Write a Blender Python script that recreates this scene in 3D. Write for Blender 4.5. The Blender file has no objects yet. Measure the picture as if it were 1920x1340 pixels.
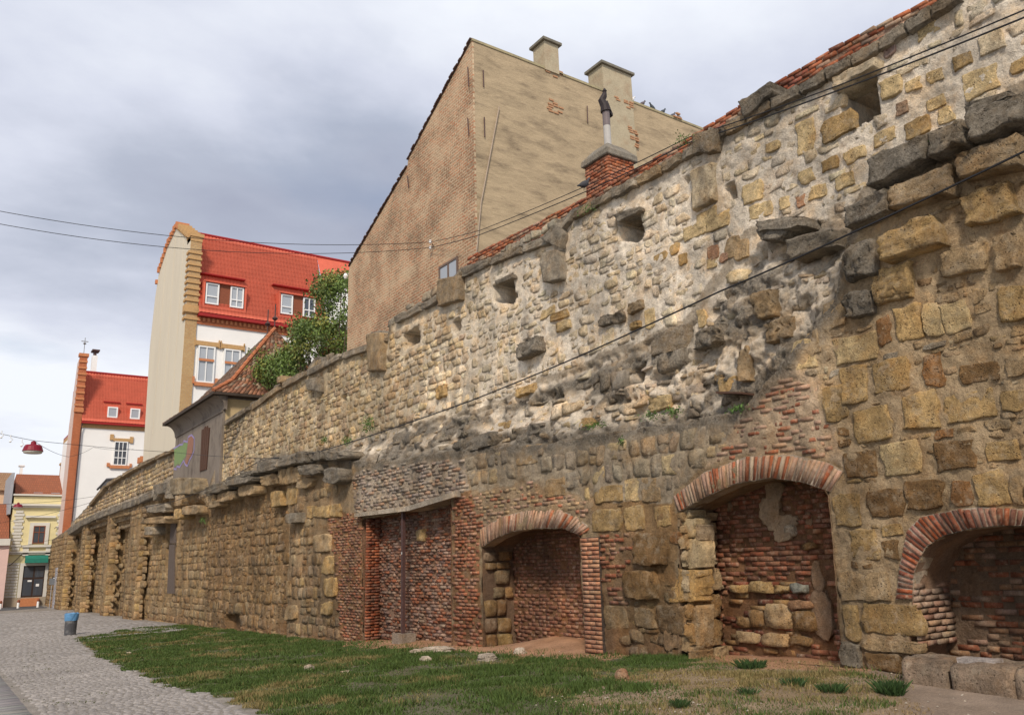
import bpy, math, random
import numpy as np
from mathutils import Matrix, Vector

random.seed(7)
RNG = np.random.default_rng(11)
scene = bpy.context.scene
COL = scene.collection

# ------------------------------------------------------------------ camera
# world: +Y runs along the old wall, +X across the street into it, Z up
F_PX, W_PX, H_PX = 1550.0, 1920.0, 1340.0
PITCH, ROLL = math.radians(14.0), math.radians(1.72)
EYE = np.array([0.0, 0.0, 1.55])
_u = np.array([0.0, -math.cos(PITCH), math.sin(PITCH)])
_c, _s = math.cos(ROLL), math.sin(ROLL)
_U = np.array([_c * _u[0] + _s * _u[1], -_s * _u[0] + _c * _u[1], _u[2]])
_v = np.array([-150.0 - 960.0, 1090.0 - 670.0, F_PX]); _v -= _v.dot(_U) * _U
_Y = _v / np.linalg.norm(_v)
_X = np.cross(_Y, _U)
R3 = np.stack([_X, _Y, _U])          # rows: world axes in camera axes (right, down, forward)
cam_data = bpy.data.cameras.new('camera')
cam = bpy.data.objects.new('camera', cam_data)
COL.objects.link(cam)
cam.matrix_world = Matrix((
    (R3[0, 0], -R3[0, 1], -R3[0, 2], EYE[0]),
    (R3[1, 0], -R3[1, 1], -R3[1, 2], EYE[1]),
    (R3[2, 0], -R3[2, 1], -R3[2, 2], EYE[2]),
    (0, 0, 0, 1)))
cam_data.sensor_fit = 'HORIZONTAL'
cam_data.sensor_width = 36.0
cam_data.lens = 36.0 * F_PX / W_PX
cam_data.clip_start = 0.05
cam_data.clip_end = 3000
scene.camera = cam

# ------------------------------------------------------------------ light and sky
SUN_EL, SUN_AZ = math.radians(40), math.radians(230)     # azimuth measured from +X towards +Y: behind and left of the camera
world = bpy.data.worlds.new('World')
scene.world = world
world.use_nodes = True
nt = world.node_tree
nt.nodes.clear()
def N(t, tree=None, **kw):
    n = (tree or nt).nodes.new(t)
    for k, v in kw.items():
        setattr(n, k, v)
    return n
wout = N('ShaderNodeOutputWorld'); bg = N('ShaderNodeBackground')
bg.inputs['Strength'].default_value = 0.087
sky = N('ShaderNodeTexSky'); sky.sky_type = 'NISHITA'; sky.sun_disc = False
sky.sun_elevation = SUN_EL
sky.sun_rotation = math.radians(90) - SUN_AZ
tc = N('ShaderNodeTexCoord')
sep = N('ShaderNodeSeparateXYZ'); nt.links.new(tc.outputs['Generated'], sep.inputs[0])
def wm(op, a, b=None, clamp=False):
    n = N('ShaderNodeMath', operation=op); n.use_clamp = clamp
    for i, x in enumerate((a, b)):
        if x is None: continue
        if isinstance(x, (int, float)): n.inputs[i].default_value = x
        else: nt.links.new(x, n.inputs[i])
    return n.outputs[0]
den = wm('ADD', wm('MAXIMUM', sep.outputs[2], 0.0), 0.22)
cx = wm('DIVIDE', sep.outputs[0], den); cy = wm('DIVIDE', sep.outputs[1], den)
comb = N('ShaderNodeCombineXYZ'); nt.links.new(cx, comb.inputs[0]); nt.links.new(cy, comb.inputs[1])
mp = N('ShaderNodeMapping'); nt.links.new(comb.outputs[0], mp.inputs[0])
mp.inputs['Location'].default_value = (11.0, 2.6, 3.3); mp.inputs['Rotation'].default_value = (0, 0, 0.5)
mp.inputs['Scale'].default_value = (0.82, 1.05, 1.0)
n1 = N('ShaderNodeTexNoise'); n1.inputs['Scale'].default_value = 0.95; n1.inputs['Detail'].default_value = 9
n1.inputs['Roughness'].default_value = 0.52; n1.inputs['Distortion'].default_value = 0.15
nt.links.new(mp.outputs[0], n1.inputs[0])
n2 = N('ShaderNodeTexNoise'); n2.inputs['Scale'].default_value = 3.4; n2.inputs['Detail'].default_value = 9
n2.inputs['Roughness'].default_value = 0.56
nt.links.new(mp.outputs[0], n2.inputs[0])
cr = N('ShaderNodeValToRGB')
els = cr.color_ramp.elements
els[0].position = 0.30; els[0].color = (3.4, 3.65, 4.6, 1)
els[1].position = 0.74; els[1].color = (8.0, 8.3, 8.9, 1)
e = els.new(0.45); e.color = (4.2, 4.55, 5.5, 1)
e = els.new(0.58); e.color = (6.0, 6.3, 7.3, 1)
# brighter towards the horizon, as under any broken overcast
hz = N('ShaderNodeValToRGB'); hz.color_ramp.interpolation = 'B_SPLINE'
he = hz.color_ramp.elements; he[0].position = 0.0; he[0].color = (.30,) * 3 + (1,); he[1].position = 1.0; he[1].color = (.14,) * 3 + (1,)
for q_, v_ in ((.14, .25), (.26, .10), (.36, .00), (.46, .05), (.58, .19), (.72, .12)):
    e = he.new(q_); e.color = (v_, v_, v_, 1)
nt.links.new(sep.outputs[2], hz.inputs[0])
mixv = wm('ADD', wm('ADD', wm('MULTIPLY', n1.outputs[0], 0.78), wm('MULTIPLY', n2.outputs[0], 0.22)), hz.outputs[0])
mixv = wm('ADD', wm('MULTIPLY', wm('SUBTRACT', mixv, 0.570), 1.25), 0.50)
nt.links.new(mixv, cr.inputs[0])
mpb = N('ShaderNodeMapping'); nt.links.new(comb.outputs[0], mpb.inputs[0]); mpb.inputs['Location'].default_value = (5.2, 3.4, 2.0)
nb = N('ShaderNodeTexNoise'); nb.inputs['Scale'].default_value = 1.1; nb.inputs['Detail'].default_value = 6
nt.links.new(mpb.outputs[0], nb.inputs[0])
gap = N('ShaderNodeMapRange'); gap.inputs['From Min'].default_value = 0.60; gap.inputs['From Max'].default_value = 0.72
gap.inputs['To Max'].default_value = 0.45
nt.links.new(nb.outputs[0], gap.inputs[0])
mx = N('ShaderNodeMix', data_type='RGBA')
nt.links.new(gap.outputs[0], mx.inputs[0]); nt.links.new(cr.outputs[0], mx.inputs[6]); nt.links.new(sky.outputs[0], mx.inputs[7])
nt.links.new(mx.outputs[2], bg.inputs[0]); nt.links.new(bg.outputs[0], wout.inputs[0])

sun_d = bpy.data.lights.new('sun', 'SUN'); sun_d.energy = 2.5; sun_d.angle = math.radians(10); sun_d.color = (1.0, 0.885, 0.755)
sun = bpy.data.objects.new('sun', sun_d); COL.objects.link(sun)
_sd = Vector((math.cos(SUN_EL) * math.cos(SUN_AZ), math.cos(SUN_EL) * math.sin(SUN_AZ), math.sin(SUN_EL)))
sun.rotation_euler = _sd.to_track_quat('Z', 'Y').to_euler()
sun.location = (-20, -30, 40)
scene.view_settings.view_transform = 'Standard'
scene.view_settings.look = 'None'
scene.view_settings.exposure = 0.42
scene.view_settings.gamma = 1.0
scene.view_settings.use_curve_mapping = False
scene.cycles.max_bounces = 5
scene.cycles.diffuse_bounces = 3
scene.cycles.use_denoising = True

# ------------------------------------------------------------------ geometry of the place
def rays(pts):
    p = np.atleast_2d(np.asarray(pts, float))
    d = np.stack([(p[:, 0] - 960) / F_PX, (p[:, 1] - 670) / F_PX, np.ones(len(p))], 1)
    return d @ R3.T
def on_x(pts, x):            # points of a plane X = x -> (n, 3)
    d = rays(pts); return EYE + d * ((x - EYE[0]) / d[:, 0])[:, None]
def on_y(pts, y):
    d = rays(pts); return EYE + d * ((y - EYE[1]) / d[:, 1])[:, None]
def yz(pts, x=10.0):
    return on_x(pts, x)[:, 1:]
GY = np.array([-30, 0, 4.5, 6.6, 11.8, 18, 27.4, 50, 84, 88, 93, 400.])
GZ = np.array([.35, .12, .04, .13, -.02, -.24, -.57, -.86, -1.13, -1.08, -.95, -.9])
def ground_z(x, y):
    return np.interp(y, GY, GZ) - 0.018 * np.clip(10 - np.asarray(x, float), 0, 9)
def on_ground(pts):
    d = rays(pts); out = []
    for v in d:
        t = 1.0
        lo, hi = 0.5, 600.0
        for _ in range(60):
            m = (lo + hi) / 2; q = EYE + v * m
            if q[2] > ground_z(q[0], q[1]): lo = m
            else: hi = m
        out.append(EYE + v * hi)
    return np.array(out)

def _hash(ix, iy, iz):
    h = (ix * 374761393 + iy * 668265263 + iz * 2147483647 * 3 + 1274126177) & 0xFFFFFFFF
    h = ((h ^ (h >> 13)) * 1274126177) & 0xFFFFFFFF
    h = ((h ^ (h >> 16)) * 2246822519) & 0xFFFFFFFF
    return ((h ^ (h >> 15)) & 0xFFFF) / 65535.0
def vnoise(x, y, z=0.0):
    x, y, z = np.broadcast_arrays(np.asarray(x, float), np.asarray(y, float), np.asarray(z, float))
    ix, iy, iz = np.floor(x).astype(np.int64), np.floor(y).astype(np.int64), np.floor(z).astype(np.int64)
    fx, fy, fz = x - ix, y - iy, z - iz
    fx, fy, fz = fx * fx * (3 - 2 * fx), fy * fy * (3 - 2 * fy), fz * fz * (3 - 2 * fz)
    r = 0
    for dx in (0, 1):
        for dy in (0, 1):
            for dz in (0, 1):
                w = (fx if dx else 1 - fx) * (fy if dy else 1 - fy) * (fz if dz else 1 - fz)
                r = r + w * _hash(ix + dx, iy + dy, iz + dz)
    return r
def fbm(x, y, z=0.0, o=4):
    s, a, t = 0, 0.5, 0
    for k in range(o):
        s = s + a * vnoise(x * 2 ** k + 17 * k, y * 2 ** k + 5 * k, z * 2 ** k); t += a; a *= 0.5
    return s / t            # 0..1
def inpoly(P, poly):
    P = np.atleast_2d(P); x, y = P[:, 0], P[:, 1]
    poly = np.asarray(poly); c = np.zeros(len(P), bool); j = len(poly) - 1
    for i in range(len(poly)):
        xi, yi = poly[i]; xj, yj = poly[j]
        if yi != yj:
            c ^= ((yi > y) != (yj > y)) & (x < (xj - xi) * (y - yi) / (yj - yi) + xi)
        j = i
    return c

# ------------------------------------------------------------------ object helpers
def mesh_from(name, verts, quads=None, polys=None, cols=None, smooth=False, mats=None, mat_idx=None):
    me = bpy.data.meshes.new(name)
    verts = np.asarray(verts, np.float32)
    if quads is not None:
        quads = np.asarray(quads, np.int32); k = quads.shape[1]
        me.vertices.add(len(verts)); me.vertices.foreach_set('co', verts.ravel())
        me.loops.add(quads.size); me.loops.foreach_set('vertex_index', quads.ravel())
        me.polygons.add(len(quads))
        me.polygons.foreach_set('loop_start', np.arange(0, quads.size, k, dtype=np.int32))
        me.polygons.foreach_set('loop_total', np.full(len(quads), k, np.int32))
        me.update(calc_edges=True)
    else:
        me.from_pydata([tuple(map(float, v)) for v in verts], [], polys); me.update()
    if smooth:
        me.polygons.foreach_set('use_smooth', np.ones(len(me.polygons), bool))
    if mat_idx is not None:
        me.polygons.foreach_set('material_index', np.asarray(mat_idx, np.int32))
    for m in (mats or []):
        me.materials.append(m)
    if cols is not None:
        a = me.color_attributes.new('Col', 'FLOAT_COLOR', 'POINT')
        cols = np.asarray(cols, np.float32)
        if cols.ndim == 1: cols = np.tile(cols, (len(verts), 1))
        if cols.shape[1] == 3: cols = np.concatenate([cols, np.zeros((len(cols), 1), np.float32)], 1)
        a.data.foreach_set('color', cols.ravel())
    return me
def link(name, me, parent=None, **props):
    o = bpy.data.objects.new(name, me); COL.objects.link(o)
    if parent is not None:
        o.parent = parent
        w = parent['_w'] if '_w' in parent else (0, 0, 0)
        o.location = (-w[0], -w[1], -w[2])
    for k, v in props.items(): o[k] = v
    return o
def thing(name, label, cat, loc, group=None):
    o = bpy.data.objects.new(name, None); COL.objects.link(o)
    o.location = loc; o.empty_display_size = 0.3
    o['_w'] = [float(v) for v in loc]
    o['label'] = label; o['category'] = cat
    if group: o['group'] = group
    return o
def tag(o, label, cat, group=None, kind=None):
    if label: o['label'] = label
    if cat: o['category'] = cat
    if group: o['group'] = group
    if kind: o['kind'] = kind
    return o

class MB:                       # collects simple shapes, built as one mesh
    def __init__(s): s.v = []; s.f = []
    def add(s, vs, fs):
        b = len(s.v); s.v += [tuple(map(float, q)) for q in vs]; s.f += [tuple(b + i for i in q) for q in fs]; return s
    def box(s, x0, x1, y0, y1, z0, z1):
        return s.add([(x0, y0, z0), (x1, y0, z0), (x1, y1, z0), (x0, y1, z0), (x0, y0, z1), (x1, y0, z1), (x1, y1, z1), (x0, y1, z1)],
                     [(3, 2, 1, 0), (4, 5, 6, 7), (0, 1, 5, 4), (1, 2, 6, 5), (2, 3, 7, 6), (3, 0, 4, 7)])
    def prism(s, poly, off):    # poly: 3D points, off: vector
        n = len(poly); p = [np.asarray(q, float) for q in poly]; o = np.asarray(off, float)
        return s.add([*p, *[q + o for q in p]], [tuple(range(n)), tuple(range(2 * n - 1, n - 1, -1))] +
                     [(i, (i + 1) % n, n + (i + 1) % n, n + i)[::-1] for i in range(n)])
    def tube(s, pts, r, k=6, r1=None):
        pts = [Vector(p) for p in pts]; n = len(pts); b = []
        for i, p in enumerate(pts):
            t = (pts[min(i + 1, n - 1)] - pts[max(i - 1, 0)]).normalized()
            a = t.cross(Vector((0, 0, 1)) if abs(t.z) < .9 else Vector((1, 0, 0))).normalized(); c = t.cross(a)
            rr = r if r1 is None else r + (r1 - r) * i / (n - 1)
            b += [p + (a * math.cos(2 * math.pi * j / k) + c * math.sin(2 * math.pi * j / k)) * rr for j in range(k)]
        f = [(i * k + j, i * k + (j + 1) % k, (i + 1) * k + (j + 1) % k, (i + 1) * k + j) for i in range(n - 1) for j in range(k)]
        f += [tuple(range(k))[::-1], tuple((n - 1) * k + j for j in range(k))]
        return s.add(b, f)
    def lathe(s, c, prof, k=16):
        c = Vector(c); b = []
        for r, z in prof: b += [c + Vector((r * math.cos(2 * math.pi * j / k), r * math.sin(2 * math.pi * j / k), z)) for j in range(k)]
        n = len(prof)
        f = [(i * k + j, i * k + (j + 1) % k, (i + 1) * k + (j + 1) % k, (i + 1) * k + j) for i in range(n - 1) for j in range(k)]
        f += [tuple(range(k))[::-1], tuple((n - 1) * k + j for j in range(k))]
        return s.add(b, f)
    def build(s, name, mat, parent=None, smooth=False, cols=None, **props):
        me = mesh_from(name, s.v, polys=s.f, mats=[mat], smooth=smooth, cols=cols)
        return link(name, me, parent, **props)

# ------------------------------------------------------------------ materials
def new_mat(name):
    m = bpy.data.materials.new(name); m.use_nodes = True
    t = m.node_tree; b = t.nodes['Principled BSDF']
    b.inputs['Specular IOR Level'].default_value = 0.25
    return m, t, b
def mnoise(t, scale, detail=4, rough=0.6, vec=None, dist=0.0):
    n = t.nodes.new('ShaderNodeTexNoise'); n.inputs['Scale'].default_value = scale
    n.inputs['Detail'].default_value = detail; n.inputs['Roughness'].default_value = rough; n.inputs['Distortion'].default_value = dist
    t.links.new(vec, n.inputs['Vector']); return n.outputs['Fac']
def mrange(t, a, b, c, d, v):
    n = t.nodes.new('ShaderNodeMapRange')
    for i, x in enumerate((a, b, c, d)): n.inputs[i + 1].default_value = x
    t.links.new(v, n.inputs[0]); return n.outputs[0]
def mmath(t, op, a, b, clamp=False):
    n = t.nodes.new('ShaderNodeMath'); n.operation = op; n.use_clamp = clamp
    for i, x in enumerate((a, b)):
        if isinstance(x, (int, float)): n.inputs[i].default_value = x
        else: t.links.new(x, n.inputs[i])
    return n.outputs[0]
def mmix(t, f, a, b, mode='MIX'):
    n = t.nodes.new('ShaderNodeMix'); n.data_type = 'RGBA'; n.blend_type = mode
    for i, x in ((0, f), (6, a), (7, b)):
        if isinstance(x, (int, float)): n.inputs[i].default_value = x
        elif isinstance(x, tuple): n.inputs[i].default_value = (*x[:3], 1)
        else: t.links.new(x, n.inputs[i])
    return n.outputs[2]
def mbump(t, b, h, strength, dist, prev=None):
    n = t.nodes.new('ShaderNodeBump'); n.inputs['Strength'].default_value = strength; n.inputs['Distance'].default_value = dist
    t.links.new(h, n.inputs['Height'])
    if prev: t.links.new(prev, n.inputs['Normal'])
    t.links.new(n.outputs[0], b.inputs['Normal']); return n.outputs[0]
def pos(t):
    return t.nodes.new('ShaderNodeNewGeometry').outputs['Position']
def vscale(t, v, s):
    n = t.nodes.new('ShaderNodeMapping'); n.inputs['Scale'].default_value = s; t.links.new(v, n.inputs[0]); return n.outputs[0]

def masonry(name, coarse=6.0, fine=24.0, var=0.45, bump=0.9, dist=0.03, pits=0.5, lichen=(0.15, 0.132, 0.105), rough=0.95, stains=True):
    """base colour from the piece's own attribute, mottled and pitted; alpha of the attribute = how much grey crust grows on it"""
    m, t, b = new_mat(name); p = pos(t)
    at = t.nodes.new('ShaderNodeAttribute'); at.attribute_name = 'Col'
    nc = mnoise(t, coarse, 6, 0.62, p); nf = mnoise(t, fine, 6, 0.78, p); nx = mnoise(t, fine * 3.2, 3, .7, p)
    v = mmath(t, 'ADD', mrange(t, .28, .72, 1 - var, 1 + var, nc), mrange(t, .34, .66, -var * .75, var * .75, nf))
    v = mmath(t, 'ADD', v, mrange(t, .35, .65, -var * .8, var * .8, nx))
    vm = t.nodes.new('ShaderNodeVectorMath'); vm.operation = 'SCALE'
    t.links.new(at.outputs['Color'], vm.inputs[0]); t.links.new(v, vm.inputs['Scale'])
    # bleached against stained parts of one and the same piece
    c = mmix(t, mrange(t, .50, .70, 0, .45, mnoise(t, coarse * 1.3, 5, .7, p)), vm.outputs[0], (.46, .39, .285))
    c = mmix(t, mrange(t, .54, .70, 0, .45, mnoise(t, coarse * .8, 6, .7, vscale(t, p, (1, 1, .6)))), c, (.12, .075, .04)) if pits > .3 else vm.outputs[0]
    vo = t.nodes.new('ShaderNodeTexVoronoi'); vo.inputs['Scale'].default_value = fine * 1.3; t.links.new(p, vo.inputs[0])
    pm = mmath(t, 'MULTIPLY', mrange(t, .08, .34, 1, 0, vo.outputs['Distance']), mrange(t, .46, .6, 0, pits, mnoise(t, coarse * 1.9, 3, .6, p)))
    c = mmix(t, pm, c, (0.06, 0.042, 0.026))
    ln = mmath(t, 'ADD', mmath(t, 'MULTIPLY', mnoise(t, 2.6, 8, 0.72, p), .55), mmath(t, 'MULTIPLY', nf, .45))
    lf = mmath(t, 'MULTIPLY', mrange(t, .50, .74, 0, 1, mmath(t, 'ADD', mmath(t, 'MULTIPLY', ln, .8), mmath(t, 'MULTIPLY', at.outputs['Alpha'], .40))), 0.86, True)
    lf2 = mmath(t, 'MULTIPLY', lf, mrange(t, 0.02, 0.3, 0, 1, at.outputs['Alpha']))
    lc = mmix(t, mrange(t, .38, .62, 0, 1, nf), tuple(x * .42 for x in lichen), tuple(x * 1.75 for x in lichen))
    c = mmix(t, lf2, c, lc)
    if stains:       # damp, soot and rust that run over stones and joints alike
        s1 = mrange(t, .30, .70, .62, 1.30, mnoise(t, .9, 8, .62, vscale(t, p, (1, 1, .7))))
        s2 = mrange(t, .32, .68, .74, 1.20, mnoise(t, 2.4, 6, .6, vscale(t, p, (1, 1, .16))))
        sm = t.nodes.new('ShaderNodeVectorMath'); sm.operation = 'SCALE'; t.links.new(c, sm.inputs[0]); t.links.new(mmath(t, 'MULTIPLY', s1, s2), sm.inputs['Scale'])
        c = sm.outputs[0]
        c = mmix(t, mrange(t, .48, .66, 0, .6, mnoise(t, 1.9, 7, .68, p)), c, (1.08, .87, .62), 'MULTIPLY')
        c = mmix(t, mrange(t, .56, .72, 0, .6, mnoise(t, 3.3, 6, .7, p)), c, (.55, .42, .30), 'MULTIPLY')
    t.links.new(c, b.inputs['Base Color']); b.inputs['Roughness'].default_value = rough
    h = mmath(t, 'ADD', mmath(t, 'MULTIPLY', nc, .8), mmath(t, 'MULTIPLY', nf, .7))
    h = mmath(t, 'SUBTRACT', h, mmath(t, 'MULTIPLY', pm, .7))
    mbump(t, b, h, bump, dist)
    return m
M_STONE = masonry('weathered_stone', 5, 24, .34, 1.0, .05, .75)
M_MORTAR = masonry('lime_mortar', 7, 28, .20, 1.0, .045, .28)
M_BRICK = masonry('old_brick', 9, 30, .24, .9, .02, .35)
M_GROUND = masonry('bare_earth', 2.2, 30, .28, .9, .02, .15, stains=False)
M_COBBLE = masonry('cobble_stone', 1.3, 30, .16, .5, .008, .1, stains=False)
M_ROOFTILE = masonry('clay_tile', 9, 50, .4, .6, .01, .1, stains=False)

def plain(name, col, rough=.8, var=.15, scale=4, bump=.2, dist=.01, metal=0, fine=40):
    m, t, b = new_mat(name); p = pos(t)
    n = mnoise(t, scale, 6, .65, p); nf = mnoise(t, fine, 3, .6, p)
    k = mrange(t, .3, .7, 0, 1, mmath(t, 'ADD', mmath(t, 'MULTIPLY', n, .75), mmath(t, 'MULTIPLY', nf, .25)))
    c = mmix(t, k, tuple(x * (1 - var) for x in col), tuple(min(1, x * (1 + var)) for x in col))
    t.links.new(c, b.inputs['Base Color']); b.inputs['Roughness'].default_value = rough; b.inputs['Metallic'].default_value = metal
    if bump: mbump(t, b, nf, bump, dist)
    return m
# ================================================================== THE OLD WALL
X0, XU = 10.0, 10.6          # face of the lower storey, face of the upper storey
def zoomed(pts, ox, oy, s): return [(ox + x / s, oy + y / s) for x, y in pts]
def curve_y(pts, x):         # polyline -> height as a function of Y
    p = yz(pts, x); i = np.argsort(p[:, 0]); return p[i, 0], p[i, 1]
TOP = curve_y([(90, 1012), (126, 985), (150, 962), (165, 945), (200, 905), (260, 870), (326, 840), (328, 893), (412, 880), (414, 792), (470, 757),
    (530, 715), (575, 692), (590, 668), (605, 672), (650, 662), (690, 645), (693, 622), (716, 618), (722, 640), (735, 600), (745, 590), (830, 548),
    (848, 520), (865, 505), (880, 497), (1035, 440), (1045, 412), (1060, 410), (1075, 395), (1100, 382), (1320, 262), (1330, 238), (1350, 236),
    (1400, 212), (1440, 190), (1600, 105), (1790, -12), (2060, -170)], XU)
LED = curve_y([(90, 1016), (126, 992), (156, 972), (202, 954), (258, 934), (291, 918), (320, 900), (385, 925), (470, 895), (480, 862), (600, 850),
    (640, 858), (700, 868), (900, 838), (1000, 832), (1190, 802), (1385, 773), (1440, 715), (1500, 640), (1565, 560), (1590, 440), (1640, 360), (1930, 178), (2060, 95)], X0)
UPC = curve_y([(90, 1012), (126, 988), (156, 968), (202, 950), (258, 930), (291, 914), (320, 896), (385, 920), (470, 890), (480, 858), (600, 846),
    (700, 812), (880, 772), (1090, 684), (1284, 604), (1362, 494), (1400, 434), (1590, 404), (1640, 335), (1930, 160), (2060, 80)], X0)
BAY = curve_y([(90, 1022), (130, 1003), (185, 993), (235, 985), (300, 968), (335, 960)], X0)
def ypx(x, X=X0, y=1075): return float(yz([(x, y)], X)[0, 0])
PIERS = [(ypx(a), ypx(b)) for a, b in ((90, 120.6), (146, 156), (193, 200.5), (236, 257))]   # far edge, near edge
Y_BAYS, Y_BREAK, Y_STEP = ypx(257), ypx(385), ypx(541)
top_z = lambda y: np.interp(y, *TOP)
led_z = lambda y: np.interp(y, *LED)
upc_z = lambda y: np.interp(y, *UPC)
bay_z = lambda y: np.interp(y, *BAY)

OPEN = {          # outlines of the openings, foot left - over the top - foot right
 'door': [(684, 1215), (679, 972), (720, 968), (766, 958), (800, 948), (846, 933), (848, 1222)],
 'mid': [(908, 1230), (905, 1024), (930, 1008), (961, 995), (1005, 990), (1057, 990), (1088, 1003), (1100, 1235)],
 'tall': [(1272, 1245), (1276, 957), (1327, 929), (1378, 906), (1444, 896), (1504, 903), (1555, 921), (1580, 1245)],
 'wide': [(1700, 1300), (1712, 1123), (1715, 1071), (1737, 1025), (1773, 1003), (1819, 991), (1862, 986), (1920, 985), (1990, 998), (2060, 1030), (2100, 1090), (2110, 1330)]}
OPEN = {k: yz(v, X0) for k, v in OPEN.items()}
RING = {k: yz(v, X0) for k, v in {
 'mid': [(908, 1230), (900, 1000), (944, 966), (995, 954), (1047, 952), (1084, 968), (1113, 991), (1150, 1235)],
 'tall': [(1272, 1245), (1264, 930), (1322, 882), (1403, 853), (1484, 850), (1555, 866), (1584, 884), (1590, 930), (1590, 1245)],
 'wide': [(1690, 1300), (1679, 1123), (1685, 1060), (1700, 991), (1726, 966), (1791, 953), (1834, 948), (1920, 950), (2020, 960), (2120, 1010), (2150, 1330)]}.items()}
RECESS = [  # (outline, plane, how deep)
 ([(1572, 172), (1640, 126), (1652, 215), (1600, 242), (1580, 215)], XU, 1.2), ([(1360, 348), (1377, 340), (1380, 370), (1364, 378)], XU, .8),
 ([(1160, 414), (1203, 390), (1206, 440), (1196, 454), (1164, 450)], XU, 1.1), ([(924, 535), (963, 514), (966, 556), (958, 568), (927, 566)], XU, 1.1),
 ([(758, 628), (786, 608), (788, 642), (761, 656)], XU, 1.0), ([(849, 602), (863, 594), (865, 619), (852, 625)], XU, .8),
 ([(1168, 690), (1200, 676), (1206, 716), (1172, 724)], 10.35, .35), ([(424, 1152), (446, 1150), (450, 1180), (428, 1182)], 10.25, .3),
 ([(313, 938), (331, 936), (328, 1030), (323, 1118), (311, 1120)], 10.5, .3), ([(978, 640), (992, 632), (996, 648), (980, 655)], XU, .15),
 ([(1282, 335), (1290, 330), (1292, 340), (1284, 346)], XU, .25), ([(640, 742), (650, 738), (652, 748), (642, 752)], XU, .3)]
RECESS = [(yz(p, x), x, d) for p, x, d in RECESS]

def sstep(a, b, v):
    t = np.clip((v - a) / (b - a), 0, 1); return t * t * (3 - 2 * t)
def face_x(y, z, rough=1.0):
    """X of the wall's face at (Y, Z)"""
    y = np.asarray(y, float); z = np.asarray(z, float)
    jag = (fbm(y * 1.7, z * 1.7, 3) - .5) * .22
    L, U = led_z(y), upc_z(y)
    low = np.zeros_like(y)
    low = np.where(y > Y_STEP, .25, low)
    low = np.where(y > Y_BREAK, .25 + .25 * sstep(Y_BREAK, Y_BREAK + 2.5, y), low)
    bay = np.where(y > Y_BAYS, .80, 0.)
    for far, near in PIERS: bay = np.where((y < far) & (y > near), 0., bay)
    zc = bay_z(y); st = np.clip(np.ceil((z - zc) / .30), 0, 3) / 3
    bay = bay * (1 - st)
    low = np.where(y > Y_BAYS, bay, low)
    low = np.where((y <= Y_BAYS) & (y > Y_BREAK), low * (1 - .8 * sstep(0, .5, z - zc)), low)
    # ruined core between the ledge and the upper storey
    span = np.maximum(U - L, .02); t = np.clip((z + jag - L) / span, 0, 1)
    up = np.where(z + jag * .4 > L, .16 + .44 * t, 0.)
    x = X0 + np.where(z + jag * .4 > L, np.maximum(up, 0) + (.08 * (y > Y_BAYS)), low)
    core = np.clip(np.minimum(t, 1) * (z + jag > L) * (z < U + .2) * (span > .3), 0, 1) > 0
    a = np.where(core, .25, .05) * rough
    n = (fbm(y * 3.1, z * 3.9, 0, 5) - .5) * a * 1.7 + (fbm(y * 11, z * 13, 5, 4) - .5) * (.05 + .10 * core) * rough
    n = n + (fbm(y * .8, z * .8, 9, 2) - .5) * .10
    x = x + n
    return x
def recess_at(y, z):
    P = np.stack([y, z], 1); r = np.zeros(len(y))
    for poly, px, d in RECESS: r = np.maximum(r, inpoly(P, poly) * d)
    return r

WALL_OUT = [  # (name, outline in the photograph traced onto plane, mortar colour)
 ('upper', None, (.50, .445, .36)), ]
def Pz(pts, x=X0): return yz(pts, x)
Z_RIGHT = Pz([(1450, 725), (1500, 650), (1565, 565), (1590, 445), (1640, 365), (1925, 182), (2120, 60), (2120, 1400), (1560, 1400), (1575, 880), (1560, 800), (1530, 722)])
Z_TRI = Pz([(1385, 778), (1465, 697), (1530, 720), (1552, 790), (1582, 880), (1560, 866), (1484, 848), (1403, 850), (1322, 880)])
Z_GREY = Pz([(868, 862), (1000, 836), (1190, 806), (1385, 776), (1360, 850), (1264, 915), (1262, 940), (1115, 940), (1080, 928), (1000, 900), (885, 922)])
Z_LINT = Pz([(655, 895), (700, 872), (870, 860), (880, 925), (850, 930), (800, 945), (664, 966)])
Z_ROUGH = Pz([(1110, 940), (1264, 935), (1272, 960), (1275, 1250), (1150, 1250), (1150, 1200), (1205, 1100), (1200, 1000), (1112, 985)])
Z_NEAR = Pz([(540, 880), (620, 860), (664, 880), (655, 900), (615, 955), (618, 1000), (640, 1210), (538, 1215)])
Z_MIDL = yz([(384, 930), (470, 898), (540, 870), (541, 1215), (384, 1200)], 10.25)
Z_FAR = yz([(80, 1020), (126, 994), (202, 955), (320, 902), (385, 925), (385, 1200), (80, 1180)], X0)
Z_BL = Pz([(612, 955), (664, 962), (680, 968), (684, 1215), (640, 1215), (625, 1060)])
Z_BR = Pz([(847, 934), (882, 922), (905, 990), (906, 1225), (850, 1220)])
Z_BM = Pz([(883, 924), (1000, 902), (1080, 930), (1113, 945), (1112, 988), (1084, 966), (1047, 950), (995, 952), (944, 964), (900, 998)])
Z_BP = Pz([(1118, 990), (1200, 1000), (1200, 1100), (1175, 1150), (1150, 1215), (1140, 1215)])
Z_UP = yz([(870, 500), (1100, 385), (1400, 215), (1790, -15), (2120, -210), (2120, 40), (1640, 320), (1590, 398), (1400, 430), (1362, 490), (1284, 600), (1090, 680), (880, 770)], XU)
Z_UPM = yz([(414, 795), (530, 718), (600, 670), (690, 645), (740, 592), (870, 500), (880, 770), (700, 810), (600, 846), (480, 860), (470, 890), (390, 918), (414, 880)], XU)
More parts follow.
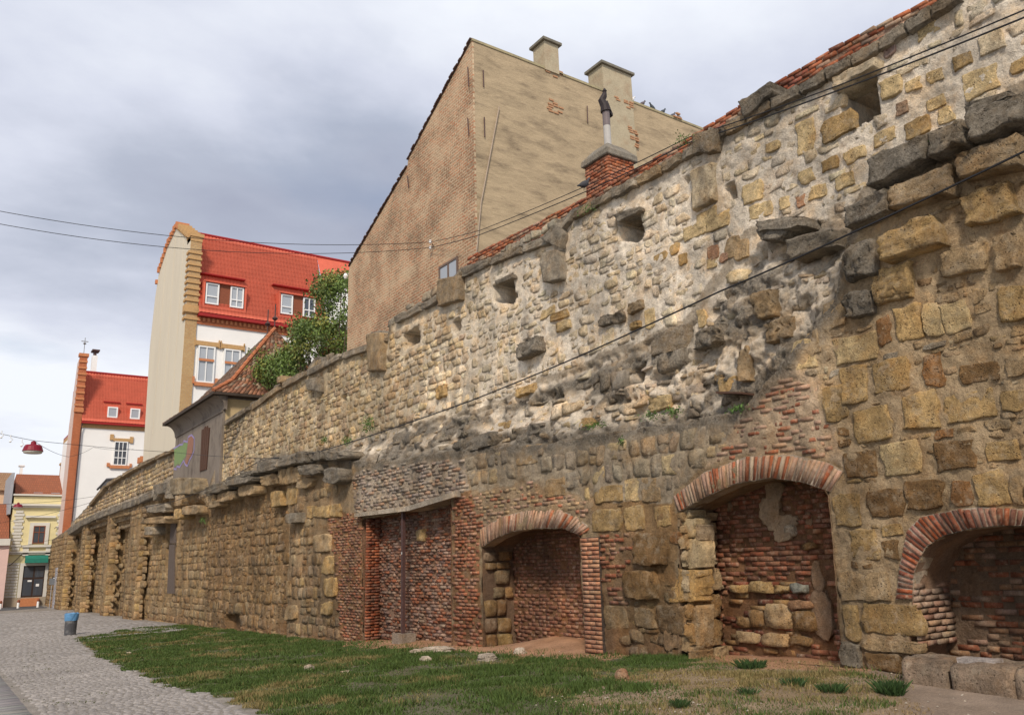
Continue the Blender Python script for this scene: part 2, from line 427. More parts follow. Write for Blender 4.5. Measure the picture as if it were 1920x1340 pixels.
Z_UPF = yz([(128, 990), (165, 945), (200, 905), (260, 870), (326, 840), (328, 893), (412, 880), (414, 910), (385, 922), (320, 900), (202, 952)], XU)
Z_CORE = yz([(600, 852), (700, 812), (880, 772), (1090, 684), (1284, 604), (1362, 494), (1400, 434), (1590, 408), (1590, 445), (1570, 560), (1500, 640), (1440, 718), (1385, 772), (1190, 802), (1000, 832), (900, 838), (700, 868), (640, 858)], 10.35)

def mortar_col(y, z):
    jy = y + (fbm(y * 2, z * 2, 21) - .5) * .5; jz = z + (fbm(y * 2, z * 2, 31) - .5) * .3
    P = np.stack([jy, jz], 1)
    c = np.tile(np.array([.32, .235, .14]), (len(y), 1))
    up = z > led_z(y)
    c[up] = (.40, .335, .25)
    for poly, k in ((Z_FAR, (.27, .185, .095)), (Z_MIDL, (.235, .150, .072)), (Z_NEAR, (.29, .20, .11)), (Z_RIGHT, (.42, .31, .185)), (Z_ROUGH, (.29, .185, .09)),
                    (Z_GREY, (.36, .29, .20)), (Z_LINT, (.38, .31, .23)), (Z_UPM, (.56, .44, .29)), (Z_UP, (.74, .65, .52)), (Z_CORE, (.60, .52, .41)),
                    (Z_BL, (.27, .15, .07)), (Z_BR, (.29, .165, .08)), (Z_BM, (.35, .25, .15)), (Z_BP, (.29, .185, .10)), (Z_TRI, (.43, .32, .21))):
        c[inpoly(P, poly)] = k
    wq = np.clip((ypx(640) - jy) / (ypx(640) - ypx(1000)), 0, 1)[:, None]; mid_ = (inpoly(P, Z_UPM) | inpoly(P, Z_UP)) & ~inpoly(P, Z_CORE)
    c = np.where(mid_[:, None], np.array((.50, .40, .26)) * (1 - wq) + np.array((.74, .65, .52)) * wq, c)
    c = c * (1 - .30 * np.clip(1 - (z - .2) / 3.2, 0, 1) * (y < 26))[:, None]      # nearer stretch of the lower storey gets darker towards its foot
    # reddish earth splashed on the foot
    h = z - ground_z(10, y); f = np.clip(1 - h / .55, 0, 1)[:, None] * (fbm(y * 3, z * 3, 4)[:, None] + .2)
    c = c * (1 - f * .7) + np.array([.23, .125, .065]) * f * .7
    return c
def grime(y, z):
    """how much dark crust: on the ledge and cornice, along the top, in drips below them"""
    L, T, U = led_z(y), top_z(y), upc_z(y)
    drip = fbm(y * 5, z * .8, 2)
    g = .95 * np.exp(-((z - L) / .28) ** 2) * (z > L - .6)
    below = (z < L) * np.clip(1 - (L - z) / 1.0, 0, 1) * sstep(.46, .62, drip) * .75
    g = np.maximum(g, below)
    g = np.maximum(g, .95 * np.exp(-((T - z) / .22) ** 2))
    g = np.maximum(g, np.clip(1 - (T - z) / 1.1, 0, 1) * sstep(.52, .66, drip) * .5)
    core = (z > L) & (z < U)
    g = np.where(core, np.maximum(g * .85, 1.0 * sstep(.45, .64, fbm(y * 1.5, z * 2.4, 12, 5))), g)
    band = np.exp(-((z - U + .12) / .20) ** 2) * ((U - L) > .4) * sstep(.3, .5, fbm(y * 1.1, z, 40)); g = np.maximum(g, band)
    g = np.maximum(g, .30 * sstep(.55, .7, fbm(y * .9, z * 1.2, 77)))
    return np.clip(g, 0, 1)

base_y = float(ypx(1500)); wall = thing('town_wall', 'long ruined medieval stone wall with bricked-up arched niches beside the grass', 'wall', (X0, 12.0, 0.0))

# --- the core: one rough mortar body with a modelled face
cols_px = np.concatenate([np.arange(88, 330, 2.0), np.arange(330, 900, 2.6), np.arange(900, 2110, 3.2)])
Yc = yz(np.stack([cols_px, np.full(len(cols_px), 1075.)], 1), X0)[:, 0]
extra = []
for far, near in PIERS: extra += [far - .01, far + .01, near - .01, near + .01]
Yc = np.sort(np.concatenate([Yc, extra, [Y_STEP - .01, Y_STEP + .01]]))[::-1]
NR = 250
tt = np.linspace(0, 1, NR)
zb = ground_z(10, Yc) - .35; zt = top_z(Yc) + (fbm(Yc * 2.2, 0, 8) - .5) * .16
YY = np.repeat(Yc[:, None], NR, 1); ZZ = zb[:, None] + (zt - zb)[:, None] * tt[None]
yf, zf = YY.ravel(), ZZ.ravel()
xf = face_x(yf, zf) + recess_at(yf, zf)
V = np.stack([xf, yf, zf], 1)
mc = mortar_col(yf, zf); gr = grime(yf, zf)
nc_ = len(Yc)
idx = np.arange(nc_ * NR).reshape(nc_, NR)
q = np.stack([idx[:-1, :-1], idx[1:, :-1], idx[1:, 1:], idx[:-1, 1:]], -1).reshape(-1, 4)
cen = V[q].mean(1)[:, 1:]
keep = np.ones(len(q), bool)
for k, poly in OPEN.items(): keep &= ~inpoly(cen, poly)
q = q[keep]
# top and back of the body
tb = len(V)
topf = V[idx[:, -1]]; back = topf.copy(); back[:, 0] = 12.1; foot = back.copy(); foot[:, 2] = zb
V = np.concatenate([V, back, foot]); mc = np.concatenate([mc, np.tile((.3, .27, .2), (2 * nc_, 1))]); gr = np.concatenate([gr, np.full(nc_, .9), np.zeros(nc_)])
bi = np.arange(nc_) + tb; fi = bi + nc_; ti = idx[:, -1]
q = np.concatenate([q, np.stack([ti[:-1], ti[1:], bi[1:], bi[:-1]], 1), np.stack([bi[:-1], bi[1:], fi[1:], fi[:-1]], 1)])
me = mesh_from('mortar_body', V, quads=q, cols=np.concatenate([mc, gr[:, None]], 1), smooth=True, mats=[M_MORTAR])
link('mortar_body', me, wall)

# ------------------------------------------------------------------ pieces laid on a face
def patch_verts(Q, nrm, prot, sink, rnd, nodes, jit, rng=RNG):
    """Q (N,4,3) corners of each piece; returns (N, g*g, 3)"""
    Nn = len(Q); g = len(nodes)
    u, v = np.meshgrid(nodes, nodes, indexing='ij'); u = u.ravel(); v = v.ravel()
    edge = (np.abs(u) > .999) | (np.abs(v) > .999)
    r = np.asarray(rnd).reshape(-1, 1) * np.ones((Nn, 1))
    us = u[None] * np.sqrt(np.maximum(1 - r * v[None] ** 2 * .5, 0)); vs = v[None] * np.sqrt(np.maximum(1 - r * u[None] ** 2 * .5, 0))
    us = us + rng.normal(0, 1, us.shape) * jit; vs = vs + rng.normal(0, 1, vs.shape) * jit
    w = [(1 - us) * (1 - vs) / 4, (1 + us) * (1 - vs) / 4, (1 + us) * (1 + vs) / 4, (1 - us) * (1 + vs) / 4]
    P = sum(w[k][:, :, None] * Q[:, k][:, None, :] for k in range(4))
    if g > 4:            # weathered outline: warp the piece by a noise that belongs to the place
        wy = (fbm(P[..., 1] * 7 + P[..., 0] * 3, P[..., 2] * 7, 51, 2) - .5) * .095; wz = (fbm(P[..., 1] * 7 + P[..., 0] * 3, P[..., 2] * 7, 63, 2) - .5) * .06
        face_x_dir = np.abs(nrm[:, 0])[:, None] > .7
        P[..., 1] += np.where(face_x_dir, wy, 0); P[..., 0] += np.where(face_x_dir, 0, wy); P[..., 2] += wz
    second = (np.abs(u) > .89) | (np.abs(v) > .89)
    hgt = np.where(edge[None], -np.asarray(sink).reshape(-1, 1), np.where(second[None], .84, 1.0) * np.asarray(prot).reshape(-1, 1) * (1 + rng.normal(0, 1, us.shape) * .16))
    if g > 4:
        pr_ = np.asarray(prot).reshape(-1, 1) * np.ones((Nn, 1))
        rel = (fbm(P[..., 1] * 9, P[..., 2] * 9, P[..., 0] * 9, 4) - .5) * (pr_ * .8 + .026)
        hgt = np.where(edge[None], hgt, hgt + rel)
    tilt = rng.normal(0, .16, (Nn, 2)) * np.asarray(prot).reshape(-1, 1)
    hgt = np.where(edge[None], hgt, hgt + tilt[:, :1] * u[None] + tilt[:, 1:] * v[None])
    return P + nrm[:, None, :] * hgt[:, :, None]
def patch_quads(g):
    i = np.arange(g * g).reshape(g, g)
    return np.stack([i[:-1, :-1], i[1:, :-1], i[1:, 1:], i[:-1, 1:]], -1).reshape(-1, 4)
NOD_S = np.array([-1, -.92, -.34, .34, .92, 1.0]); NOD_B = np.array([-1, -.95, .95, 1.0]); NOD_L = np.array([-1, -.965, -.88, -.68, -.42, -.14, .14, .42, .68, .88, .965, 1.0])

class Laid:
    """collects pieces; the 300 that show largest become objects, the rest one mesh"""
    def __init__(s, name, rest, parent, mat, nodes, smooth, cap=300):
        s.name, s.rest, s.parent, s.mat, s.nodes, s.smooth, s.cap = name, rest, parent, mat, nodes, smooth, cap
        s.V, s.C, s.S, s.F = [], [], [], []
    def put(s, Q, nrm, prot, sink, rnd, cols, jit=.03, force=False):
        if len(Q) == 0: return
        Q = np.asarray(Q, float); n = len(Q)
        nrm = np.tile(nrm, (n, 1)) if np.ndim(nrm) == 1 else np.asarray(nrm)
        P = patch_verts(Q, nrm, np.broadcast_to(prot, n), np.broadcast_to(sink, n), np.broadcast_to(rnd, n), s.nodes, jit)
        cols = np.asarray(cols, float); cols = np.tile(cols, (n, 1)) if cols.ndim == 1 else cols
        if cols.shape[1] == 3: cols = np.concatenate([cols, np.zeros((n, 1))], 1)
        c = np.repeat(cols[:, None], P.shape[1], 1).copy()
        c[:, :, :3] *= RNG.uniform(.88, 1.12, (n, P.shape[1], 1))
        rel = Q.mean(1) - EYE; dist = rel @ (R3 @ np.array([0, 0, 1.])); dist = np.maximum(dist, .5)
        # apparent area
        a = np.linalg.norm(np.cross(Q[:, 1] - Q[:, 0], Q[:, 3] - Q[:, 0]), axis=1)
        cosv = np.abs(np.sum(rel * nrm, 1)) / np.linalg.norm(rel, axis=1)
        s.V.append(P); s.C.append(c); s.S.append(a * cosv / dist ** 2 + (10 if force else 0))
    def emit(s):
        if not s.V: return
        P = np.concatenate(s.V); C = np.concatenate(s.C); S = np.concatenate(s.S)
        o = np.argsort(-S); g = len(s.nodes); qd = patch_quads(g)
        for i in o[:s.cap]:
            me = mesh_from(s.name, P[i], quads=qd, cols=C[i], smooth=s.smooth, mats=[s.mat]); link(s.name, me, s.parent)
        r = o[s.cap:]
        if len(r):
            qq = (qd[None] + (np.arange(len(r)) * g * g)[:, None, None]).reshape(-1, 4)
            me = mesh_from(s.rest, P[r].reshape(-1, 3), quads=qq, cols=C[r].reshape(-1, 4), smooth=s.smooth, mats=[s.mat])
            link(s.rest, me, s.parent, kind='stuff')
        print(s.name, len(S), 'pieces')

def courses(poly, cw, ch, gap, split=.12, phase=True, slope=0.0):
    """rows of rectangles (y0, y1, z0, z1) filling a polygon of the (Y, Z) plane"""
    poly = np.asarray(poly); a, b = poly.min(0), poly.max(0); out = []; z = a[1] - RNG.uniform(0, ch[0])
    k = 0
    while z < b[1]:
        h = RNG.uniform(*ch); y = a[0] - RNG.uniform(0, cw[1]); k += 1
        if cw[0] == cw[1]: y = a[0] - cw[0] * (.5 if k % 2 else 1.0) - RNG.uniform(0, .02)
        while y < b[0]:
            w = RNG.uniform(*cw)
            if split and w < (cw[0] + cw[1]) / 2 and RNG.random() < split:
                m = RNG.uniform(.35, .65) * h
                out += [(y, y + w - gap, z, z + m - gap * .8), (y, y + w - gap, z + m, z + h - gap)]
            else:
                dz = RNG.uniform(-.12, .12) * h if split else 0
                out.append((y, y + w - gap, z + dz * .4, z + h - gap + dz * .4))
            y += w
        z += h
    r = np.array(out); c = np.stack([(r[:, 0] + r[:, 1]) / 2, (r[:, 2] + r[:, 3]) / 2], 1)
    k = inpoly(c, poly)
    for fx, fz in ((.25, .5), (.75, .5), (.5, .25), (.5, .75)):
        k &= inpoly(np.stack([r[:, 0] + (r[:, 1] - r[:, 0]) * fx, r[:, 2] + (r[:, 3] - r[:, 2]) * fz], 1), poly)
    return r[k]
TAKEN = []                 # outlines already occupied (Y, Z)
def free(r, extra=(), lo_=.12):
    k = np.ones(len(r), bool)
    for poly in list(OPEN.values()) + list(RING.values()) + [p for p, _, _ in RECESS] + TAKEN + list(extra):
        lo, hi = poly.min(0), poly.max(0)
        near = (r[:, 1] > lo[0]) & (r[:, 0] < hi[0]) & (r[:, 3] > lo[1]) & (r[:, 2] < hi[1])
        if not near.any(): continue
        for fx in (.12, .5, .88):
            for fz in (.12, .5, .88):
                p = np.stack([r[:, 0] + (r[:, 1] - r[:, 0]) * fx, r[:, 2] + (r[:, 3] - r[:, 2]) * fz], 1)
                k &= ~(near & inpoly(p, poly))
    return r[k]
MX = np.array([-1., 0, 0]); MYN = np.array([0, -1., 0])
def quads_on_face(r, jit=.0, rough=1.0, x=None):
    """rectangles (Y, Z) -> quads lying on the modelled face, facing the street"""
    n = len(r); j = RNG.normal(0, 1, (n, 4, 2)) * jit
    w = (r[:, 1] - r[:, 0])[:, None]; h = (r[:, 3] - r[:, 2])[:, None]
    ys = np.stack([r[:, 1], r[:, 0], r[:, 0], r[:, 1]], 1) + j[:, :, 0] * w
    zs = np.stack([r[:, 2], r[:, 2], r[:, 3], r[:, 3]], 1) + j[:, :, 1] * h
    if x is None:
        xc = face_x(ys.ravel(), zs.ravel(), rough).reshape(n, 4); m = xc.mean(1, keepdims=True)
        xs = m + np.clip(xc - m, -.06, .06)
    else: xs = np.full((n, 4), x)
    return np.stack([xs, ys, zs], 2)
def palette(n, cs, var=.12):
    cs = np.array(cs); c = cs[RNG.integers(0, len(cs), n)] * RNG.uniform(1 - var, 1 + var, (n, 1)); return c * RNG.uniform(.96, 1.04, (n, 3))

stones = Laid('stone', 'rubble_stones', wall, M_STONE, NOD_S, False, 300)
big = Laid('stone', 'stone', wall, M_STONE, NOD_L, False, 9999)
OCH = (.41, .275, .12); LIT = (.60, .45, .235); PALE = (.66, .54, .36); BRN = (.22, .13, .055); RST = (.27, .135, .05); GRY = (.30, .255, .19); DGR = (.10, .09, .075); TAN = (.37, .26, .14); YEL = (.46, .31, .135)
RED = (.27, .075, .032); RED2 = (.33, .11, .052); RED3 = (.185, .062, .034); PINK = (.38, .24, .16)

# --- stones singled out in the photograph: (x0, y0, x1, y1, colour, proud, round, dark crust)
def traced(rows, ox, oy, s, x):
    for r in rows:
        x0, y0, x1, y1, col = r[:5]; pr = r[5] if len(r) > 5 else .05; rd = r[6] if len(r) > 6 else .35; g = r[7] if len(r) > 7 else 0.
        x0, x1 = ox + x0 / s, ox + x1 / s; y0, y1 = oy + y0 / s, oy + y1 / s; xm, ym = (x0 + x1) / 2, (y0 + y1) / 2
        a = yz([(x0, ym), (x1, ym), (xm, y0), (xm, y1)], x)
        rc = np.array([[a[1, 0], a[0, 0], a[3, 1], a[2, 1]]])
        TAKEN.append(np.array([[rc[0, 0], rc[0, 2]], [rc[0, 1], rc[0, 2]], [rc[0, 1], rc[0, 3]], [rc[0, 0], rc[0, 3]]]))
        Q = quads_on_face(rc, .035); foot_k = 1 - .30 * min(1, max(0, 1 - (rc[0, 2] - .2) / 3.2)); c = (*(np.array(col) * RNG.uniform(.86, 1.04) * foot_k), g)  # stone colour darker towards the ground
        big.put(Q, MX, pr * .55 if pr < .1 else pr * .8, .06, rd * .8, np.array(c), .014)
def quadblock(pts, x, col, proud=.12, sink=.5, g=.8, rd=.12, jit=.02):
    P = on_x(pts, x)           # corners: top left, top right, bottom right, bottom left
    big.put(np.array([[P[3], P[2], P[1], P[0]]]), MX, proud, sink, rd, np.array((*col, g)), jit)
    TAKEN.append(P[:, 1:])
traced([(480, 235, 650, 470, YEL), (655, 225, 760, 460, LIT), (760, 210, 940, 410, LIT), (85, 430, 350, 600, LIT, .04, .1, .12), (360, 40, 590, 225, OCH, .14, .3, .3), (1095, 120, 1300, 350, YEL, .08, .2, .05),
    (330, 575, 575, 790, OCH, .05, .2, .1), (640, 545, 770, 755, RST), (870, 590, 1140, 730, BRN), (1170, 560, 1300, 690, TAN), (120, 625, 300, 870, OCH), (10, 740, 170, 975, OCH), (210, 875, 460, 1105, YEL, .06, .2),
    (500, 785, 735, 1035, OCH, .06, .15), (770, 780, 1090, 970, OCH, .05, .12), (1120, 780, 1330, 900, OCH), (710, 1015, 840, 1080, RST, .03), (855, 1000, 960, 1045, TAN, .03), (1030, 960, 1180, 1025, TAN, .04), (110, 1010, 185, 1060, BRN, .03),
    (105, 1090, 180, 1135, BRN, .03), (145, 1150, 350, 1330, BRN), (370, 1095, 640, 1310, LIT, .05, .15), (720, 1095, 980, 1270, BRN, .04, .05), (1040, 1095, 1240, 1215, OCH), (345, 310, 450, 500, RST), (0, 190, 165, 410, TAN, .06, .4, .25),
    (165, 150, 350, 320, GRY, .2, .7, .7), (180, -30, 340, 90, GRY, .2, .5, .9), (950, 130, 1050, 230, TAN, .03), (960, 240, 1060, 300, TAN, .03), (1190, 360, 1300, 430, TAN, .03), (390, 545, 500, 585, GRY, .03), (650, 480, 790, 515, GRY, .03),
    (250, 585, 350, 625, TAN, .02), (-110, 400, 0, 560, TAN, .06, .3, .3), (-190, 450, -40, 640, LIT, .05, .2, .1), (60, 640, 115, 690, GRY, .02)], 1540, 500, 3.35, X0)
traced([(245, 150, 445, 305, BRN, .05), (435, 110, 640, 270, BRN, .06), (690, 105, 790, 255, RST, .05), (810, 55, 985, 245, YEL, .06, .25), (62, 182, 215, 355, OCH, .05), (160, 368, 300, 530, OCH, .05, .2), (320, 340, 425, 398, OCH, .04),
    (322, 415, 410, 520, BRN, .05), (150, 540, 200, 572, BRN, .03), (225, 545, 275, 572, BRN, .03), (82, 592, 355, 735, TAN, .05, .2), (112, 762, 205, 950, YEL, .05, .2), (218, 757, 520, 930, OCH, .06, .2), (232, 945, 540, 1010, TAN, .07, .3),
    (108, 955, 228, 1090, GRY, .08, .5, .2), (250, 1015, 440, 1110, BRN, .08, .4), (1000, 70, 1061, 240, TAN, .04), (1075, 120, 1240, 250, BRN, .05)], 1540, 860, 2.792, X0)
# pale blocks of the upper storey, right
traced([(538, 470, 685, 572, OCH, .07), (885, 495, 1005, 572, OCH), (755, 545, 858, 605, LIT), (782, 322, 875, 412, LIT, .06), (1128, 285, 1290, 405, LIT, .04, .15), (1190, 130, 1310, 225, PALE, .05, .2, .15), (928, 62, 1040, 150, LIT), (1090, 230, 1168, 290, OCH),
    (1320, 250, 1400, 310, OCH), (978, 400, 1068, 455, LIT), (1030, 445, 1093, 520, LIT), (843, 430, 905, 482, (.40, .27, .18)), (540, 660, 610, 715, OCH), (632, 620, 735, 678, LIT), (440, 710, 508, 770, LIT), (487, 775, 555, 835, LIT), (597, 728, 688, 785, LIT, .07),
    (430, 815, 470, 868, (.42, .22, .12)), (358, 820, 403, 875, LIT), (428, 500, 515, 640, LIT, .04, .3), (300, 590, 358, 635, LIT), (133, 990, 208, 1080, TAN, .05, .9, .2), (540, 410, 640, 465, PALE, .04, .4, .2), (800, 178, 850, 235, (.28, .2, .17), .05, .8), (60, 1030, 108, 1090, (.44, .25, .15), .04, .8),
    (225, 850, 330, 915, LIT, .05), (5, 880, 108, 950, LIT, .05), (850, 265, 985, 300, PALE, .05, .2), (985, 290, 1060, 345, LIT), (885, 335, 965, 385, LIT), (0, 690, 105, 870, PALE, .14, .25, .35), (205, 760, 290, 850, LIT)], 1300, 0, 2.234, XU)
# middle part of the upper storey and the broken band
traced([(470, 655, 585, 745, GRY, .25, .2, .85), (990, 470, 1058, 522, TAN, .14, .5, .5), (850, 535, 905, 590, GRY, .12, .8, .9), (905, 525, 965, 572, GRY, .12, .8, .7), (635, 565, 708, 610, LIT, .1), (992, 565, 1045, 603, OCH, .1, .5), (1490, 165, 1572, 265, TAN, .05, .9, .2),
    (1425, 232, 1465, 275, (.42, .25, .16), .05, .8), (1100, 230, 1170, 280, OCH, .04), (1188, 188, 1225, 240, OCH), (1225, 235, 1262, 290, OCH), (1360, 250, 1415, 305, LIT), (1350, 40, 1480, 115, LIT, .05, .3), (1240, 90, 1350, 160, LIT), (1060, 500, 1110, 600, LIT, .03, .4), (1310, 500, 1365, 590, LIT, .05, .7),
    (1340, 595, 1490, 700, GRY, .28, .4, .95), (1120, 600, 1300, 735, TAN, .14, .2, .75), (850, 600, 905, 690, PALE, .03), (560, 500, 625, 545, LIT), (610, 520, 695, 560, OCH, .07), (265, 1120, 425, 1200, GRY, .22, .7, .8), (340, 1100, 430, 1150, TAN, .12, .5, .3), (60, 880, 110, 940, OCH, .12, .2), (445, 880, 540, 930, OCH, .12, .2, .1),
    (340, 1060, 440, 1100, YEL, .08, .5, .1), (820, 1045, 888, 1090, YEL, .08, .7, .1), (1140, 930, 1240, 1005, LIT, .12, .3, .2), (1480, 840, 1580, 925, OCH, .06, .3, .1), (1600, 690, 1650, 880, TAN, .1, .4, .35), (1650, 420, 1760, 560, TAN, .22, .4, .35), (1720, 560, 1850, 680, TAN, .2, .4, .5), (1460, 830, 1500, 860, TAN, .05)], 780, 380, 2.577, 10.35)
# rough ochre blocks between the middle and the tall niche
traced([(300, 570, 412, 655, OCH, .05, .3), (425, 552, 500, 650, OCH, .05, .3), (540, 552, 600, 640, YEL, .05, .3), (465, 662, 590, 785, BRN, .12, .4), (430, 800, 560, 905, (.32, .2, .09), .12, .5), (460, 935, 538, 1015, TAN, .06, .4), (548, 925, 655, 1040, (.28, .18, .09), .08, .4),
    (310, 478, 420, 545, OCH, .03, .3), (430, 450, 480, 540, LIT, .02, .2), (490, 440, 560, 540, TAN, .02, .2), (120, 450, 200, 520, TAN, .03, .3), (10, 330, 100, 400, TAN, .02, .2, .3), (600, 650, 640, 700, RST, .03, .6), (350, 930, 440, 1020, TAN, .02, .5)], 960, 670, 2.0, X0)
# long slabs of the broken cornice, right
CORN = [([(735, 672), (1000, 560), (985, 672), (742, 792)], 9.78, GRY, .10, .9), ([(990, 565), (1150, 505), (1165, 600), (1000, 672)], 9.8, GRY, .12, .85), ([(1150, 500), (1400, 385), (1400, 510), (1180, 605)], 9.78, GRY, .12, .8),
    ([(1140, 440), (1345, 385), (1350, 440), (1150, 510)], 9.86, GRY, .08, .9), ([(630, 875), (830, 795), (832, 885), (650, 960)], 9.8, GRY, .1, .95), ([(822, 790), (1090, 690), (1100, 810), (836, 884)], 9.82, TAN, .1, .55),
    ([(1095, 660), (1390, 560), (1390, 700), (1120, 755)], 9.85, TAN, .12, .5), ([(790, 1000), (1010, 900), (1065, 1020), (800, 1105)], 9.85, OCH, .15, .35), ([(1130, 830), (1330, 760), (1370, 900), (1150, 960)], 9.95, OCH, .1, .3),
    ([(780, 1130), (920, 1090), (930, 1230), (790, 1260)], 9.95, OCH, .1, .2), ([(1040, 1060), (1230, 1010), (1240, 1130), (1050, 1170)], 9.97, TAN, .08, .25), ([(1260, 1000), (1385, 970), (1385, 1120), (1270, 1140)], 9.97, TAN, .08, .3),
    ([(265, 925), (480, 905), (485, 950), (275, 975)], 10.3, GRY, .06, .8), ([(280, 965), (420, 950), (380, 1010), (300, 1010)], 10.38, GRY, .1, 1.), ([(640, 1040), (770, 1000), (780, 1150), (660, 1175)], 9.95, GRY, .12, .9), ([(400, 1010), (610, 960), (620, 1030), (410, 1090)], 10.28, GRY, .1, .6)]
for p, x, c, pr, g in CORN: quadblock(zoomed(p, 1300, 0, 2.234), x, c, pr, .9, g * .85)
# left cornice: two rolls of rounded slabs
for p in ([(350, 150), (490, 128), (500, 200), (355, 225)], [(492, 122), (610, 92), (615, 168), (500, 192)], [(612, 90), (680, 84), (682, 160), (616, 166)], [(682, 90), (780, 80), (780, 140), (690, 152)], [(782, 90), (920, 85), (920, 135), (782, 145)],
          [(30, 320), (150, 268), (160, 328), (35, 362)], [(152, 250), (340, 215), (335, 278), (165, 312)], [(625, 175), (760, 162), (750, 232), (630, 238)], [(770, 190), (900, 185), (890, 292), (770, 294)], [(240, 215), (345, 205), (345, 235), (250, 250)]):
    quadblock(zoomed(p, 380, 820, 3.35), 9.78, GRY, .14, .5, .75, .5)
for p in ([(380, 242), (480, 222), (490, 288), (388, 312)], [(492, 200), (540, 190), (545, 300), (500, 300)], [(545, 185), (620, 180), (615, 285), (550, 300)], [(228, 305), (350, 285), (356, 355), (236, 378)], [(100, 348), (220, 328), (220, 388), (108, 412)], [(20, 380), (98, 350), (102, 412), (28, 440)],
          [(610, 250), (720, 245), (690, 318), (608, 322)]):
    quadblock(zoomed(p, 380, 820, 3.35), 9.95, TAN, .12, .4, .28, .5)
quadblock(zoomed([(525, 480), (605, 470), (600, 535), (528, 540)], 380, 820, 3.35), 9.75, GRY, .06, .5, .5, .1)
for p in ([(430, 340), (500, 330), (500, 430), (435, 440)], [(530, 320), (600, 310), (595, 420), (535, 430)], [(700, 440), (800, 420), (800, 500), (705, 505)], [(800, 425), (870, 410), (870, 500), (805, 500)], [(660, 430), (720, 425), (720, 500), (665, 505)]):
    quadblock(zoomed(p, 380, 820, 3.35), 10.0, OCH, .05, .2, .1, .2)
for p in ([(775, 745), (835, 735), (830, 860), (745, 860)], [(770, 880), (850, 870), (850, 1000), (770, 1000)], [(755, 1040), (830, 1020), (815, 1115), (745, 1115)], [(530, 900), (560, 895), (565, 1000), (535, 1000)], [(530, 1055), (600, 1045), (600, 1140), (525, 1150)], [(700, 610), (815, 600), (810, 720), (700, 720)]):
    quadblock(zoomed(p, 380, 820, 3.35), 10.0, YEL if p[0][0] > 700 else TAN, .07, .2, .05, .35)
# machicolation over the slit and corbels in the bays
for p, c, g in (([(832, 190), (950, 165), (955, 240), (840, 270)], GRY, .6), ([(830, 262), (868, 250), (850, 300), (832, 310)], GRY, .6), ([(912, 240), (960, 235), (958, 292), (915, 292)], GRY, .5), ([(945, 140), (1130, 135), (1140, 262), (960, 268)], (.33, .25, .14), .5),
                ([(770, 340), (925, 325), (920, 395), (772, 400)], GRY, .4), ([(760, 440), (925, 420), (920, 475), (760, 480)], TAN, .3), ([(985, 270), (1060, 262), (1040, 345), (990, 350)], TAN, .35), ([(1040, 350), (1165, 335), (1165, 405), (1040, 415)], TAN, .4),
                ([(980, 370), (1035, 365), (1035, 440), (982, 450)], OCH, .2), ([(768, 500), (822, 498), (818, 560), (766, 565)], GRY, .3), ([(1215, 210), (1340, 165), (1340, 230), (1225, 265)], GRY, .9), ([(1220, 320), (1320, 300), (1320, 350), (1235, 370)], TAN, .4)):
    quadblock(zoomed(p, 80, 860, 3.941), 9.9, c, .1, .7, g, .3)
for k, (far, near) in enumerate(PIERS[:-1]):        # stepped corbels carrying the parapet across each bay
    y1, y0 = near, PIERS[k + 1][0]
    if y1 < y0: continue
    for s_ in range(3):
        r = courses(np.array([[y0, 0], [y1, 0], [y1, 1], [y0, 1]]) * [1, .28] + [0, float(bay_z((y0 + y1) / 2)) + .3 * s_ - .02], (.7, 1.2), (.26, .26), .04, 0)
        if len(r): big.put(quads_on_face(r, .03, x=X0 + .5 - .2 * s_), MX, .12, .3, .4, (*TAN, .6), .03)
# merlon blocks and lintels of the upper storey
for p, ox, oy, s, x, c, g in (
    ([(600, 240), (700, 220), (710, 375), (620, 390)], 780, 380, 2.577, 10.46, GRY, .35), ([(610, 175), (690, 95), (712, 150), (702, 225)], 780, 380, 2.577, 10.44, GRY, .6), ([(960, 60), (1090, 22), (1095, 38), (990, 98)], 780, 380, 2.577, 10.5, GRY, .7),
    ([(385, 380), (470, 345), (475, 362), (395, 398)], 780, 380, 2.577, 10.5, GRY, .7), ([(180, 1190), (245, 1180), (240, 1330), (182, 1335)], 600, 40, 2.03, 10.5, TAN, .4), ([(700, 1090), (830, 1060), (820, 1210), (700, 1190)], 440, 500, 5.154, 10.46, GRY, .2),
    ([(575, 335), (790, 230), (770, 280), (590, 385)], 1300, 0, 2.234, 10.45, PALE, .45), ([(0, 560), (120, 540), (100, 640), (0, 650)], 1300, 0, 2.234, 10.5, TAN, .7), ([(195, 430), (330, 345), (340, 385), (215, 505)], 1300, 0, 2.234, 10.48, GRY, .75),
    ([(445, 985), (540, 965), (540, 1060), (450, 1090)], 600, 40, 2.03, 10.48, TAN, .5), ([(420, 1060), (455, 1050), (460, 1120), (420, 1130)], 440, 500, 5.154, 10.45, TAN, .3)):
    quadblock(zoomed(p, ox, oy, s), x, c, .06, .5, g, .1)
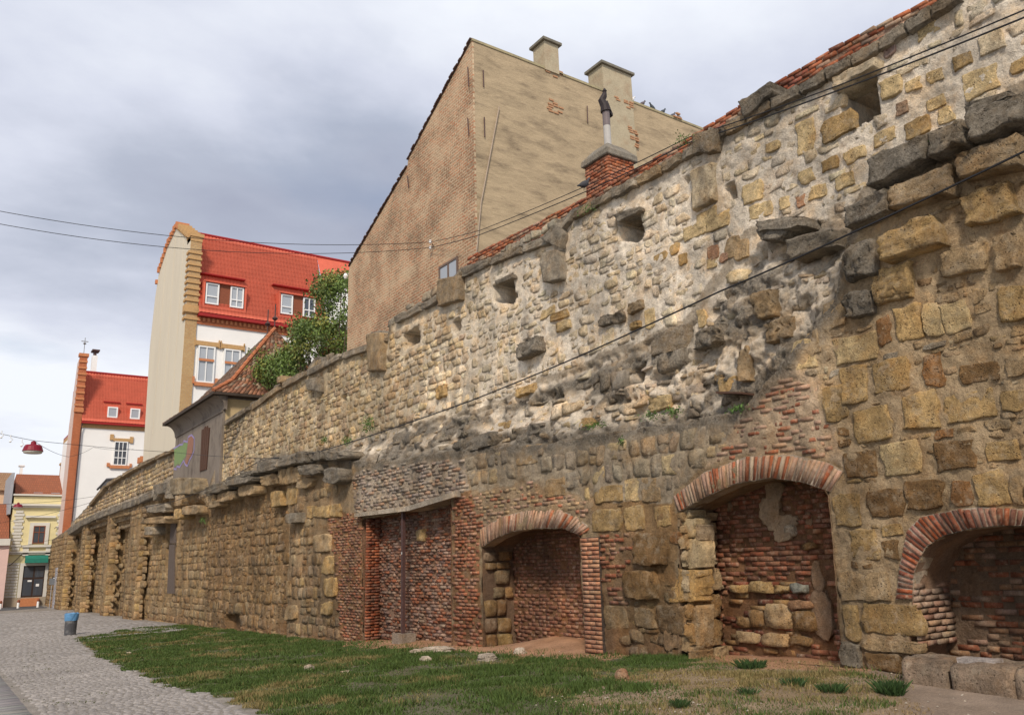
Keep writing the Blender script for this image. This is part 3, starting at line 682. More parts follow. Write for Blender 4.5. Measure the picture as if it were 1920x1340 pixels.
# coping slabs that follow the top edge
tops_px = [(420, 792), (470, 762), (530, 720), (575, 696), (640, 664), (690, 648), (724, 628), (742, 596), (790, 572), (832, 550), (866, 508), (920, 486), (980, 462), (1035, 442), (1075, 400), (1110, 380), (1150, 358), (1195, 334), (1240, 310), (1280, 286), (1318, 264),
    (1360, 236), (1400, 214), (1445, 190), (1500, 160), (1550, 133), (1600, 107), (1650, 76), (1700, 44), (1750, 13), (1800, -18), (1860, -56)]
for a, b in zip(tops_px[:-1], tops_px[1:]):
    if (b[0] - a[0]) < 22 or b[1] < -40: continue
    th = 7 + (b[0] - 400) * .013 + RNG.uniform(-1, 2)
    quadblock([(a[0] + 1, a[1] - 2), (b[0] - 1, b[1] - 2), (b[0] - 1, b[1] + th * .85), (a[0] + 1, a[1] + th * .85)], 10.52, (GRY, TAN, GRY, (.32, .27, .2))[RNG.integers(0, 4)], RNG.uniform(.03, .07), .6, RNG.uniform(.45, .8), RNG.uniform(.0, .12), .02)
# parapet slabs of the far end
far_px = [(128, 992), (156, 974), (180, 963), (202, 955), (230, 944), (258, 935), (291, 919), (318, 903)]
for a, b in zip(far_px[:-1], far_px[1:]):
    quadblock([(a[0], a[1] - 1), (b[0] - .5, b[1] - 1), (b[0] - .5, b[1] + 12), (a[0], a[1] + 12)], 9.9, GRY, .08, .5, .8, .3, .03)
for a, b in zip([(168, 944), (200, 906), (230, 888), (260, 871), (292, 855)], [(199, 907), (229, 889), (259, 872), (291, 856), (325, 842)]):
    quadblock([a, b, (b[0], b[1] + 6), (a[0], a[1] + 7)], 10.45, TAN, .08, .4, .55, .3, .03)

# --- everything between them, course by course
def fill(poly, cw, ch, gap, cols, prot, rnd, jit=.05, tilt=0., split=.15, rough=1., gmul=1., sink=.06, extra=(), skip=0., cj=.035):
    r = free(courses(poly, cw, ch, gap, split), extra)
    if skip: r = r[RNG.random(len(r)) > skip]
    if not len(r): return
    Q = quads_on_face(r, jit, rough); n = len(r); c = palette(n, cols)
    mc_ = mortar_col(Q[:, :, 1].mean(1), Q[:, :, 2].mean(1)); c = c * .68 + mc_ * .32
    c = c * (1 - .26 * np.clip(1 - (Q[:, :, 2].mean(1) - .2) / 3.0, 0, 1) * (Q[:, :, 1].mean(1) < 26))[:, None]
    cy, cz = Q[:, :, 1].mean(1), Q[:, :, 2].mean(1); g = grime(cy, cz) * gmul
    if poly is Z_UPM: c = c * (1 + .35 * np.clip((ypx(680) - cy) / (ypx(680) - ypx(880)), 0, 1))[:, None]
    if poly is Z_UP: c = c * (1 - .14 * np.clip((cy - ypx(1200)) / (ypx(880) - ypx(1200)), 0, 1))[:, None]
    nr = np.tile(MX, (n, 1)) + RNG.normal(0, 1, (n, 3)) * tilt * np.array([0, 1, 1]); nr /= np.linalg.norm(nr, axis=1)[:, None]
    stones.put(Q, nr, RNG.uniform(*prot, n), sink, RNG.uniform(*rnd, n), np.concatenate([c, g[:, None]], 1), cj)
bricksz = [Z_BL, Z_BR, Z_BM, Z_BP, Z_TRI]
fill(Z_UP, (.16, .44), (.12, .24), .02, ((.60, .48, .29), PALE, PALE, PALE, LIT, (.46, .36, .22), (.50, .43, .31)), (-.012, .022), (.1, .6), .09, extra=[Z_CORE])
fill(Z_UPM, (.18, .5), (.12, .25), .015, (LIT, TAN, TAN, OCH, PALE, (.30, .20, .12)), (-.008, .035), (.15, .7), .09, extra=[Z_CORE])
fill(Z_UPF, (.4, .9), (.22, .34), .03, (TAN, LIT, TAN, OCH), (.02, .07), (.3, .8), .06)
fill(Z_CORE, (.3, .7), (.20, .38), .04, (TAN, PALE, GRY, LIT, (.36, .30, .22)), (.0, .14), (.05, .35), .13, .1, .2, extra=[Z_RIGHT], skip=.72)
fill(Z_CORE, (.12, .40), (.08, .22), .03, (TAN, LIT, PALE, PALE, (.4, .33, .24), OCH, PALE), (-.04, .05), (.1, .5), .13, .08, .2, extra=[Z_RIGHT], skip=.5)
fill(Z_GREY, (.20, .44), (.24, .40), .02, (TAN, (.32, .26, .18), GRY, LIT, TAN), (-.005, .025), (.15, .5), .06)
fill(Z_RIGHT, (.10, .28), (.07, .15), .03, (TAN, OCH, TAN, BRN, (.38, .31, .21)), (-.01, .02), (.3, .9), .1, skip=.2)
fill(Z_ROUGH, (.30, .75), (.24, .5), .02, ((.34, .22, .11), TAN, (.30, .2, .1), BRN, TAN), (.0, .10), (.2, .7), .09, .1, extra=[Z_BP])
fill(Z_ROUGH, (.12, .3), (.10, .18), .02, (OCH, TAN, BRN, TAN), (-.01, .04), (.4, .9), .1, .1, extra=[Z_BP], skip=.3)
fill(Z_NEAR, (.28, .6), (.24, .38), .012, ((.33, .24, .14), OCH, BRN, (.30, .22, .13), TAN), (-.005, .04), (.15, .6), .07)
fill(Z_MIDL, (.32, .95), (.20, .45), .012, (BRN, (.27, .185, .10), BRN, (.30, .19, .085), (.235, .16, .085), (.26, .175, .085)), (-.01, .035), (.15, .6), .09)
fill(Z_MIDL, (.12, .3), (.08, .16), .01, (BRN, (.27, .185, .10), (.2, .13, .07)), (-.02, .03), (.3, .85), .12, skip=.55)
fill(Z_FAR, (.45, 1.2), (.26, .42), .015, ((.32, .23, .125), (.34, .22, .095), BRN, (.28, .2, .11), (.3, .2, .1)), (-.005, .04), (.15, .7), .06)
# the sides of the four piers, that look towards the street's near end
for far, near in PIERS:
    z_ = -1.5; rr_ = []
    while z_ < float(bay_z(near)) + .1:
        h_ = RNG.uniform(.30, .46); sp = RNG.uniform(.3, .55)
        if RNG.random() < .3: rr_ += [(X0 - .01, X0 + sp, z_, z_ + h_ - .02), (X0 + sp + .015, X0 + .86, z_, z_ + h_ - .02)]
        else: rr_.append((X0 - .01, X0 + .86, z_, z_ + h_ - .02))
        z_ += h_
    r = np.array(rr_); yq = np.full(len(r), near + .01)
    Q = np.stack([np.stack([r[:, a_], yq, r[:, b_]], 1) for a_, b_ in ((0, 2), (1, 2), (1, 3), (0, 3))], 1)
    gq = np.clip((r[:, 2] - float(bay_z(near)) + 1.6) / 1.6, 0, 1) * .7
    stones.put(Q, MYN, RNG.uniform(.0, .035, len(r)), .04, .15, np.concatenate([palette(len(r), ((.37, .24, .10), (.40, .27, .12), (.33, .22, .11), TAN)), gq[:, None]], 1), .02)
fillcnt = len(stones.V)

# --- brickwork
brick_face = Laid('brick', 'brickwork_rest', wall, M_BRICK, NOD_B, False, 300)
def bricks(poly, cols, prot=(.0, .03), w=.26, h=.076, gap=.014, skip=.03, L=brick_face, x=None, gmul=.8, rough=.6, extra=(), exclude=True, jit=.02):
    r = courses(poly, (w, w), (h * .97, h * 1.03), gap, 0)
    r[:, 0] += RNG.uniform(-.012, .012, len(r)); cut = RNG.random(len(r)) < .3; r[cut, 1] -= w * .45
    if exclude: r = free(r, extra)
    r = r[RNG.random(len(r)) > skip]
    Q = quads_on_face(r, jit, rough, x); n = len(r); c = palette(n, cols, .16) * .78 + np.array((.26, .18, .12)) * .22
    g = grime(Q[:, :, 1].mean(1), Q[:, :, 2].mean(1)) * gmul
    L.put(Q, MX, RNG.uniform(*prot, n), .04, .06, np.concatenate([c, g[:, None]], 1), .012)
bricks(Z_BL, (RED3, RED, (.25, .13, .08), (.30, .17, .1), RED3), (.005, .04), skip=.10)
bricks(Z_BR, (RED, RED2, RED3, RED, (.32, .16, .1)), (.005, .05), skip=.08)
bricks(Z_BM, (TAN, PINK, (.33, .2, .13), RED2, TAN), (.0, .02), skip=.08)
bricks(Z_BP, (RED3, RED, (.28, .15, .09)), (.0, .04), skip=.25)
bricks(Z_TRI, (RED2, PINK, RED, (.40, .25, .17), PINK, PINK), (-.005, .02), skip=.06, gap=.022)
bricks(Z_LINT, ((.33, .27, .22), (.28, .24, .2), PINK, (.24, .2, .17), (.36, .3, .24)), (.0, .05), skip=.12, w=.3, h=.085)
bricks(Pz([(1205, 1000), (1262, 1000), (1262, 1030), (1205, 1030)]), (RED3, BRN), (0, .03), skip=.3)

# --- arches of bricks on edge
def resample(pts, n):
    p = np.asarray(pts, float); d = np.r_[0, np.cumsum(np.linalg.norm(np.diff(p, axis=0), axis=1))]
    t = np.linspace(0, d[-1], n); return np.stack([np.interp(t, d, p[:, k]) for k in range(p.shape[1])], 1)
def arch(name_label, inner, outer, n, cols, x=X0, proud=.03, deep=.3):
    ai = resample(yz(inner, x), n + 1); ao = resample(yz(outer, x), n + 1)
    ring = MB(); 
    for i in range(n):
        a, b, c, d = ai[i], ai[i + 1], ao[i + 1], ao[i]
        ring.prism([(x - .012, *a), (x - .012, *b), (x - .012, *c), (x - .012, *d)], (deep, 0, 0))
    par = ring.build('brick_arch', M_MORTAR, wall, cols=np.array((.42, .345, .26, .05))); par['label'] = name_label
    L = Laid('arch_brick', 'arch_brick', par, M_BRICK, NOD_B, False, 999)
    # children of a part: their location is relative to the part's own origin (the world origin)
    class PP: pass
    L.V = []
    Q = []
    for i in range(n):
        f = .13; a, b = ai[i] * (1 - f) + ai[i + 1] * f, ai[i] * f + ai[i + 1] * (1 - f)
        d, c = ao[i] * (1 - f) + ao[i + 1] * f, ao[i] * f + ao[i + 1] * (1 - f)
        k = RNG.uniform(-.06, .03); c = c + (c - b) * k; d = d + (d - a) * k
        Q.append([(x, *a), (x, *b), (x, *c), (x, *d)])
    L.put(np.array(Q), MX, RNG.uniform(.02, .055, n), .04, .05, np.concatenate([palette(n, cols, .22), RNG.uniform(0, .3, (n, 1))], 1), .012)
    P = np.concatenate(L.V); C = np.concatenate(L.C); qd = patch_quads(len(NOD_B))
    for i in range(len(P)):
        me = mesh_from('arch_brick', P[i], quads=qd, cols=C[i], mats=[M_BRICK]); o = bpy.data.objects.new('arch_brick', me); COL.objects.link(o); o.parent = par
arch('shallow arch of red bricks on edge over the middle niche', [(904, 1026), (930, 1009), (961, 996), (1005, 990), (1057, 990), (1090, 1004)], [(901, 992), (944, 967), (995, 955), (1047, 953), (1083, 969), (1110, 992)], 44, (RED2, PINK, PINK, (.38, .23, .15), (.36, .24, .17)))
arch('shallow arch of pale mortared bricks over the tall niche', [(1274, 959), (1327, 930), (1378, 907), (1444, 896), (1504, 903), (1558, 922)], [(1264, 931), (1322, 884), (1403, 855), (1484, 852), (1555, 867), (1582, 884)], 46, (PINK, RED2, PINK, (.46, .34, .25), (.40, .27, .19), RED2))
arch('round arch of broken dark red bricks over the widest niche', [(1712, 1123), (1715, 1071), (1737, 1025), (1773, 1003), (1819, 991), (1862, 986), (1920, 985), (1990, 998), (2060, 1030)], [(1681, 1123), (1688, 1060), (1702, 993), (1728, 968), (1791, 955), (1834, 950), (1920, 954), (2020, 965), (2110, 1010)], 44, (RED3, RED, (.2, .1, .07), RED3, (.28, .14, .1)), proud=.05)

# --- insides of the niches
def niche(label, outline, depth, bx, reveal_col, back_col, back_fn, jamb_fn, floor_z=None):
    n = len(outline); zlo = outline[:, 1].min() - .2
    v, f, c = [], [], []
    pts = resample(outline, 60)
    for i, (y, z) in enumerate(pts):
        for k in range(5):
            xx = X0 - .02 + (depth + .1) * k / 4; jn = (fbm(y * 5, z * 5 + k, 3) - .5) * .05
            v.append((xx, y + jn, z + jn)); c.append(reveal_col)
    for i in range(len(pts) - 1):
        for k in range(4): f.append((i * 5 + k, i * 5 + k + 1, (i + 1) * 5 + k + 1, (i + 1) * 5 + k))
    par = link('niche_lining', mesh_from('niche_lining', v, polys=f, cols=np.array(c), smooth=True, mats=[M_MORTAR]), wall); par['label'] = label
    ya, yb = outline[:, 0].min() - .1, outline[:, 0].max() + .1; zt_ = outline[:, 1].max() + .1
    gy, gz = np.meshgrid(np.linspace(ya, yb, 50), np.linspace(zlo, zt_, 50), indexing='ij'); gy, gz = gy.ravel(), gz.ravel()
    gx = X0 + depth + (fbm(gy * 3, gz * 3, 6) - .5) * .12
    ii = np.arange(2500).reshape(50, 50); qq = np.stack([ii[:-1, :-1], ii[:-1, 1:], ii[1:, 1:], ii[1:, :-1]], -1).reshape(-1, 4)
    bk = bpy.data.objects.new('niche_back', mesh_from('niche_back', np.stack([gx, gy, gz], 1), quads=qq, cols=np.array((*back_col, 0.)), smooth=True, mats=[M_MORTAR])); COL.objects.link(bk); bk.parent = par
    bx_ = lambda y, z: X0 + depth + (fbm(y * 3, z * 3, 6) - .5) * .12
    return par, bx_, (ya, yb, zlo, zt_)
def emit_under(par, L, cap=300):
    P = np.concatenate(L.V); C = np.concatenate(L.C); S = np.concatenate(L.S); o_ = np.argsort(-S); g = len(L.nodes); qd = patch_quads(g)
    for i in o_[:cap]:
        o = bpy.data.objects.new(L.name, mesh_from(L.name, P[i], quads=qd, cols=C[i], smooth=L.smooth, mats=[L.mat])); COL.objects.link(o); o.parent = par
    r = o_[cap:]
    if len(r):
        qq = (qd[None] + (np.arange(len(r)) * g * g)[:, None, None]).reshape(-1, 4)
        o = bpy.data.objects.new(L.rest, mesh_from(L.rest, P[r].reshape(-1, 3), quads=qq, cols=C[r].reshape(-1, 4), smooth=L.smooth, mats=[L.mat])); COL.objects.link(o); o.parent = par; o['kind'] = 'stuff'
def back_bricks(par, bxf, poly, cols, w=.26, h=.073, gap=.009, prot=(.0, .045), skip=.05, avoid=(), cap=300, name='niche_brick'):
    L = Laid(name, 'niche_brickwork', par, M_BRICK, NOD_B, False)
    r = courses(np.asarray(poly), (w, w), (h * .93, h * 1.07), gap, 0); cut = RNG.random(len(r)) < .3; r[cut, 1] -= w * .45
    c = np.stack([(r[:, 0] + r[:, 1]) / 2, (r[:, 2] + r[:, 3]) / 2], 1)
    k = RNG.random(len(r)) > skip
    for a in avoid: k &= ~inpoly(c, a)
    r = r[k]; c = c[k]; Q = quads_on_face(r, .02, x=X0); Q[:, :, 0] = bxf(c[:, 0], c[:, 1])[:, None]
    L.put(Q, MX, RNG.uniform(*prot, len(r)) * .8, .05, .05, palette(len(r), cols, .16) * .72 + np.array((.20, .13, .085)) * .28, .008)
    emit_under(par, L, cap)
def jamb_pieces(par, y, xa, xb, za, zb_, cw, ch, cols, prot, rnd, mat=M_STONE, nodes=NOD_S, name='jamb_stone', lean=0.):
    r = courses(np.array([[xa, za], [xb, za], [xb, zb_], [xa, zb_]]), cw, ch, .03, .1)
    if not len(r): r = np.array([[xa, xb, za + k * ch[0], za + (k + 1) * ch[0] - .03] for k in range(int((zb_ - za) / ch[0]))])
    r[:, 0] = np.maximum(r[:, 0], xa)
    yl = y + lean * (r[:, 2] - za)
    Q = np.stack([np.stack([r[:, a], yl, r[:, b]], 1) for a, b in ((0, 2), (1, 2), (1, 3), (0, 3))], 1)
    L = Laid(name, name, par, mat, nodes, mat is M_STONE)
    L.put(Q, MYN, RNG.uniform(*prot, len(r)), .05, rnd, palette(len(r), cols), .03); emit_under(par, L)
def front_block(r, x, col, pr=.03, rd=.3):
    f = lambda v: 92 + (v - 92) * .70
    quadblock(zoomed([(f(r[0]), r[1]), (f(r[2]), r[1]), (f(r[2]), r[3]), (f(r[0]), r[3])], 1200, 660, 1.971), x, col, pr, .34, .03, rd, .04)
for r_, x_, c_ in (((92, 798, 268, 925), 10.02, (.42, .26, .10)), ((88, 930, 182, 1105), 10.04, (.30, .19, .10)), ((184, 930, 272, 1115), 10.06, (.34, .23, .12)), ((192, 690, 278, 798), 10.08, (.46, .35, .2)), ((98, 695, 188, 795), 10.05, (.36, .22, .12)),
                   ((120, 612, 262, 690), 10.06, (.45, .34, .19)), ((135, 580, 235, 612), 10.1, (.42, .32, .18)), ((262, 640, 280, 700), 10.1, (.36, .27, .17)),): front_block(r_, x_, c_)
def rect_px(x0, y0, x1, y1, X): 
    a = yz([(x0, (y0 + y1) / 2), (x1, (y0 + y1) / 2), ((x0 + x1) / 2, y0), ((x0 + x1) / 2, y1)], X)
    return np.array([[a[1, 0], a[3, 1]], [a[0, 0], a[3, 1]], [a[0, 0], a[2, 1]], [a[1, 0], a[2, 1]]])
def box_poly(b): ya, yb, z0, z1 = b; return [(ya, z0), (yb, z0), (yb, z1), (ya, z1)]

DARKR = (.13, .045, .026)
# doorway under the slanting lintel
par, bf, bb = niche('shallow recess lined with crumbling red brick behind the iron post', OPEN['door'], .42, None, (.20, .11, .065, 0), (.24, .15, .10), None, None)
patchp = [yz([(735, 1070), (760, 1060), (800, 1010), (800, 1100), (790, 1190), (740, 1200)], 10.4), yz([(700, 1110), (750, 1090), (745, 1200), (700, 1200)], 10.4)]
back_bricks(par, bf, box_poly(bb), (RED3, RED, (.25, .12, .08), (.30, .2, .15), (.2, .12, .1)), prot=(.01, .09), skip=.08, avoid=[], w=.24)
zf_ = float(OPEN['door'][1, 1]); yd = float(OPEN['door'][:2, 0].min()) - .03
L = Laid('jamb_brick', 'jamb_brick', par, M_BRICK, NOD_B, False)
Q = []
zc_ = ground_z(10, yd) - .1; k = 0
while zc_ < zf_ - .05:
    for xa in ((X0 - .02, X0 + .22), (X0 + .235, X0 + .42)) if k % 2 else ((X0 - .02, X0 + .12), (X0 + .135, X0 + .42)):
        Q.append([(xa[0], yd - .02, zc_), (xa[1], yd - .02, zc_), (xa[1], yd - .02, zc_ + .062), (xa[0], yd - .02, zc_ + .062)])
    zc_ += .076; k += 1
L.put(np.array(Q), MYN, RNG.uniform(.01, .06, len(Q)), .04, .1, palette(len(Q), (RED, RED3, RED2, (.2, .08, .05))), .02); emit_under(par, L)
s_ = Laid('yellow_stone', 'yellow_stone', par, M_STONE, NOD_S, True)
P = rect_px(783, 992, 800, 1014, 10.4); s_.put(quads_on_face(np.array([[P[0, 0], P[1, 0], P[0, 1], P[2, 1]]]), .05, x=10.36), MX, .05, .05, .2, YEL); emit_under(par, s_)
# middle niche
par, bf, bb = niche('middle niche with a brick back and sandstone side', OPEN['mid'], .82, None, (.17, .11, .07, 0), (.17, .09, .045), None, None)
back_bricks(par, bf, box_poly(bb), (RED3, (.2, .075, .045), (.24, .1, .06), DARKR), prot=(0, .04), skip=.03)
ym = float(OPEN['mid'][:2, 0].min()) - .02; jamb_pieces(par, ym - .02, X0 + .02, X0 + .80, -.35, float(OPEN['mid'][1, 1]), (.2, .45), (.18, .40), ((.26, .17, .08), (.24, .17, .1), (.3, .19, .08), BRN), (.0, .035), .3)
# tall niche
par, bf, bb = niche('tall niche closed with red bricks over a few big stones', OPEN['tall'], .75, None, (.26, .18, .11, 0), (.17, .09, .045), None, None)
rub = yz(zoomed([(330, 850), (640, 850), (640, 1120), (300, 1120)], 1200, 660, 1.971), 10.75)
plas = yz(zoomed([(470, 470), (525, 470), (530, 560), (590, 640), (560, 700), (505, 690), (480, 640), (445, 620), (455, 540)], 1200, 660, 1.971), 10.75)
plas2 = yz(zoomed([(640, 770), (700, 770), (720, 1100), (660, 1100)], 1200, 660, 1.971), 10.75)
back_bricks(par, bf, box_poly(bb), (RED, RED3, (.27, .09, .05), (.3, .13, .07), RED, DARKR), prot=(0, .06), skip=.03, avoid=[rub, plas, plas2], w=.27)
s_ = Laid('stone', 'stone', par, M_STONE, NOD_S, True)
for x0, y0, x1, y1, c in ((335, 855, 410, 890, OCH), (412, 845, 500, 890, YEL), (502, 858, 562, 888, OCH), (566, 855, 628, 890, (.24, .24, .2)), (472, 925, 565, 1022, TAN), (412, 945, 465, 1018, BRN), (568, 958, 668, 1030, BRN), (558, 915, 655, 952, (.3, .17, .09)), (362, 975, 412, 1018, BRN), (360, 1030, 450, 1075, TAN), (450, 1035, 555, 1090, TAN), (560, 1045, 640, 1085, BRN), (540, 640, 585, 685, (.4, .33, .24)), (610, 700, 660, 730, BRN)):
    P = rect_px(1200 + x0 / 1.971, 660 + y0 / 1.971, 1200 + x1 / 1.971, 660 + y1 / 1.971, 10.75)
    s_.put(quads_on_face(np.array([[P[0, 0], P[1, 0], P[0, 1], P[2, 1]]]), .04, x=10.72), MX, .05, .06, .5, c)
emit_under(par, s_)
L = Laid('niche_brick', 'niche_brick', par, M_BRICK, NOD_B, False)
r = courses(rub, (.3, .3), (.085, .095), .016, 0); c = np.stack([(r[:, 0] + r[:, 1]) / 2, (r[:, 2] + r[:, 3]) / 2], 1); r = r[RNG.random(len(r)) > .3]
L.put(quads_on_face(r, .04, x=10.74), MX, RNG.uniform(0, .03, len(r)), .05, .1, palette(len(r), (DARKR, RED3, BRN), .2), .02); emit_under(par, L)
s_ = Laid('mortar_patch', 'mortar_patch', par, M_MORTAR, NOD_L, True)
for x0, y0, x1, y1 in ((468, 468, 528, 560), (445, 535, 535, 640), (478, 600, 592, 662), (500, 640, 570, 705), (612, 590, 640, 640), (640, 770, 690, 900), (650, 880, 710, 1080), (330, 560, 345, 590)):
    P = rect_px(1200 + x0 / 1.971, 660 + y0 / 1.971, 1200 + x1 / 1.971, 660 + y1 / 1.971, 10.75)
    s_.put(quads_on_face(np.array([[P[0, 0], P[1, 0], P[0, 1], P[2, 1]]]), .08, x=10.715), MX, .03 if x0 < 600 else .01, .06, .8, np.array((.36, .26, .165) if x0 < 600 else (.24, .16, .10)), .05)
emit_under(par, s_)
yt = float(OPEN['tall'][:2, 0].min()) - .01; zt2 = float(OPEN['tall'][1, 1])
s_ = Laid('jamb_stone', 'jamb_stone', par, M_STONE, NOD_L, True)
gzt = float(ground_z(10, yt)); zz = gzt - .15
hs = [.30, .40, .44, .38, .30, .22, .2, .2]
for k, h in enumerate(hs):
    if zz > zt2 - .05: break
    h = min(h, zt2 - zz); w1 = X0 + (.72 if k in (1, 2, 4) else RNG.uniform(.34, .42))
    def jq(a, b): return [(a, yt - .03, zz), (b, yt - .03, zz), (b, yt - .03, zz + h - .02), (a, yt - .03, zz + h - .02)]
    s_.put(np.array([jq(X0 - .03, w1)]) + RNG.normal(0, .022, (1, 4, 3)) * [1, .3, 1], MYN, RNG.uniform(.0, .05), .08, RNG.uniform(.1, .5), np.array((((.27, .17, .08), (.31, .19, .08), (.27, .17, .075), (.33, .25, .15), (.36, .28, .17), TAN, TAN, (.3, .2, .1))[k])), .06)
    if w1 < X0 + .6: s_.put(np.array([jq(w1 + .02, X0 + .74)]), MYN, .07, .08, .5, np.array(TAN), .03)
    zz += h
emit_under(par, s_)
# widest niche
par, bf, bb = niche('wide low niche with a patched plaster and brick back', OPEN['wide'], .85, None, (.25, .165, .11, 0), (.19, .13, .085), None, None)
Zo = lambda p: yz(zoomed(p, 1540, 860, 2.792), 10.85)
back_bricks(par, bf, box_poly(bb), (RED3, (.22, .11, .06), (.26, .14, .07), RED, (.3, .2, .14)), prot=(.0, .05), skip=.12, avoid=[Zo([(690, 600), (830, 580), (900, 660), (890, 720), (700, 720)]), Zo([(640, 800), (760, 780), (780, 880), (730, 1010), (600, 1010)])])
yw = float(OPEN['wide'][1, 0])
L = Laid('jamb_brick', 'jamb_brick', par, M_BRICK, NOD_B, False); Q = []
zc_ = float(OPEN['wide'][1, 1]) - .55; k = 0
while zc_ < float(OPEN['wide'][2, 1]) + .35:
    yy = yw - max(0, zc_ - float(OPEN['wide'][2, 1])) * .45 - .02
    for xa in ((X0, X0 + .24), (X0 + .255, X0 + .5), (X0 + .515, X0 + .82)) if k % 2 else ((X0, X0 + .12), (X0 + .135, X0 + .38), (X0 + .395, X0 + .64), (X0 + .655, X0 + .83)):
        Q.append([(xa[0], yy, zc_), (xa[1], yy, zc_), (xa[1], yy, zc_ + .06), (xa[0], yy, zc_ + .06)])
    zc_ += .075; k += 1
L.put(np.array(Q), MYN, RNG.uniform(.0, .04, len(Q)), .04, .1, palette(len(Q), ((.27, .18, .13), (.3, .19, .13), (.24, .13, .09), (.26, .19, .14))), .02); emit_under(par, L)

# --- slanting lintel over the doorway
m = MB(); a = [(664, 969), (766, 957), (853, 931)]; b = [(664, 962), (766, 948), (853, 920)]
A = on_x(a, 9.82); B = on_x(b, 9.82)
for i in range(2): m.prism([A[i], A[i + 1], B[i + 1], B[i]], (.75, 0, 0))
m.build('lintel_slab', M_MORTAR, wall, cols=np.array((.42, .36, .28, .18)))
# weathered boards standing in the slit
for xa, xb, ya, yb in ((318, 330, 938, 1018), (313, 327, 1020, 1112)):
    p = on_x([(xa, yb), (xb - 1, yb), (xb, ya), (xa + 4, ya)], 10.42); m = MB(); m.prism(list(p), (.06, 0, 0)); m.build('board', None or plain('weathered_board', (.11, .085, .07), .9, .4, 12), wall)
# iron bracket sticking out of the core
m = MB(); p = on_x([(1342, 737), (1390, 738)], 9.9); m.prism([p[0], p[1], p[1] + [0, 0, .03], p[0] + [0, 0, .03]], (.5, 0, 0))
m.build('iron_bar', plain('rusty_iron', (.085, .045, .03), .85, .3), wall)
stones.emit(); big.emit(); brick_face.emit()
# ================================================================== GROUND
EDGE = on_ground([(-60, 1130), (20, 1131), (104, 1141), (235, 1170), (309, 1172), (230, 1180), (140, 1198), (190, 1230), (262, 1263), (330, 1288), (405, 1308), (500, 1348), (560, 1400), (700, 1600)])[:, :2]
def grass_amount(x, y):
    """0..1 how much lawn grows at a point"""
    P = np.stack([x, y], 1)
    lawn_px = [(138, 1197), (230, 1181), (310, 1171), (420, 1166), (540, 1180), (560, 1192), (640, 1196), (690, 1188), (760, 1196), (850, 1206), (960, 1212), (1040, 1205), (1130, 1220), (1280, 1212), (1350, 1212), (1500, 1225),
               (1600, 1252), (1690, 1262), (1700, 1300), (1760, 1345), (1800, 1420), (640, 1480), (560, 1400), (500, 1346), (405, 1306), (330, 1286), (262, 1262), (190, 1229)]
    poly = on_ground(lawn_px)[:, :2]
    jx = x + (fbm(x * 2.1, y * 2.1, 61) - .5) * .8; jy = y + (fbm(x * 2.1, y * 2.1, 71) - .5) * 1.2
    return inpoly(np.stack([jx, jy], 1), poly).astype(float)
DRY = on_ground([(1040, 1345), (1080, 1300), (1180, 1268), (1290, 1240), (1400, 1222), (1600, 1240), (1700, 1262), (1900, 1380), (1900, 1500), (1000, 1480)])[:, :2]
DIRT = on_ground([(640, 1212), (760, 1218), (900, 1224), (990, 1234), (1080, 1238), (1140, 1242), (1180, 1230), (1290, 1226), (1360, 1246), (1560, 1262), (1620, 1262), (1690, 1280), (1700, 1330), (1780, 1360), (2100, 1500), (2400, 1300), (1800, 1150), (900, 1150), (640, 1150)])[:, :2]
gy_ = np.concatenate([np.linspace(-12, 2, 20), np.linspace(2.3, 30, 190), np.linspace(30.5, 100, 120), np.linspace(105, 900, 30)])
gx_ = np.concatenate([np.linspace(-500, -12, 25), np.linspace(-11, -2, 20), np.linspace(-1.8, 11.8, 130), np.linspace(13, 700, 30)])
GXm, GYm = np.meshgrid(gx_, gy_, indexing='ij'); gx, gy = GXm.ravel(), GYm.ravel()
gz = ground_z(gx, gy)
near = (gy < 60) & (gx > -3) & (gx < 12)
ga = grass_amount(gx, gy)
gz = gz + near * ((fbm(gx * 1.5, gy * 1.5, 3) - .5) * .05 * (ga > 0) + (fbm(gx * 7, gy * 7, 3) - .5) * .02)
# earth heaped inside the middle niche, trodden hollow before the wide one
ymid = float(OPEN['mid'][:, 0].mean()); gz = gz + (.16 + .07 * fbm(gx * 5, gy * 5, 3)) * np.exp(-((gy - ymid) / 1.1) ** 2) * np.clip((gx - 9.7) / .9, 0, 1)
gz = gz + .05 * np.exp(-((gy - 19.2) / 2.6) ** 2) * np.clip((gx - 9.4) / .9, 0, 1)
P2 = np.stack([gx + (fbm(gx * 2, gy * 2, 5) - .5) * .6, gy + (fbm(gx * 2, gy * 2, 15) - .5) * .6], 1)
nz = fbm(gx * 1.3, gy * 1.3, 44)[:, None]
gc = np.tile((.235, .21, .18), (len(gx), 1))
gc = np.where(ga[:, None] > 0, np.array((.085, .075, .035)) + nz * .05, gc)
dryk = inpoly(P2, DRY)[:, None]; gc = np.where(dryk, np.array((.19, .13, .07)) + nz * .07, gc)
dk = inpoly(P2, DIRT)[:, None]; gc = np.where(dk, np.array((.30, .155, .075)) + nz * .06, gc)
near_d = (dk[:, 0]) & (gy < 6.5); gc[near_d] = np.array((.20, .145, .10)) + nz[near_d] * .06
ii = np.arange(len(gx)).reshape(GXm.shape); qq = np.stack([ii[:-1, :-1], ii[1:, :-1], ii[1:, 1:], ii[:-1, 1:]], -1).reshape(-1, 4)
link('ground', mesh_from('ground', np.stack([gx, gy, gz], 1), quads=qq, cols=gc, smooth=True, mats=[M_GROUND]), None, kind='structure')

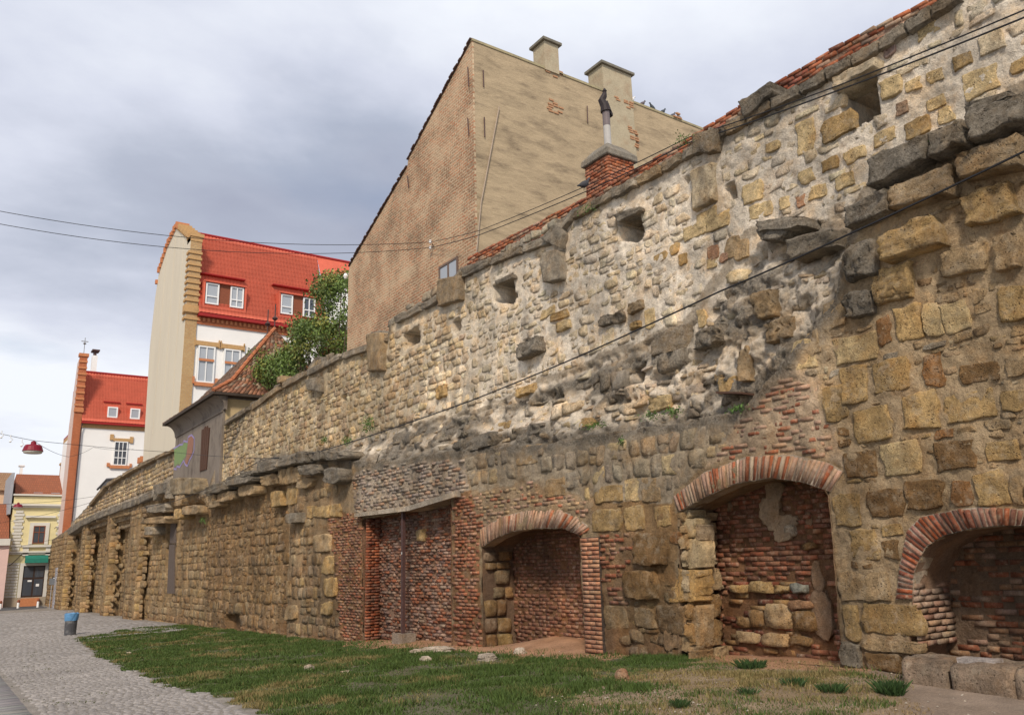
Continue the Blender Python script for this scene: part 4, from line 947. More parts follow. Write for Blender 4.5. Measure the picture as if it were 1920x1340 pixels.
# --- cobbled street
def street_mask(x, y):
    jx = x + (fbm(x * 2.5, y * 2.5, 91) - .5) * .5
    e = on_ground([(104, 1141), (309, 1173)])
    i = np.argsort(EDGE[5:, 1]); lim = np.interp(y, EDGE[6:, 1][::-1], EDGE[6:, 0][::-1])
    ymax = EDGE[6, 1]
    return np.where(y < ymax, jx < lim - .05, x < 10.0)
cob_rows = []
LINE = on_ground([(2, 1265), (70, 1345)])[:, :2]          # edge of the smooth strip of slabs at the left
pl = np.polyfit(LINE[:, 1], LINE[:, 0], 1)
y = 7.6
while y < 82:
    s = .125 if y < 26 else (.19 if y < 44 else .34)
    x = -2.2 + RNG.uniform(0, s)
    while x < 10:
        w = s * RNG.uniform(.85, 1.15); cob_rows.append((x, x + w - .018, y, y + s - .018)); x += w
    y += s
cr_ = np.array(cob_rows); cx_, cy_ = (cr_[:, 0] + cr_[:, 1]) / 2, (cr_[:, 2] + cr_[:, 3]) / 2
k = street_mask(cx_, cy_) & ((cx_ < 5.5) | (cy_ > 30)) & (cx_ > np.polyval(pl, cy_) + .1) & (RNG.random(len(cx_)) > .02)
r_ = rays([(0, 0)])
cr_, cx_, cy_ = cr_[k], cx_[k], cy_[k]
def flat_quads(r, amp=.06):
    n = len(r); w = (r[:, 1] - r[:, 0])[:, None]; h = (r[:, 3] - r[:, 2])[:, None]; j = RNG.normal(0, 1, (n, 4, 2)) * amp
    xs = np.stack([r[:, 0], r[:, 1], r[:, 1], r[:, 0]], 1) + j[:, :, 0] * w; ys = np.stack([r[:, 2], r[:, 2], r[:, 3], r[:, 3]], 1) + j[:, :, 1] * h
    zs = ground_z(xs.ravel(), ys.ravel()).reshape(n, 4) + .008 + (fbm(xs * 1.1, ys * 1.1, 8) - .5) * .03
    return np.stack([xs, ys, zs], 2)
street = thing('cobbled_street', None, None, (0, 20, 0)); del street['label'], street['category']; street['kind'] = 'structure'
cb = Laid('cobble', 'cobbles_beyond', street, M_COBBLE, np.array([-1, -.72, .72, 1.]), True, 300)
tone = .245 + (fbm(cx_ * .5, cy_ * .5, 3) - .5) * .09
cb.put(flat_quads(cr_), np.array([0, 0, 1.]), RNG.uniform(.002, .010, len(cr_)), .03, .55, np.stack([tone * 1.07, tone * .985, tone * .91], 1) * RNG.uniform(.88, 1.12, (len(cr_), 1)), .02)
cb.emit()
slab_rows = []
y = 7.6
while y < 30:
    x = np.polyval(pl, y) - .02
    for k in range(5): slab_rows.append((x - .6 * (k + 1) + .008, x - .6 * k, y, y + .392))
    y += .4
sl = Laid('paving_slab', 'paving_slabs_beyond', street, M_COBBLE, NOD_B, False, 300)
sr = np.array(slab_rows); sl.put(flat_quads(sr, .004), np.array([0, 0, 1.]), .006, .03, .02, palette(len(sr), ((.22, .21, .20),), .08), .002); sl.emit()

# --- grass: blades by the ten thousand
m_, t_, b_ = new_mat('grass_blade'); at = t_.nodes.new('ShaderNodeAttribute'); at.attribute_name = 'Col'
t_.links.new(at.outputs['Color'], b_.inputs['Base Color']); b_.inputs['Roughness'].default_value = .7
b_.inputs['Subsurface Weight'].default_value = 0.0
M_GRASS = m_
def blades(n, x0, x1, y0, y1, dens, hgt, colf, name, label_kind='stuff', hw=.0042):
    # more blades near the camera: sample Y by 1/Y
    u = RNG.random(n); y = y0 * (y1 / y0) ** u; x = RNG.uniform(x0, x1, n)
    d = dens(x, y); k = RNG.random(n) < d; x, y = x[k], y[k]; n = len(x)
    z = ground_z(x, y) + (fbm(x * 1.5, y * 1.5, 3) - .5) * .05 - .005
    h = hgt(x, y) * RNG.uniform(.5, 1.3, n); a = RNG.uniform(0, 2 * np.pi, n); w = hw * (1 + y / 10) * RNG.uniform(.7, 1.3, n)
    lean = RNG.normal(0, .45, (n, 2)) * h[:, None]
    A = np.stack([x - np.cos(a) * w, y - np.sin(a) * w, z], 1); B = np.stack([x + np.cos(a) * w, y + np.sin(a) * w, z], 1)
    C = np.stack([x + lean[:, 0], y + lean[:, 1], z + h], 1)
    V = np.stack([A, B, C], 1).reshape(-1, 3); c = colf(x, y); cc = np.repeat(c, 3, 0)
    o = link(name, mesh_from(name, V, quads=np.arange(3 * n).reshape(n, 3), cols=cc, mats=[M_GRASS]), None, kind='stuff'); return o
lawnpoly = None
def patchy(x, y): return fbm(x * .9, y * .7, 101)
def isdry(x, y): return inpoly(np.stack([x + (fbm(x * 2, y * 2, 5) - .5) * .9, y + (fbm(x * 2, y * 2, 15) - .5) * .9], 1), DRY)
def dens_g(x, y):
    g = grass_amount(x, y) * np.where(inpoly(np.stack([x + (fbm(x * 3, y * 3, 25) - .5) * .5, y], 1), DIRT), .12, 1.); p = patchy(x, y); dr = isdry(x, y)
    edge = fbm(x * 3, y * 3, 33)
    return g * np.where(dr, .20 + .80 * sstep(.50, .62, edge) * sstep(.45, .6, p), .25 + .75 * sstep(.36, .50, p))
def hg(x, y): return .022 + .058 * sstep(.35, .65, fbm(x * 2.2, y * 2.2, 12)) * np.where(isdry(x, y), .8, 1.)
def col_g(x, y):
    n = len(x); p = fbm(x * 1.1, y * .8, 202) + (fbm(x * 4, y * 4, 7) - .5) * .4; dry = sstep(.56, .80, p + .12 * isdry(x, y) + RNG.normal(0, .09, n))[:, None]
    g = np.array((.046, .082, .018)) * RNG.uniform(.55, 1.5, (n, 1)) + np.array((.02, .015, 0)) * RNG.random((n, 1))
    s = np.array((.24, .185, .075)) * RNG.uniform(.6, 1.2, (n, 1))
    return g * (1 - dry) + s * dry
blades(620000, 2.2, 10.4, 5.2, 42, dens_g, hg, col_g, 'grass')
def dens_s(x, y):
    return (isdry(x, y) & (grass_amount(x, y) > 0)) * .5 * sstep(.42, .60, fbm(x * 2.2, y * 2.2, 8))
def col_s(x, y): return np.array((.27, .19, .085)) * RNG.uniform(.4, 1.15, (len(x), 1))
blades(90000, 3.5, 10.2, 4.2, 16, dens_s, lambda x, y: .022 + 0 * x, col_s, 'dry_grass', hw=.004)
# weeds creeping between the cobbles
def dens_w(x, y): return (street_mask(x, y) & (x > np.polyval(pl, y))) * sstep(.60, .68, fbm(x * 1.6, y * 1.2, 19)) * .5 * (x > .6)
blades(60000, -1, 7, 7.8, 32, dens_w, lambda x, y: .02 + 0 * x, lambda x, y: np.array((.075, .085, .028)) * RNG.uniform(.6, 1.3, (len(x), 1)), 'street_weeds', hw=.005)
# taller tufts
def tuft(px, py, r, n, h, label, X=None, colr=(.034, .066, .018)):
    if X is None: c = on_ground([(px, py)])[0]
    else: c = on_x([(px, py)], X)[0]
    n = int(n * 2.2); a = RNG.uniform(0, 2 * np.pi, n); q = RNG.random(n) ** .8 * r
    x = c[0] + np.cos(a) * q * (1 if X is None else .4); y = c[1] + np.sin(a) * q; z = np.full(n, c[2] - .01)
    hh = h * .7 * RNG.uniform(.2, 1.25, n); w = .0013 * (1 + abs(c[1]) / 7); b = RNG.uniform(0, 2 * np.pi, n)
    L = np.stack([np.cos(a) * q * .3 + RNG.normal(0, .38, n) * hh, np.sin(a) * q * .3 + RNG.normal(0, .38, n) * hh], 1)
    A = np.stack([x - np.cos(b) * w, y - np.sin(b) * w, z], 1); B = np.stack([x + np.cos(b) * w, y + np.sin(b) * w, z], 1)
    M1 = np.stack([x + L[:, 0] * .5 + np.cos(b) * w, y + L[:, 1] * .5 + np.sin(b) * w, z + hh * .7], 1); C = np.stack([x + L[:, 0], y + L[:, 1], z + hh], 1)
    V = np.stack([A, B, M1, C], 1).reshape(-1, 3); cc = np.repeat(np.array(colr) * RNG.uniform(.6, 1.5, (n, 1)), 4, 0)
    o = link('grass_tuft' if X is None else 'wall_plant', mesh_from('tuft', V, quads=np.arange(4 * n).reshape(n, 4), cols=cc, mats=[M_GRASS]))
    return tag(o, label, 'plant', 'weeds rooted in the wall ledges' if X else 'tall tufts on the trodden ground')
for px, py, r, n, h, lab in ((1670, 1300, .13, 260, .2, 'dark green tuft nearest the kerb stones of the wide niche'), (1410, 1252, .16, 220, .16, 'low green tuft in front of the tall niche opening'), (1560, 1296, .14, 200, .13, 'green tuft on dry ground left of the one by the kerb'),
                          (1490, 1284, .12, 160, .12, 'small green tuft on dry ground below the right jamb of the tall niche'), (1275, 1322, .1, 130, .1, 'small tuft at the bottom edge among the dry grass'), (1400, 1300, .1, 120, .1, 'short tuft on straw between the bottom edge and tall niche')):
    tuft(px, py, r, n, h, lab)
for px, py, r, n, h, lab, X in ((690, 802, .28, 240, .34, 'bright green weed, largest on the ledge above the stone cornice', 10.3), (650, 830, .2, 110, .2, 'yellow green weed low beside the largest ledge weed', 10.2), (608, 828, .15, 80, .16, 'small pale weed furthest down the ledge', 10.3),
                             (1262, 775, .16, 130, .1, 'green weeds on the ledge left of the brick patch', 10.0), (1220, 782, .16, 120, .09, 'thin weeds along the ledge above the grey stone course', 10.0), (1385, 770, .2, 120, .09, 'weeds at the foot of the broken core beside the brick patch', 9.95), (1115, 800, .25, 110, .08, 'low weeds on the ledge over the middle niche', 10.0),
                             (1165, 830, .05, 60, .1, 'tiny weed in a joint below the ledge', 9.95), (380, 977, .2, 60, .2, 'weed hanging beside the old slit with boards', 10.0), (1750, 268, .08, 60, .08, 'small weed on the black slabs of the broken cornice', 9.75), (1280, 268, .2, 80, .14, 'pale weed on the coping just right of the brick chimney', 10.35), (1100, 345 + 50, .2, 60, .1, 'thin weed on the coping left of the brick chimney', 10.35)):
    q_c = on_x([(px, py)], X)[0]; n2 = int(n * 1.6); pp = q_c + RNG.normal(0, 1, (n2, 3)) * [r * .35, r * .55, h * .38] + [0, 0, h * .3]
    dd = RNG.normal(0, 1, (n2, 3)); dd[:, 2] += .4; dd /= np.linalg.norm(dd, axis=1)[:, None]; ee = np.cross(dd, RNG.normal(0, 1, (n2, 3))); ee /= np.linalg.norm(ee, axis=1)[:, None]; s4 = (.022 + .012 * abs(q_c[1]) / 10) * RNG.uniform(.6, 1.4, (n2, 1))
    VV = np.stack([pp, pp + dd * s4 * .5 + ee * s4 * .28, pp + dd * s4, pp + dd * s4 * .5 - ee * s4 * .28], 1).reshape(-1, 3)
    o = thing('wall_plant', lab, 'plant', (0, 0, 0), 'weeds rooted in the wall ledges'); link('foliage', mesh_from('foliage', VV, quads=np.arange(4 * n2).reshape(n2, 4), cols=np.repeat(np.array((.075, .14, .03)) * RNG.uniform(.5, 1.5, (n2, 1)), 4, 0), mats=[M_GRASS]), o, kind='stuff')

# --- loose stones and fragments
def rock(name, label, cat, px, py, w, h, d, col, group=None, g=0., ang=0., mat=None, z_up=0.):
    c = on_ground([(px, py)])[0]; rr = random.Random(int(px * 7 + py)); bm_v, fcs = [], []
    K = 10; R = 6
    for i in range(R + 1):
        t = i / R; zz = h * math.sin(t * math.pi / 2) if i < R else h
        rad = math.cos(t * math.pi / 2) ** .45 if i < R else .25
        for j in range(K):
            a = 2 * math.pi * j / K; s = rad * (1 + rr.uniform(-.16, .16))
            x, y = math.cos(a) * w / 2 * s, math.sin(a) * d / 2 * s
            bm_v.append((c[0] + x * math.cos(ang) - y * math.sin(ang), c[1] + x * math.sin(ang) + y * math.cos(ang), c[2] + z_up - .015 + zz * (1 + rr.uniform(-.1, .1))))
    for i in range(R):
        for j in range(K): fcs.append((i * K + j, i * K + (j + 1) % K, (i + 1) * K + (j + 1) % K, (i + 1) * K + j))
    fcs.append(tuple(R * K + j for j in range(K)))
    o = link(name, mesh_from(name, bm_v, polys=fcs, cols=np.array((*col, g)), mats=[mat or M_STONE]))
    return tag(o, label, cat, group)
WH = (.50, .42, .33)
A35 = -math.radians(35)
for px, py, w, h, d, lab in ((822, 1222, .78, .13, .34, 'long flat broken pale stone lying in the grass before the door recess'), (785, 1224, .42, .10, .3, 'thin pale fragment touching the left end of the long flat stone'), (798, 1241, .24, .12, .2, 'small pale lump in the grass just below the long flat stone'),
                          (914, 1237, .38, .13, .28, 'lone pale stone in the grass between the doorway and the middle niche'), (968, 1201, .3, .2, .25, 'rounded stone on red earth at the left of the middle niche'), (1009, 1196, .3, .1, .22, 'brown stone on top of the little pile in the middle niche'),
                          (1006, 1212, .2, .12, .2, 'small pale stone low in the little pile in the middle niche'), (975, 1225, .26, .12, .2, 'pale stone at the grass edge below the middle niche'), (976, 1176, .26, .2, .25, 'pale crumbled stone deepest inside the middle niche'), (660, 1182, .9, .1, .4, 'flat pale slab half sunk at the foot of the brick jamb'),
                          (648, 1262, .24, .06, .18, 'thin pale fragment far left in the grass'), (579, 1257, .2, .12, .2, 'small white stone alone in the middle of the lawn'), (240, 1226, .2, .08, .15, 'tiny pale stone near the edge of the street'), (910, 1209, .3, .08, .2, 'flat pale fragment at the foot of the right brick jamb'),
                          (1166, 1276, .2, .16, .18, 'orange brown stone where the lawn turns dry')):
    rock('loose_stone', lab, 'stone', px, py, w, h, d, WH if 'brown' not in lab else (.3, .17, .1), 'loose stones in front of the niches', ang=A35 + random.uniform(-.4, .4))
# scattered chips
cv = []; cf = []
for k in range(260):
    px, py = random.uniform(1000, 1900), random.uniform(1225, 1340)
    if k % 3 == 0: px, py = random.uniform(600, 1100), random.uniform(1195, 1225)
    c = on_ground([(px, py)])[0]; s = random.uniform(.008, .022); b = len(cv)
    for q in range(4): a = q * 1.57 + random.uniform(-.4, .4); cv.append((c[0] + math.cos(a) * s, c[1] + math.sin(a) * s, c[2] + .004))
    cv.append((c[0], c[1], c[2] + s * .9)); cf += [(b, b + 1, b + 4), (b + 1, b + 2, b + 4), (b + 2, b + 3, b + 4), (b + 3, b, b + 4)]
link('gravel_chips', mesh_from('gravel_chips', cv, polys=cf, cols=np.array((.5, .44, .36, 0)), mats=[M_STONE]), None, kind='stuff')
# kerb stones before the wide niche
for a, lab in ((((1692, 1243), (1775, 1238), (1778, 1282), (1698, 1272)), 'short left kerb stone before the widest niche'), (((1780, 1240), (1905, 1262), (1900, 1292), (1790, 1280)), 'long cracked kerb stone before the widest niche'), (((1902, 1256), (2050, 1262), (2060, 1310), (1908, 1292)), 'kerb stone cut by the right edge of the picture')):
    p = on_x(a, 9.55); z0 = ground_z(9.5, p[:, 1].mean()) - .1; y1, y0 = p[0, 1], p[1, 1]; z1 = float(p[:2, 2].max())
    n = 14; V = []; nx, ny, nzz = 10, n, 6
    gxx, gyy = np.meshgrid(np.linspace(9.52, 10.15, nx), np.linspace(y0 + .01, y1 - .01, ny), indexing='ij')
    top = z1 + (fbm(gxx * 6, gyy * 6, 2) - .5) * .06 - .06 * np.clip((9.62 - gxx) / .1, 0, 1)
    vs = np.stack([gxx.ravel(), gyy.ravel(), top.ravel()], 1); i2 = np.arange(nx * ny).reshape(nx, ny); q2 = [tuple(x) for x in np.stack([i2[:-1, :-1], i2[1:, :-1], i2[1:, 1:], i2[:-1, 1:]], -1).reshape(-1, 4)]
    vs = list(map(tuple, vs)); 
    ring_ = list(i2[:, 0]) + list(i2[-1, 1:]) + list(i2[::-1, -1][1:]) + list(i2[0, ::-1][1:-1]); b = len(vs)
    for q in ring_:
        v = vs[q]; vs.append((v[0] + random.uniform(-.02, .02) - .015, v[1], (v[2] + z0) / 2))
    for q in ring_: v = vs[q]; vs.append((v[0], v[1], z0))
    R_ = len(ring_)
    for s_ in range(R_):
        t_2 = (s_ + 1) % R_; q2 += [(ring_[s_], b + s_, b + t_2, ring_[t_2]), (b + s_, b + R_ + s_, b + R_ + t_2, b + t_2)]
    o = link('kerb_stone', mesh_from('kerb_stone', vs, polys=[tuple(map(int, f)) for f in q2], cols=np.array((.27, .20, .14, .12)), smooth=True, mats=[M_STONE])); tag(o, lab, 'kerb stone', 'kerb stones before the widest niche')
kt = float(z1)
p = on_x([(1803, 1244), (1873, 1246)], 9.75); m = MB(); m.box(9.66, 9.86, p[1, 1], p[0, 1], p[0, 2] - .01, p[0, 2] + .075); o = m.build('white_slab', M_MORTAR, cols=np.array((.52, .46, .42, .05))); tag(o, 'small whitish oblong slab lying on the kerb stones', 'slab')
p = on_x([(1846, 1222)], 10.1)[0]; rk = rock('loose_brick', 'broken red brick piece behind the white slab in the widest niche', 'brick', 1846, 1230, .13, .09, .1, RED); rk.location = (0, 0, 0)

# --- the newer brick pillar
pil = thing('brick_pillar', 'straight pillar of new orange bricks at the right side of the middle niche', 'pillar', (9.93, ypx(1110), 0))
pl_ = Laid('brick', 'brick', pil, M_BRICK, NOD_B, False, 400)
p = on_x([(1089, 1008), (1122, 1012), (1098, 1216), (1130, 1216)], 9.93); yl, yr = p[0, 1], p[1, 1]; yl2, yr2 = p[2, 1], p[3, 1]; zt3, zb3 = p[0, 2], p[2, 2] - .05
Q = []; nr = 26; hh = (zt3 - zb3) / nr
for k in range(nr):
    f = (k + .5) / nr; a = yl2 + (yl - yl2) * f; b = yr2 + (yr - yr2) * f; z = zb3 + k * hh
    sp = a + (b - a) * (.36 if k % 2 else .64)
    for u0, u1 in ((a, sp + .007), (sp - .007, b)): Q.append([(9.93, u0, z), (9.93, u1, z), (9.93, u1, z + hh - .014), (9.93, u0, z + hh - .014)])
pl_.put(np.array(Q), MX, RNG.uniform(.012, .02, len(Q)), .03, .03, palette(len(Q), ((.42, .20, .115), (.45, .24, .14), (.36, .16, .09)), .12), .004); pl_.emit()
Q = []
for k in range(nr):
    z = zb3 + k * hh; sp = 10.05 if k % 2 else 10.18
    for u0, u1 in ((9.93, sp - .007), (sp + .007, 10.3)): Q.append([(u0, yr2, z), (u1, yr2, z), (u1, yr2, z + hh - .014), (u0, yr2, z + hh - .014)])
m = MB(); m.add([(9.935, yl2, zb3), (9.935, yr2, zb3), (9.935, yr, zt3), (9.935, yl, zt3), (10.3, yl2, zb3), (10.3, yr2, zb3), (10.3, yr, zt3), (10.3, yl, zt3)], [(3, 2, 1, 0), (4, 5, 6, 7), (0, 1, 5, 4), (1, 2, 6, 5), (2, 3, 7, 6), (3, 0, 4, 7)])
m.build('mortar_joints', M_MORTAR, pil, cols=np.array((.10, .075, .06, 0)))
# --- iron post in the doorway
pb = on_x([(755, 1186)], 9.98)[0]; ptp = on_x([(757, 962)], 9.98)[0]
po = thing('iron_post', 'slim rusty brown iron post propping the slanting lintel', 'post', (9.98, pb[1], pb[2]))
M_IRON = plain('brown_iron', (.075, .04, .035), .6, .3, 8)
m = MB(); m.box(9.95, 10.03, pb[1] - .045, pb[1] + .045, pb[2] - .05, ptp[2] + .05); m.build('shaft', M_IRON, po)
m = MB(); m.box(9.94, 9.955, pb[1] - .02, pb[1] + .02, (pb[2] * .35 + ptp[2] * .65), (pb[2] * .35 + ptp[2] * .65) + .06); m.build('bolt', plain('steel', (.4, .4, .38), .4, .2), po)
m = MB(); m.box(9.82, 10.2, pb[1] - .28, pb[1] + .28, pb[2] - .3, pb[2] - .01); m.build('footing', M_MORTAR, po, cols=np.array((.26, .21, .16, 0)))

# --- red brick parapet behind the coping
par_ = thing('brick_parapet', 'low red brick wall rising behind the stone coping up to the chimney and beyond', 'parapet', (11.3, 12, 6))
XP = 11.05
pt = on_x([(884, 478), (1100, 368), (1290, 258), (1400, 186), (1580, 78), (1745, -5), (1930, -95), (2060, -160)], XP); pbm = on_x([(884, 560), (1100, 460), (1290, 340), (1400, 290), (1580, 180), (1745, 100), (1930, 20), (2060, -60)], XP)
m = MB()
for i in range(len(pt) - 1): m.prism([pbm[i + 1], pbm[i], pt[i] - [0, 0, .1], pt[i + 1] - [0, 0, .1]][::-1], (.4, 0, 0))
m.build('mortar_body', M_MORTAR, par_, cols=np.array((.30, .20, .14, .15)))
L = Laid('brick', 'brickwork_rest', par_, M_BRICK, NOD_B, False, 300)
Q = []
yt_, zt_ = pt[::-1, 1], pt[::-1, 2]; yb_, zb_ = pbm[::-1, 1], pbm[::-1, 2]
for k in range(9):
    y = yt_[0]
    while y < yt_[-1]:
        w = .27; z = np.interp(y + w / 2, yt_, zt_) - .075 * k - .09
        if RNG.random() > (.02 + .05 * k): Q.append([(XP, y + w - .014, z), (XP, y, z), (XP, y, z + .062), (XP, y + w - .014, z + .062)])
        y += w
    yt_ = yt_ + (.13 if k % 2 else -.13)
# laid to the level of each brick: the wall top steps down with the courses
Q = np.array(Q)
L.put(Q, MX, RNG.uniform(.01, .05, len(Q)), .04, .06, np.concatenate([palette(len(Q), (RED2, RED, PINK, RED2, (.3, .1, .06)), .2), RNG.uniform(0, .5, (len(Q), 1))], 1), .015); L.emit()
# ================================================================== BUILDINGS BEHIND THE WALL
def rect_y(x0, y0, x1, y1, Y):        # pixel rectangle -> X0, X1, Z0, Z1 on the plane Y
    a = on_y([(x0, (y0 + y1) / 2), (x1, (y0 + y1) / 2), ((x0 + x1) / 2, y0), ((x0 + x1) / 2, y1)], Y)
    return a[0, 0], a[1, 0], a[3, 2], a[2, 2]
def zrect_y(r, ox, oy, s, Y): return rect_y(ox + r[0] / s, oy + r[1] / s, ox + r[2] / s, oy + r[3] / s, Y)
def plaster(name, col, stain=(.2, .16, .11), amt=.5, bump=.5, horiz=(1, 1, 1), var=.14, big_s=.6):
    m, t, b = new_mat(name); p = pos(t)
    a = mnoise(t, big_s, 7, .62, vscale(t, p, horiz)); f = mnoise(t, 26, 4, .7, p); g = mnoise(t, 2.4, 6, .7, vscale(t, p, horiz))
    k = mrange(t, .3, .7, 0, 1, mmath(t, 'ADD', mmath(t, 'MULTIPLY', g, .6), mmath(t, 'MULTIPLY', f, .4)))
    c = mmix(t, k, tuple(x * (1 - var) for x in col), tuple(min(1, x * (1 + var)) for x in col))
    c = mmix(t, mmath(t, 'MULTIPLY', mrange(t, .50, .68, 0, 1, mmath(t, 'ADD', mmath(t, 'MULTIPLY', a, .6), mmath(t, 'MULTIPLY', g, .42))), amt, True), c, stain)
    t.links.new(c, b.inputs['Base Color']); b.inputs['Roughness'].default_value = .93
    h = mmath(t, 'ADD', mmath(t, 'MULTIPLY', g, 1.0), mmath(t, 'MULTIPLY', f, .3)); mbump(t, b, h, bump, .04)
    return m
def brickmat(name, c1, c2, mort, axis='Y', bw=.26, bh=.08, var=.4, scale=1.0, msize=.012, stain=.4, rough_pos=.015):
    m, t, b = new_mat(name); p = pos(t)
    s = t.nodes.new('ShaderNodeSeparateXYZ'); t.links.new(p, s.inputs[0]); cb_ = t.nodes.new('ShaderNodeCombineXYZ')
    nn = mnoise(t, 5, 3, .6, p)
    t.links.new(mmath(t, 'ADD', s.outputs[0 if axis == 'X' else 1], mmath(t, 'MULTIPLY', nn, rough_pos * 3)), cb_.inputs[0])
    t.links.new(mmath(t, 'ADD', s.outputs[2], mmath(t, 'MULTIPLY', mnoise(t, 2.1, 4, .6, p), rough_pos * 4)), cb_.inputs[1])
    br = t.nodes.new('ShaderNodeTexBrick'); t.links.new(cb_.outputs[0], br.inputs[0])
    br.inputs['Color1'].default_value = (*c1, 1); br.inputs['Color2'].default_value = (*c2, 1); br.inputs['Mortar'].default_value = (*mort, 1)
    br.inputs['Scale'].default_value = scale; br.inputs['Brick Width'].default_value = bw; br.inputs['Row Height'].default_value = bh; br.inputs['Mortar Size'].default_value = msize; br.inputs['Mortar Smooth'].default_value = .3
    f = mnoise(t, 14, 5, .7, p); g = mnoise(t, .9, 6, .65, p)
    c = mmix(t, mrange(t, .3, .7, .0, 1, f), br.outputs[0], mort)
    vm = t.nodes.new('ShaderNodeVectorMath'); vm.operation = 'SCALE'; t.links.new(mmix(t, .35, br.outputs[0], c), vm.inputs[0]); t.links.new(mrange(t, .3, .7, 1 - var * .6, 1 + var * .6, mmath(t, 'ADD', mmath(t, 'MULTIPLY', f, .5), mmath(t, 'MULTIPLY', g, .5))), vm.inputs['Scale'])
    c = mmix(t, mmath(t, 'MULTIPLY', mrange(t, .48, .66, 0, stain, g), 1, True), vm.outputs[0], mort)
    t.links.new(c, b.inputs['Base Color']); b.inputs['Roughness'].default_value = .95
    h = mmath(t, 'ADD', mmath(t, 'MULTIPLY', mmath(t, 'SUBTRACT', 1.0, br.outputs['Fac']), .7), mmath(t, 'MULTIPLY', f, .8)); mbump(t, b, h, .9, .02)
    return m
M_GLASS, _t, _b = new_mat('window_glass'); _b.inputs['Base Color'].default_value = (.06, .07, .085, 1); _b.inputs['Roughness'].default_value = .06; _b.inputs['Specular IOR Level'].default_value = .9
M_CURT, _t, _b = new_mat('curtained_glass'); _b.inputs['Base Color'].default_value = (.36, .39, .42, 1); _b.inputs['Roughness'].default_value = .15; _b.inputs['Specular IOR Level'].default_value = .7
M_WHITE = plain('white_paint', (.78, .78, .76), .5, .04, 3, .05)
M_WALLW = plain('white_render', (.80, .79, .76), .9, .045, .7, .1, fine=20)
M_OBR = brickmat('orange_brick', (.50, .15, .06), (.42, .12, .05), (.40, .17, .09), 'X', .25, .11, .2, stain=.1)
M_OBR2 = plain('orange_brick_trim', (.50, .20, .09), .9, .18, 6, .3)
M_YBR = brickmat('yellow_brick', (.50, .33, .15), (.44, .26, .11), (.42, .31, .19), 'X', .25, .14, .2, stain=.1)
M_YBR2 = plain('yellow_brick_trim', (.47, .29, .13), .9, .2, 8, .3)
M_REDROOF = plain('red_metal_tile', (.58, .125, .072), .6, .14, 1.2, .03, fine=10)
M_DKRED = plain('red_metal_trim', (.30, .02, .018), .45, .1)
M_BROWNW = plain('brown_wood', (.22, .07, .035), .7, .2, 10)

def window_y(par, X0_, X1_, Z0_, Z1_, Y, cols=2, rows=(.0, .62, 1.), fw=.09, glass=M_CURT, frame=M_WHITE, deep=.12):
    m = MB(); yb = Y + deep
    m.box(X0_, X0_ + fw, Y, yb, Z0_, Z1_).box(X1_ - fw, X1_, Y, yb, Z0_, Z1_).box(X0_ + fw, X1_ - fw, Y, yb, Z0_, Z0_ + fw).box(X0_ + fw, X1_ - fw, Y, yb, Z1_ - fw, Z1_)
    w = X1_ - X0_ - 2 * fw; h = Z1_ - Z0_ - 2 * fw
    for c in range(1, cols): xx = X0_ + fw + w * c / cols; m.box(xx - fw * .35, xx + fw * .35, Y + .01, yb, Z0_ + fw, Z1_ - fw)
    for r in rows[1:-1]: zz = Z0_ + fw + h * r; m.box(X0_ + fw, X1_ - fw, Y + .004, yb - .004, zz - fw * .4, zz + fw * .4)
    o = m.build('window', frame, par)
    for c in range(cols):
        for r0, r1 in zip(rows[:-1], rows[1:]):
            p_ = MB(); p_.box(X0_ + fw + w * c / cols, X0_ + fw + w * (c + 1) / cols, yb - .045, yb - .03, Z0_ + fw + h * r0, Z0_ + fw + h * r1)
            me = mesh_from('pane', p_.v, polys=p_.f, mats=[glass]); q_ = bpy.data.objects.new('pane', me); COL.objects.link(q_); q_.parent = o
    return o
def tile_roof(par, E0, E1, R0, R1, cw=.22, rh=.38, name='roof', mat=M_REDROOF, amp=.028):
    """pressed metal tile sheet between an eave line and a ridge line"""
    E0, E1, R0, R1 = map(lambda v: np.asarray(v, float), (E0, E1, R0, R1)); wid = np.linalg.norm(E1 - E0); hei = np.linalg.norm(R0 - E0)
    nrm = np.cross(E1 - E0, R0 - E0); nrm /= np.linalg.norm(nrm); nr = max(2, int(hei / rh)); nc2 = int(wid / cw) * 4
    V, rowsn = [], 0
    uu = np.linspace(0, 1, nc2 + 1); wave = np.abs(np.sin(np.pi * uu * int(wid / cw))) ** .7 * amp
    for k in range(nr):
        for tt_, off in ((k / nr, .07), ((k + .97) / nr, 0.0)):
            a = E0 + (R0 - E0) * tt_; b = E1 + (R1 - E1) * tt_
            V.append(a[None] + (b - a)[None] * uu[:, None] + nrm[None] * (wave + off)[:, None]); rowsn += 1
    V = np.concatenate(V); i = np.arange(len(V)).reshape(rowsn, nc2 + 1)
    q = np.stack([i[:-1, :-1], i[:-1, 1:], i[1:, 1:], i[1:, :-1]], -1).reshape(-1, 4)
    return link(name, mesh_from(name, V, quads=q, mats=[mat]), par)

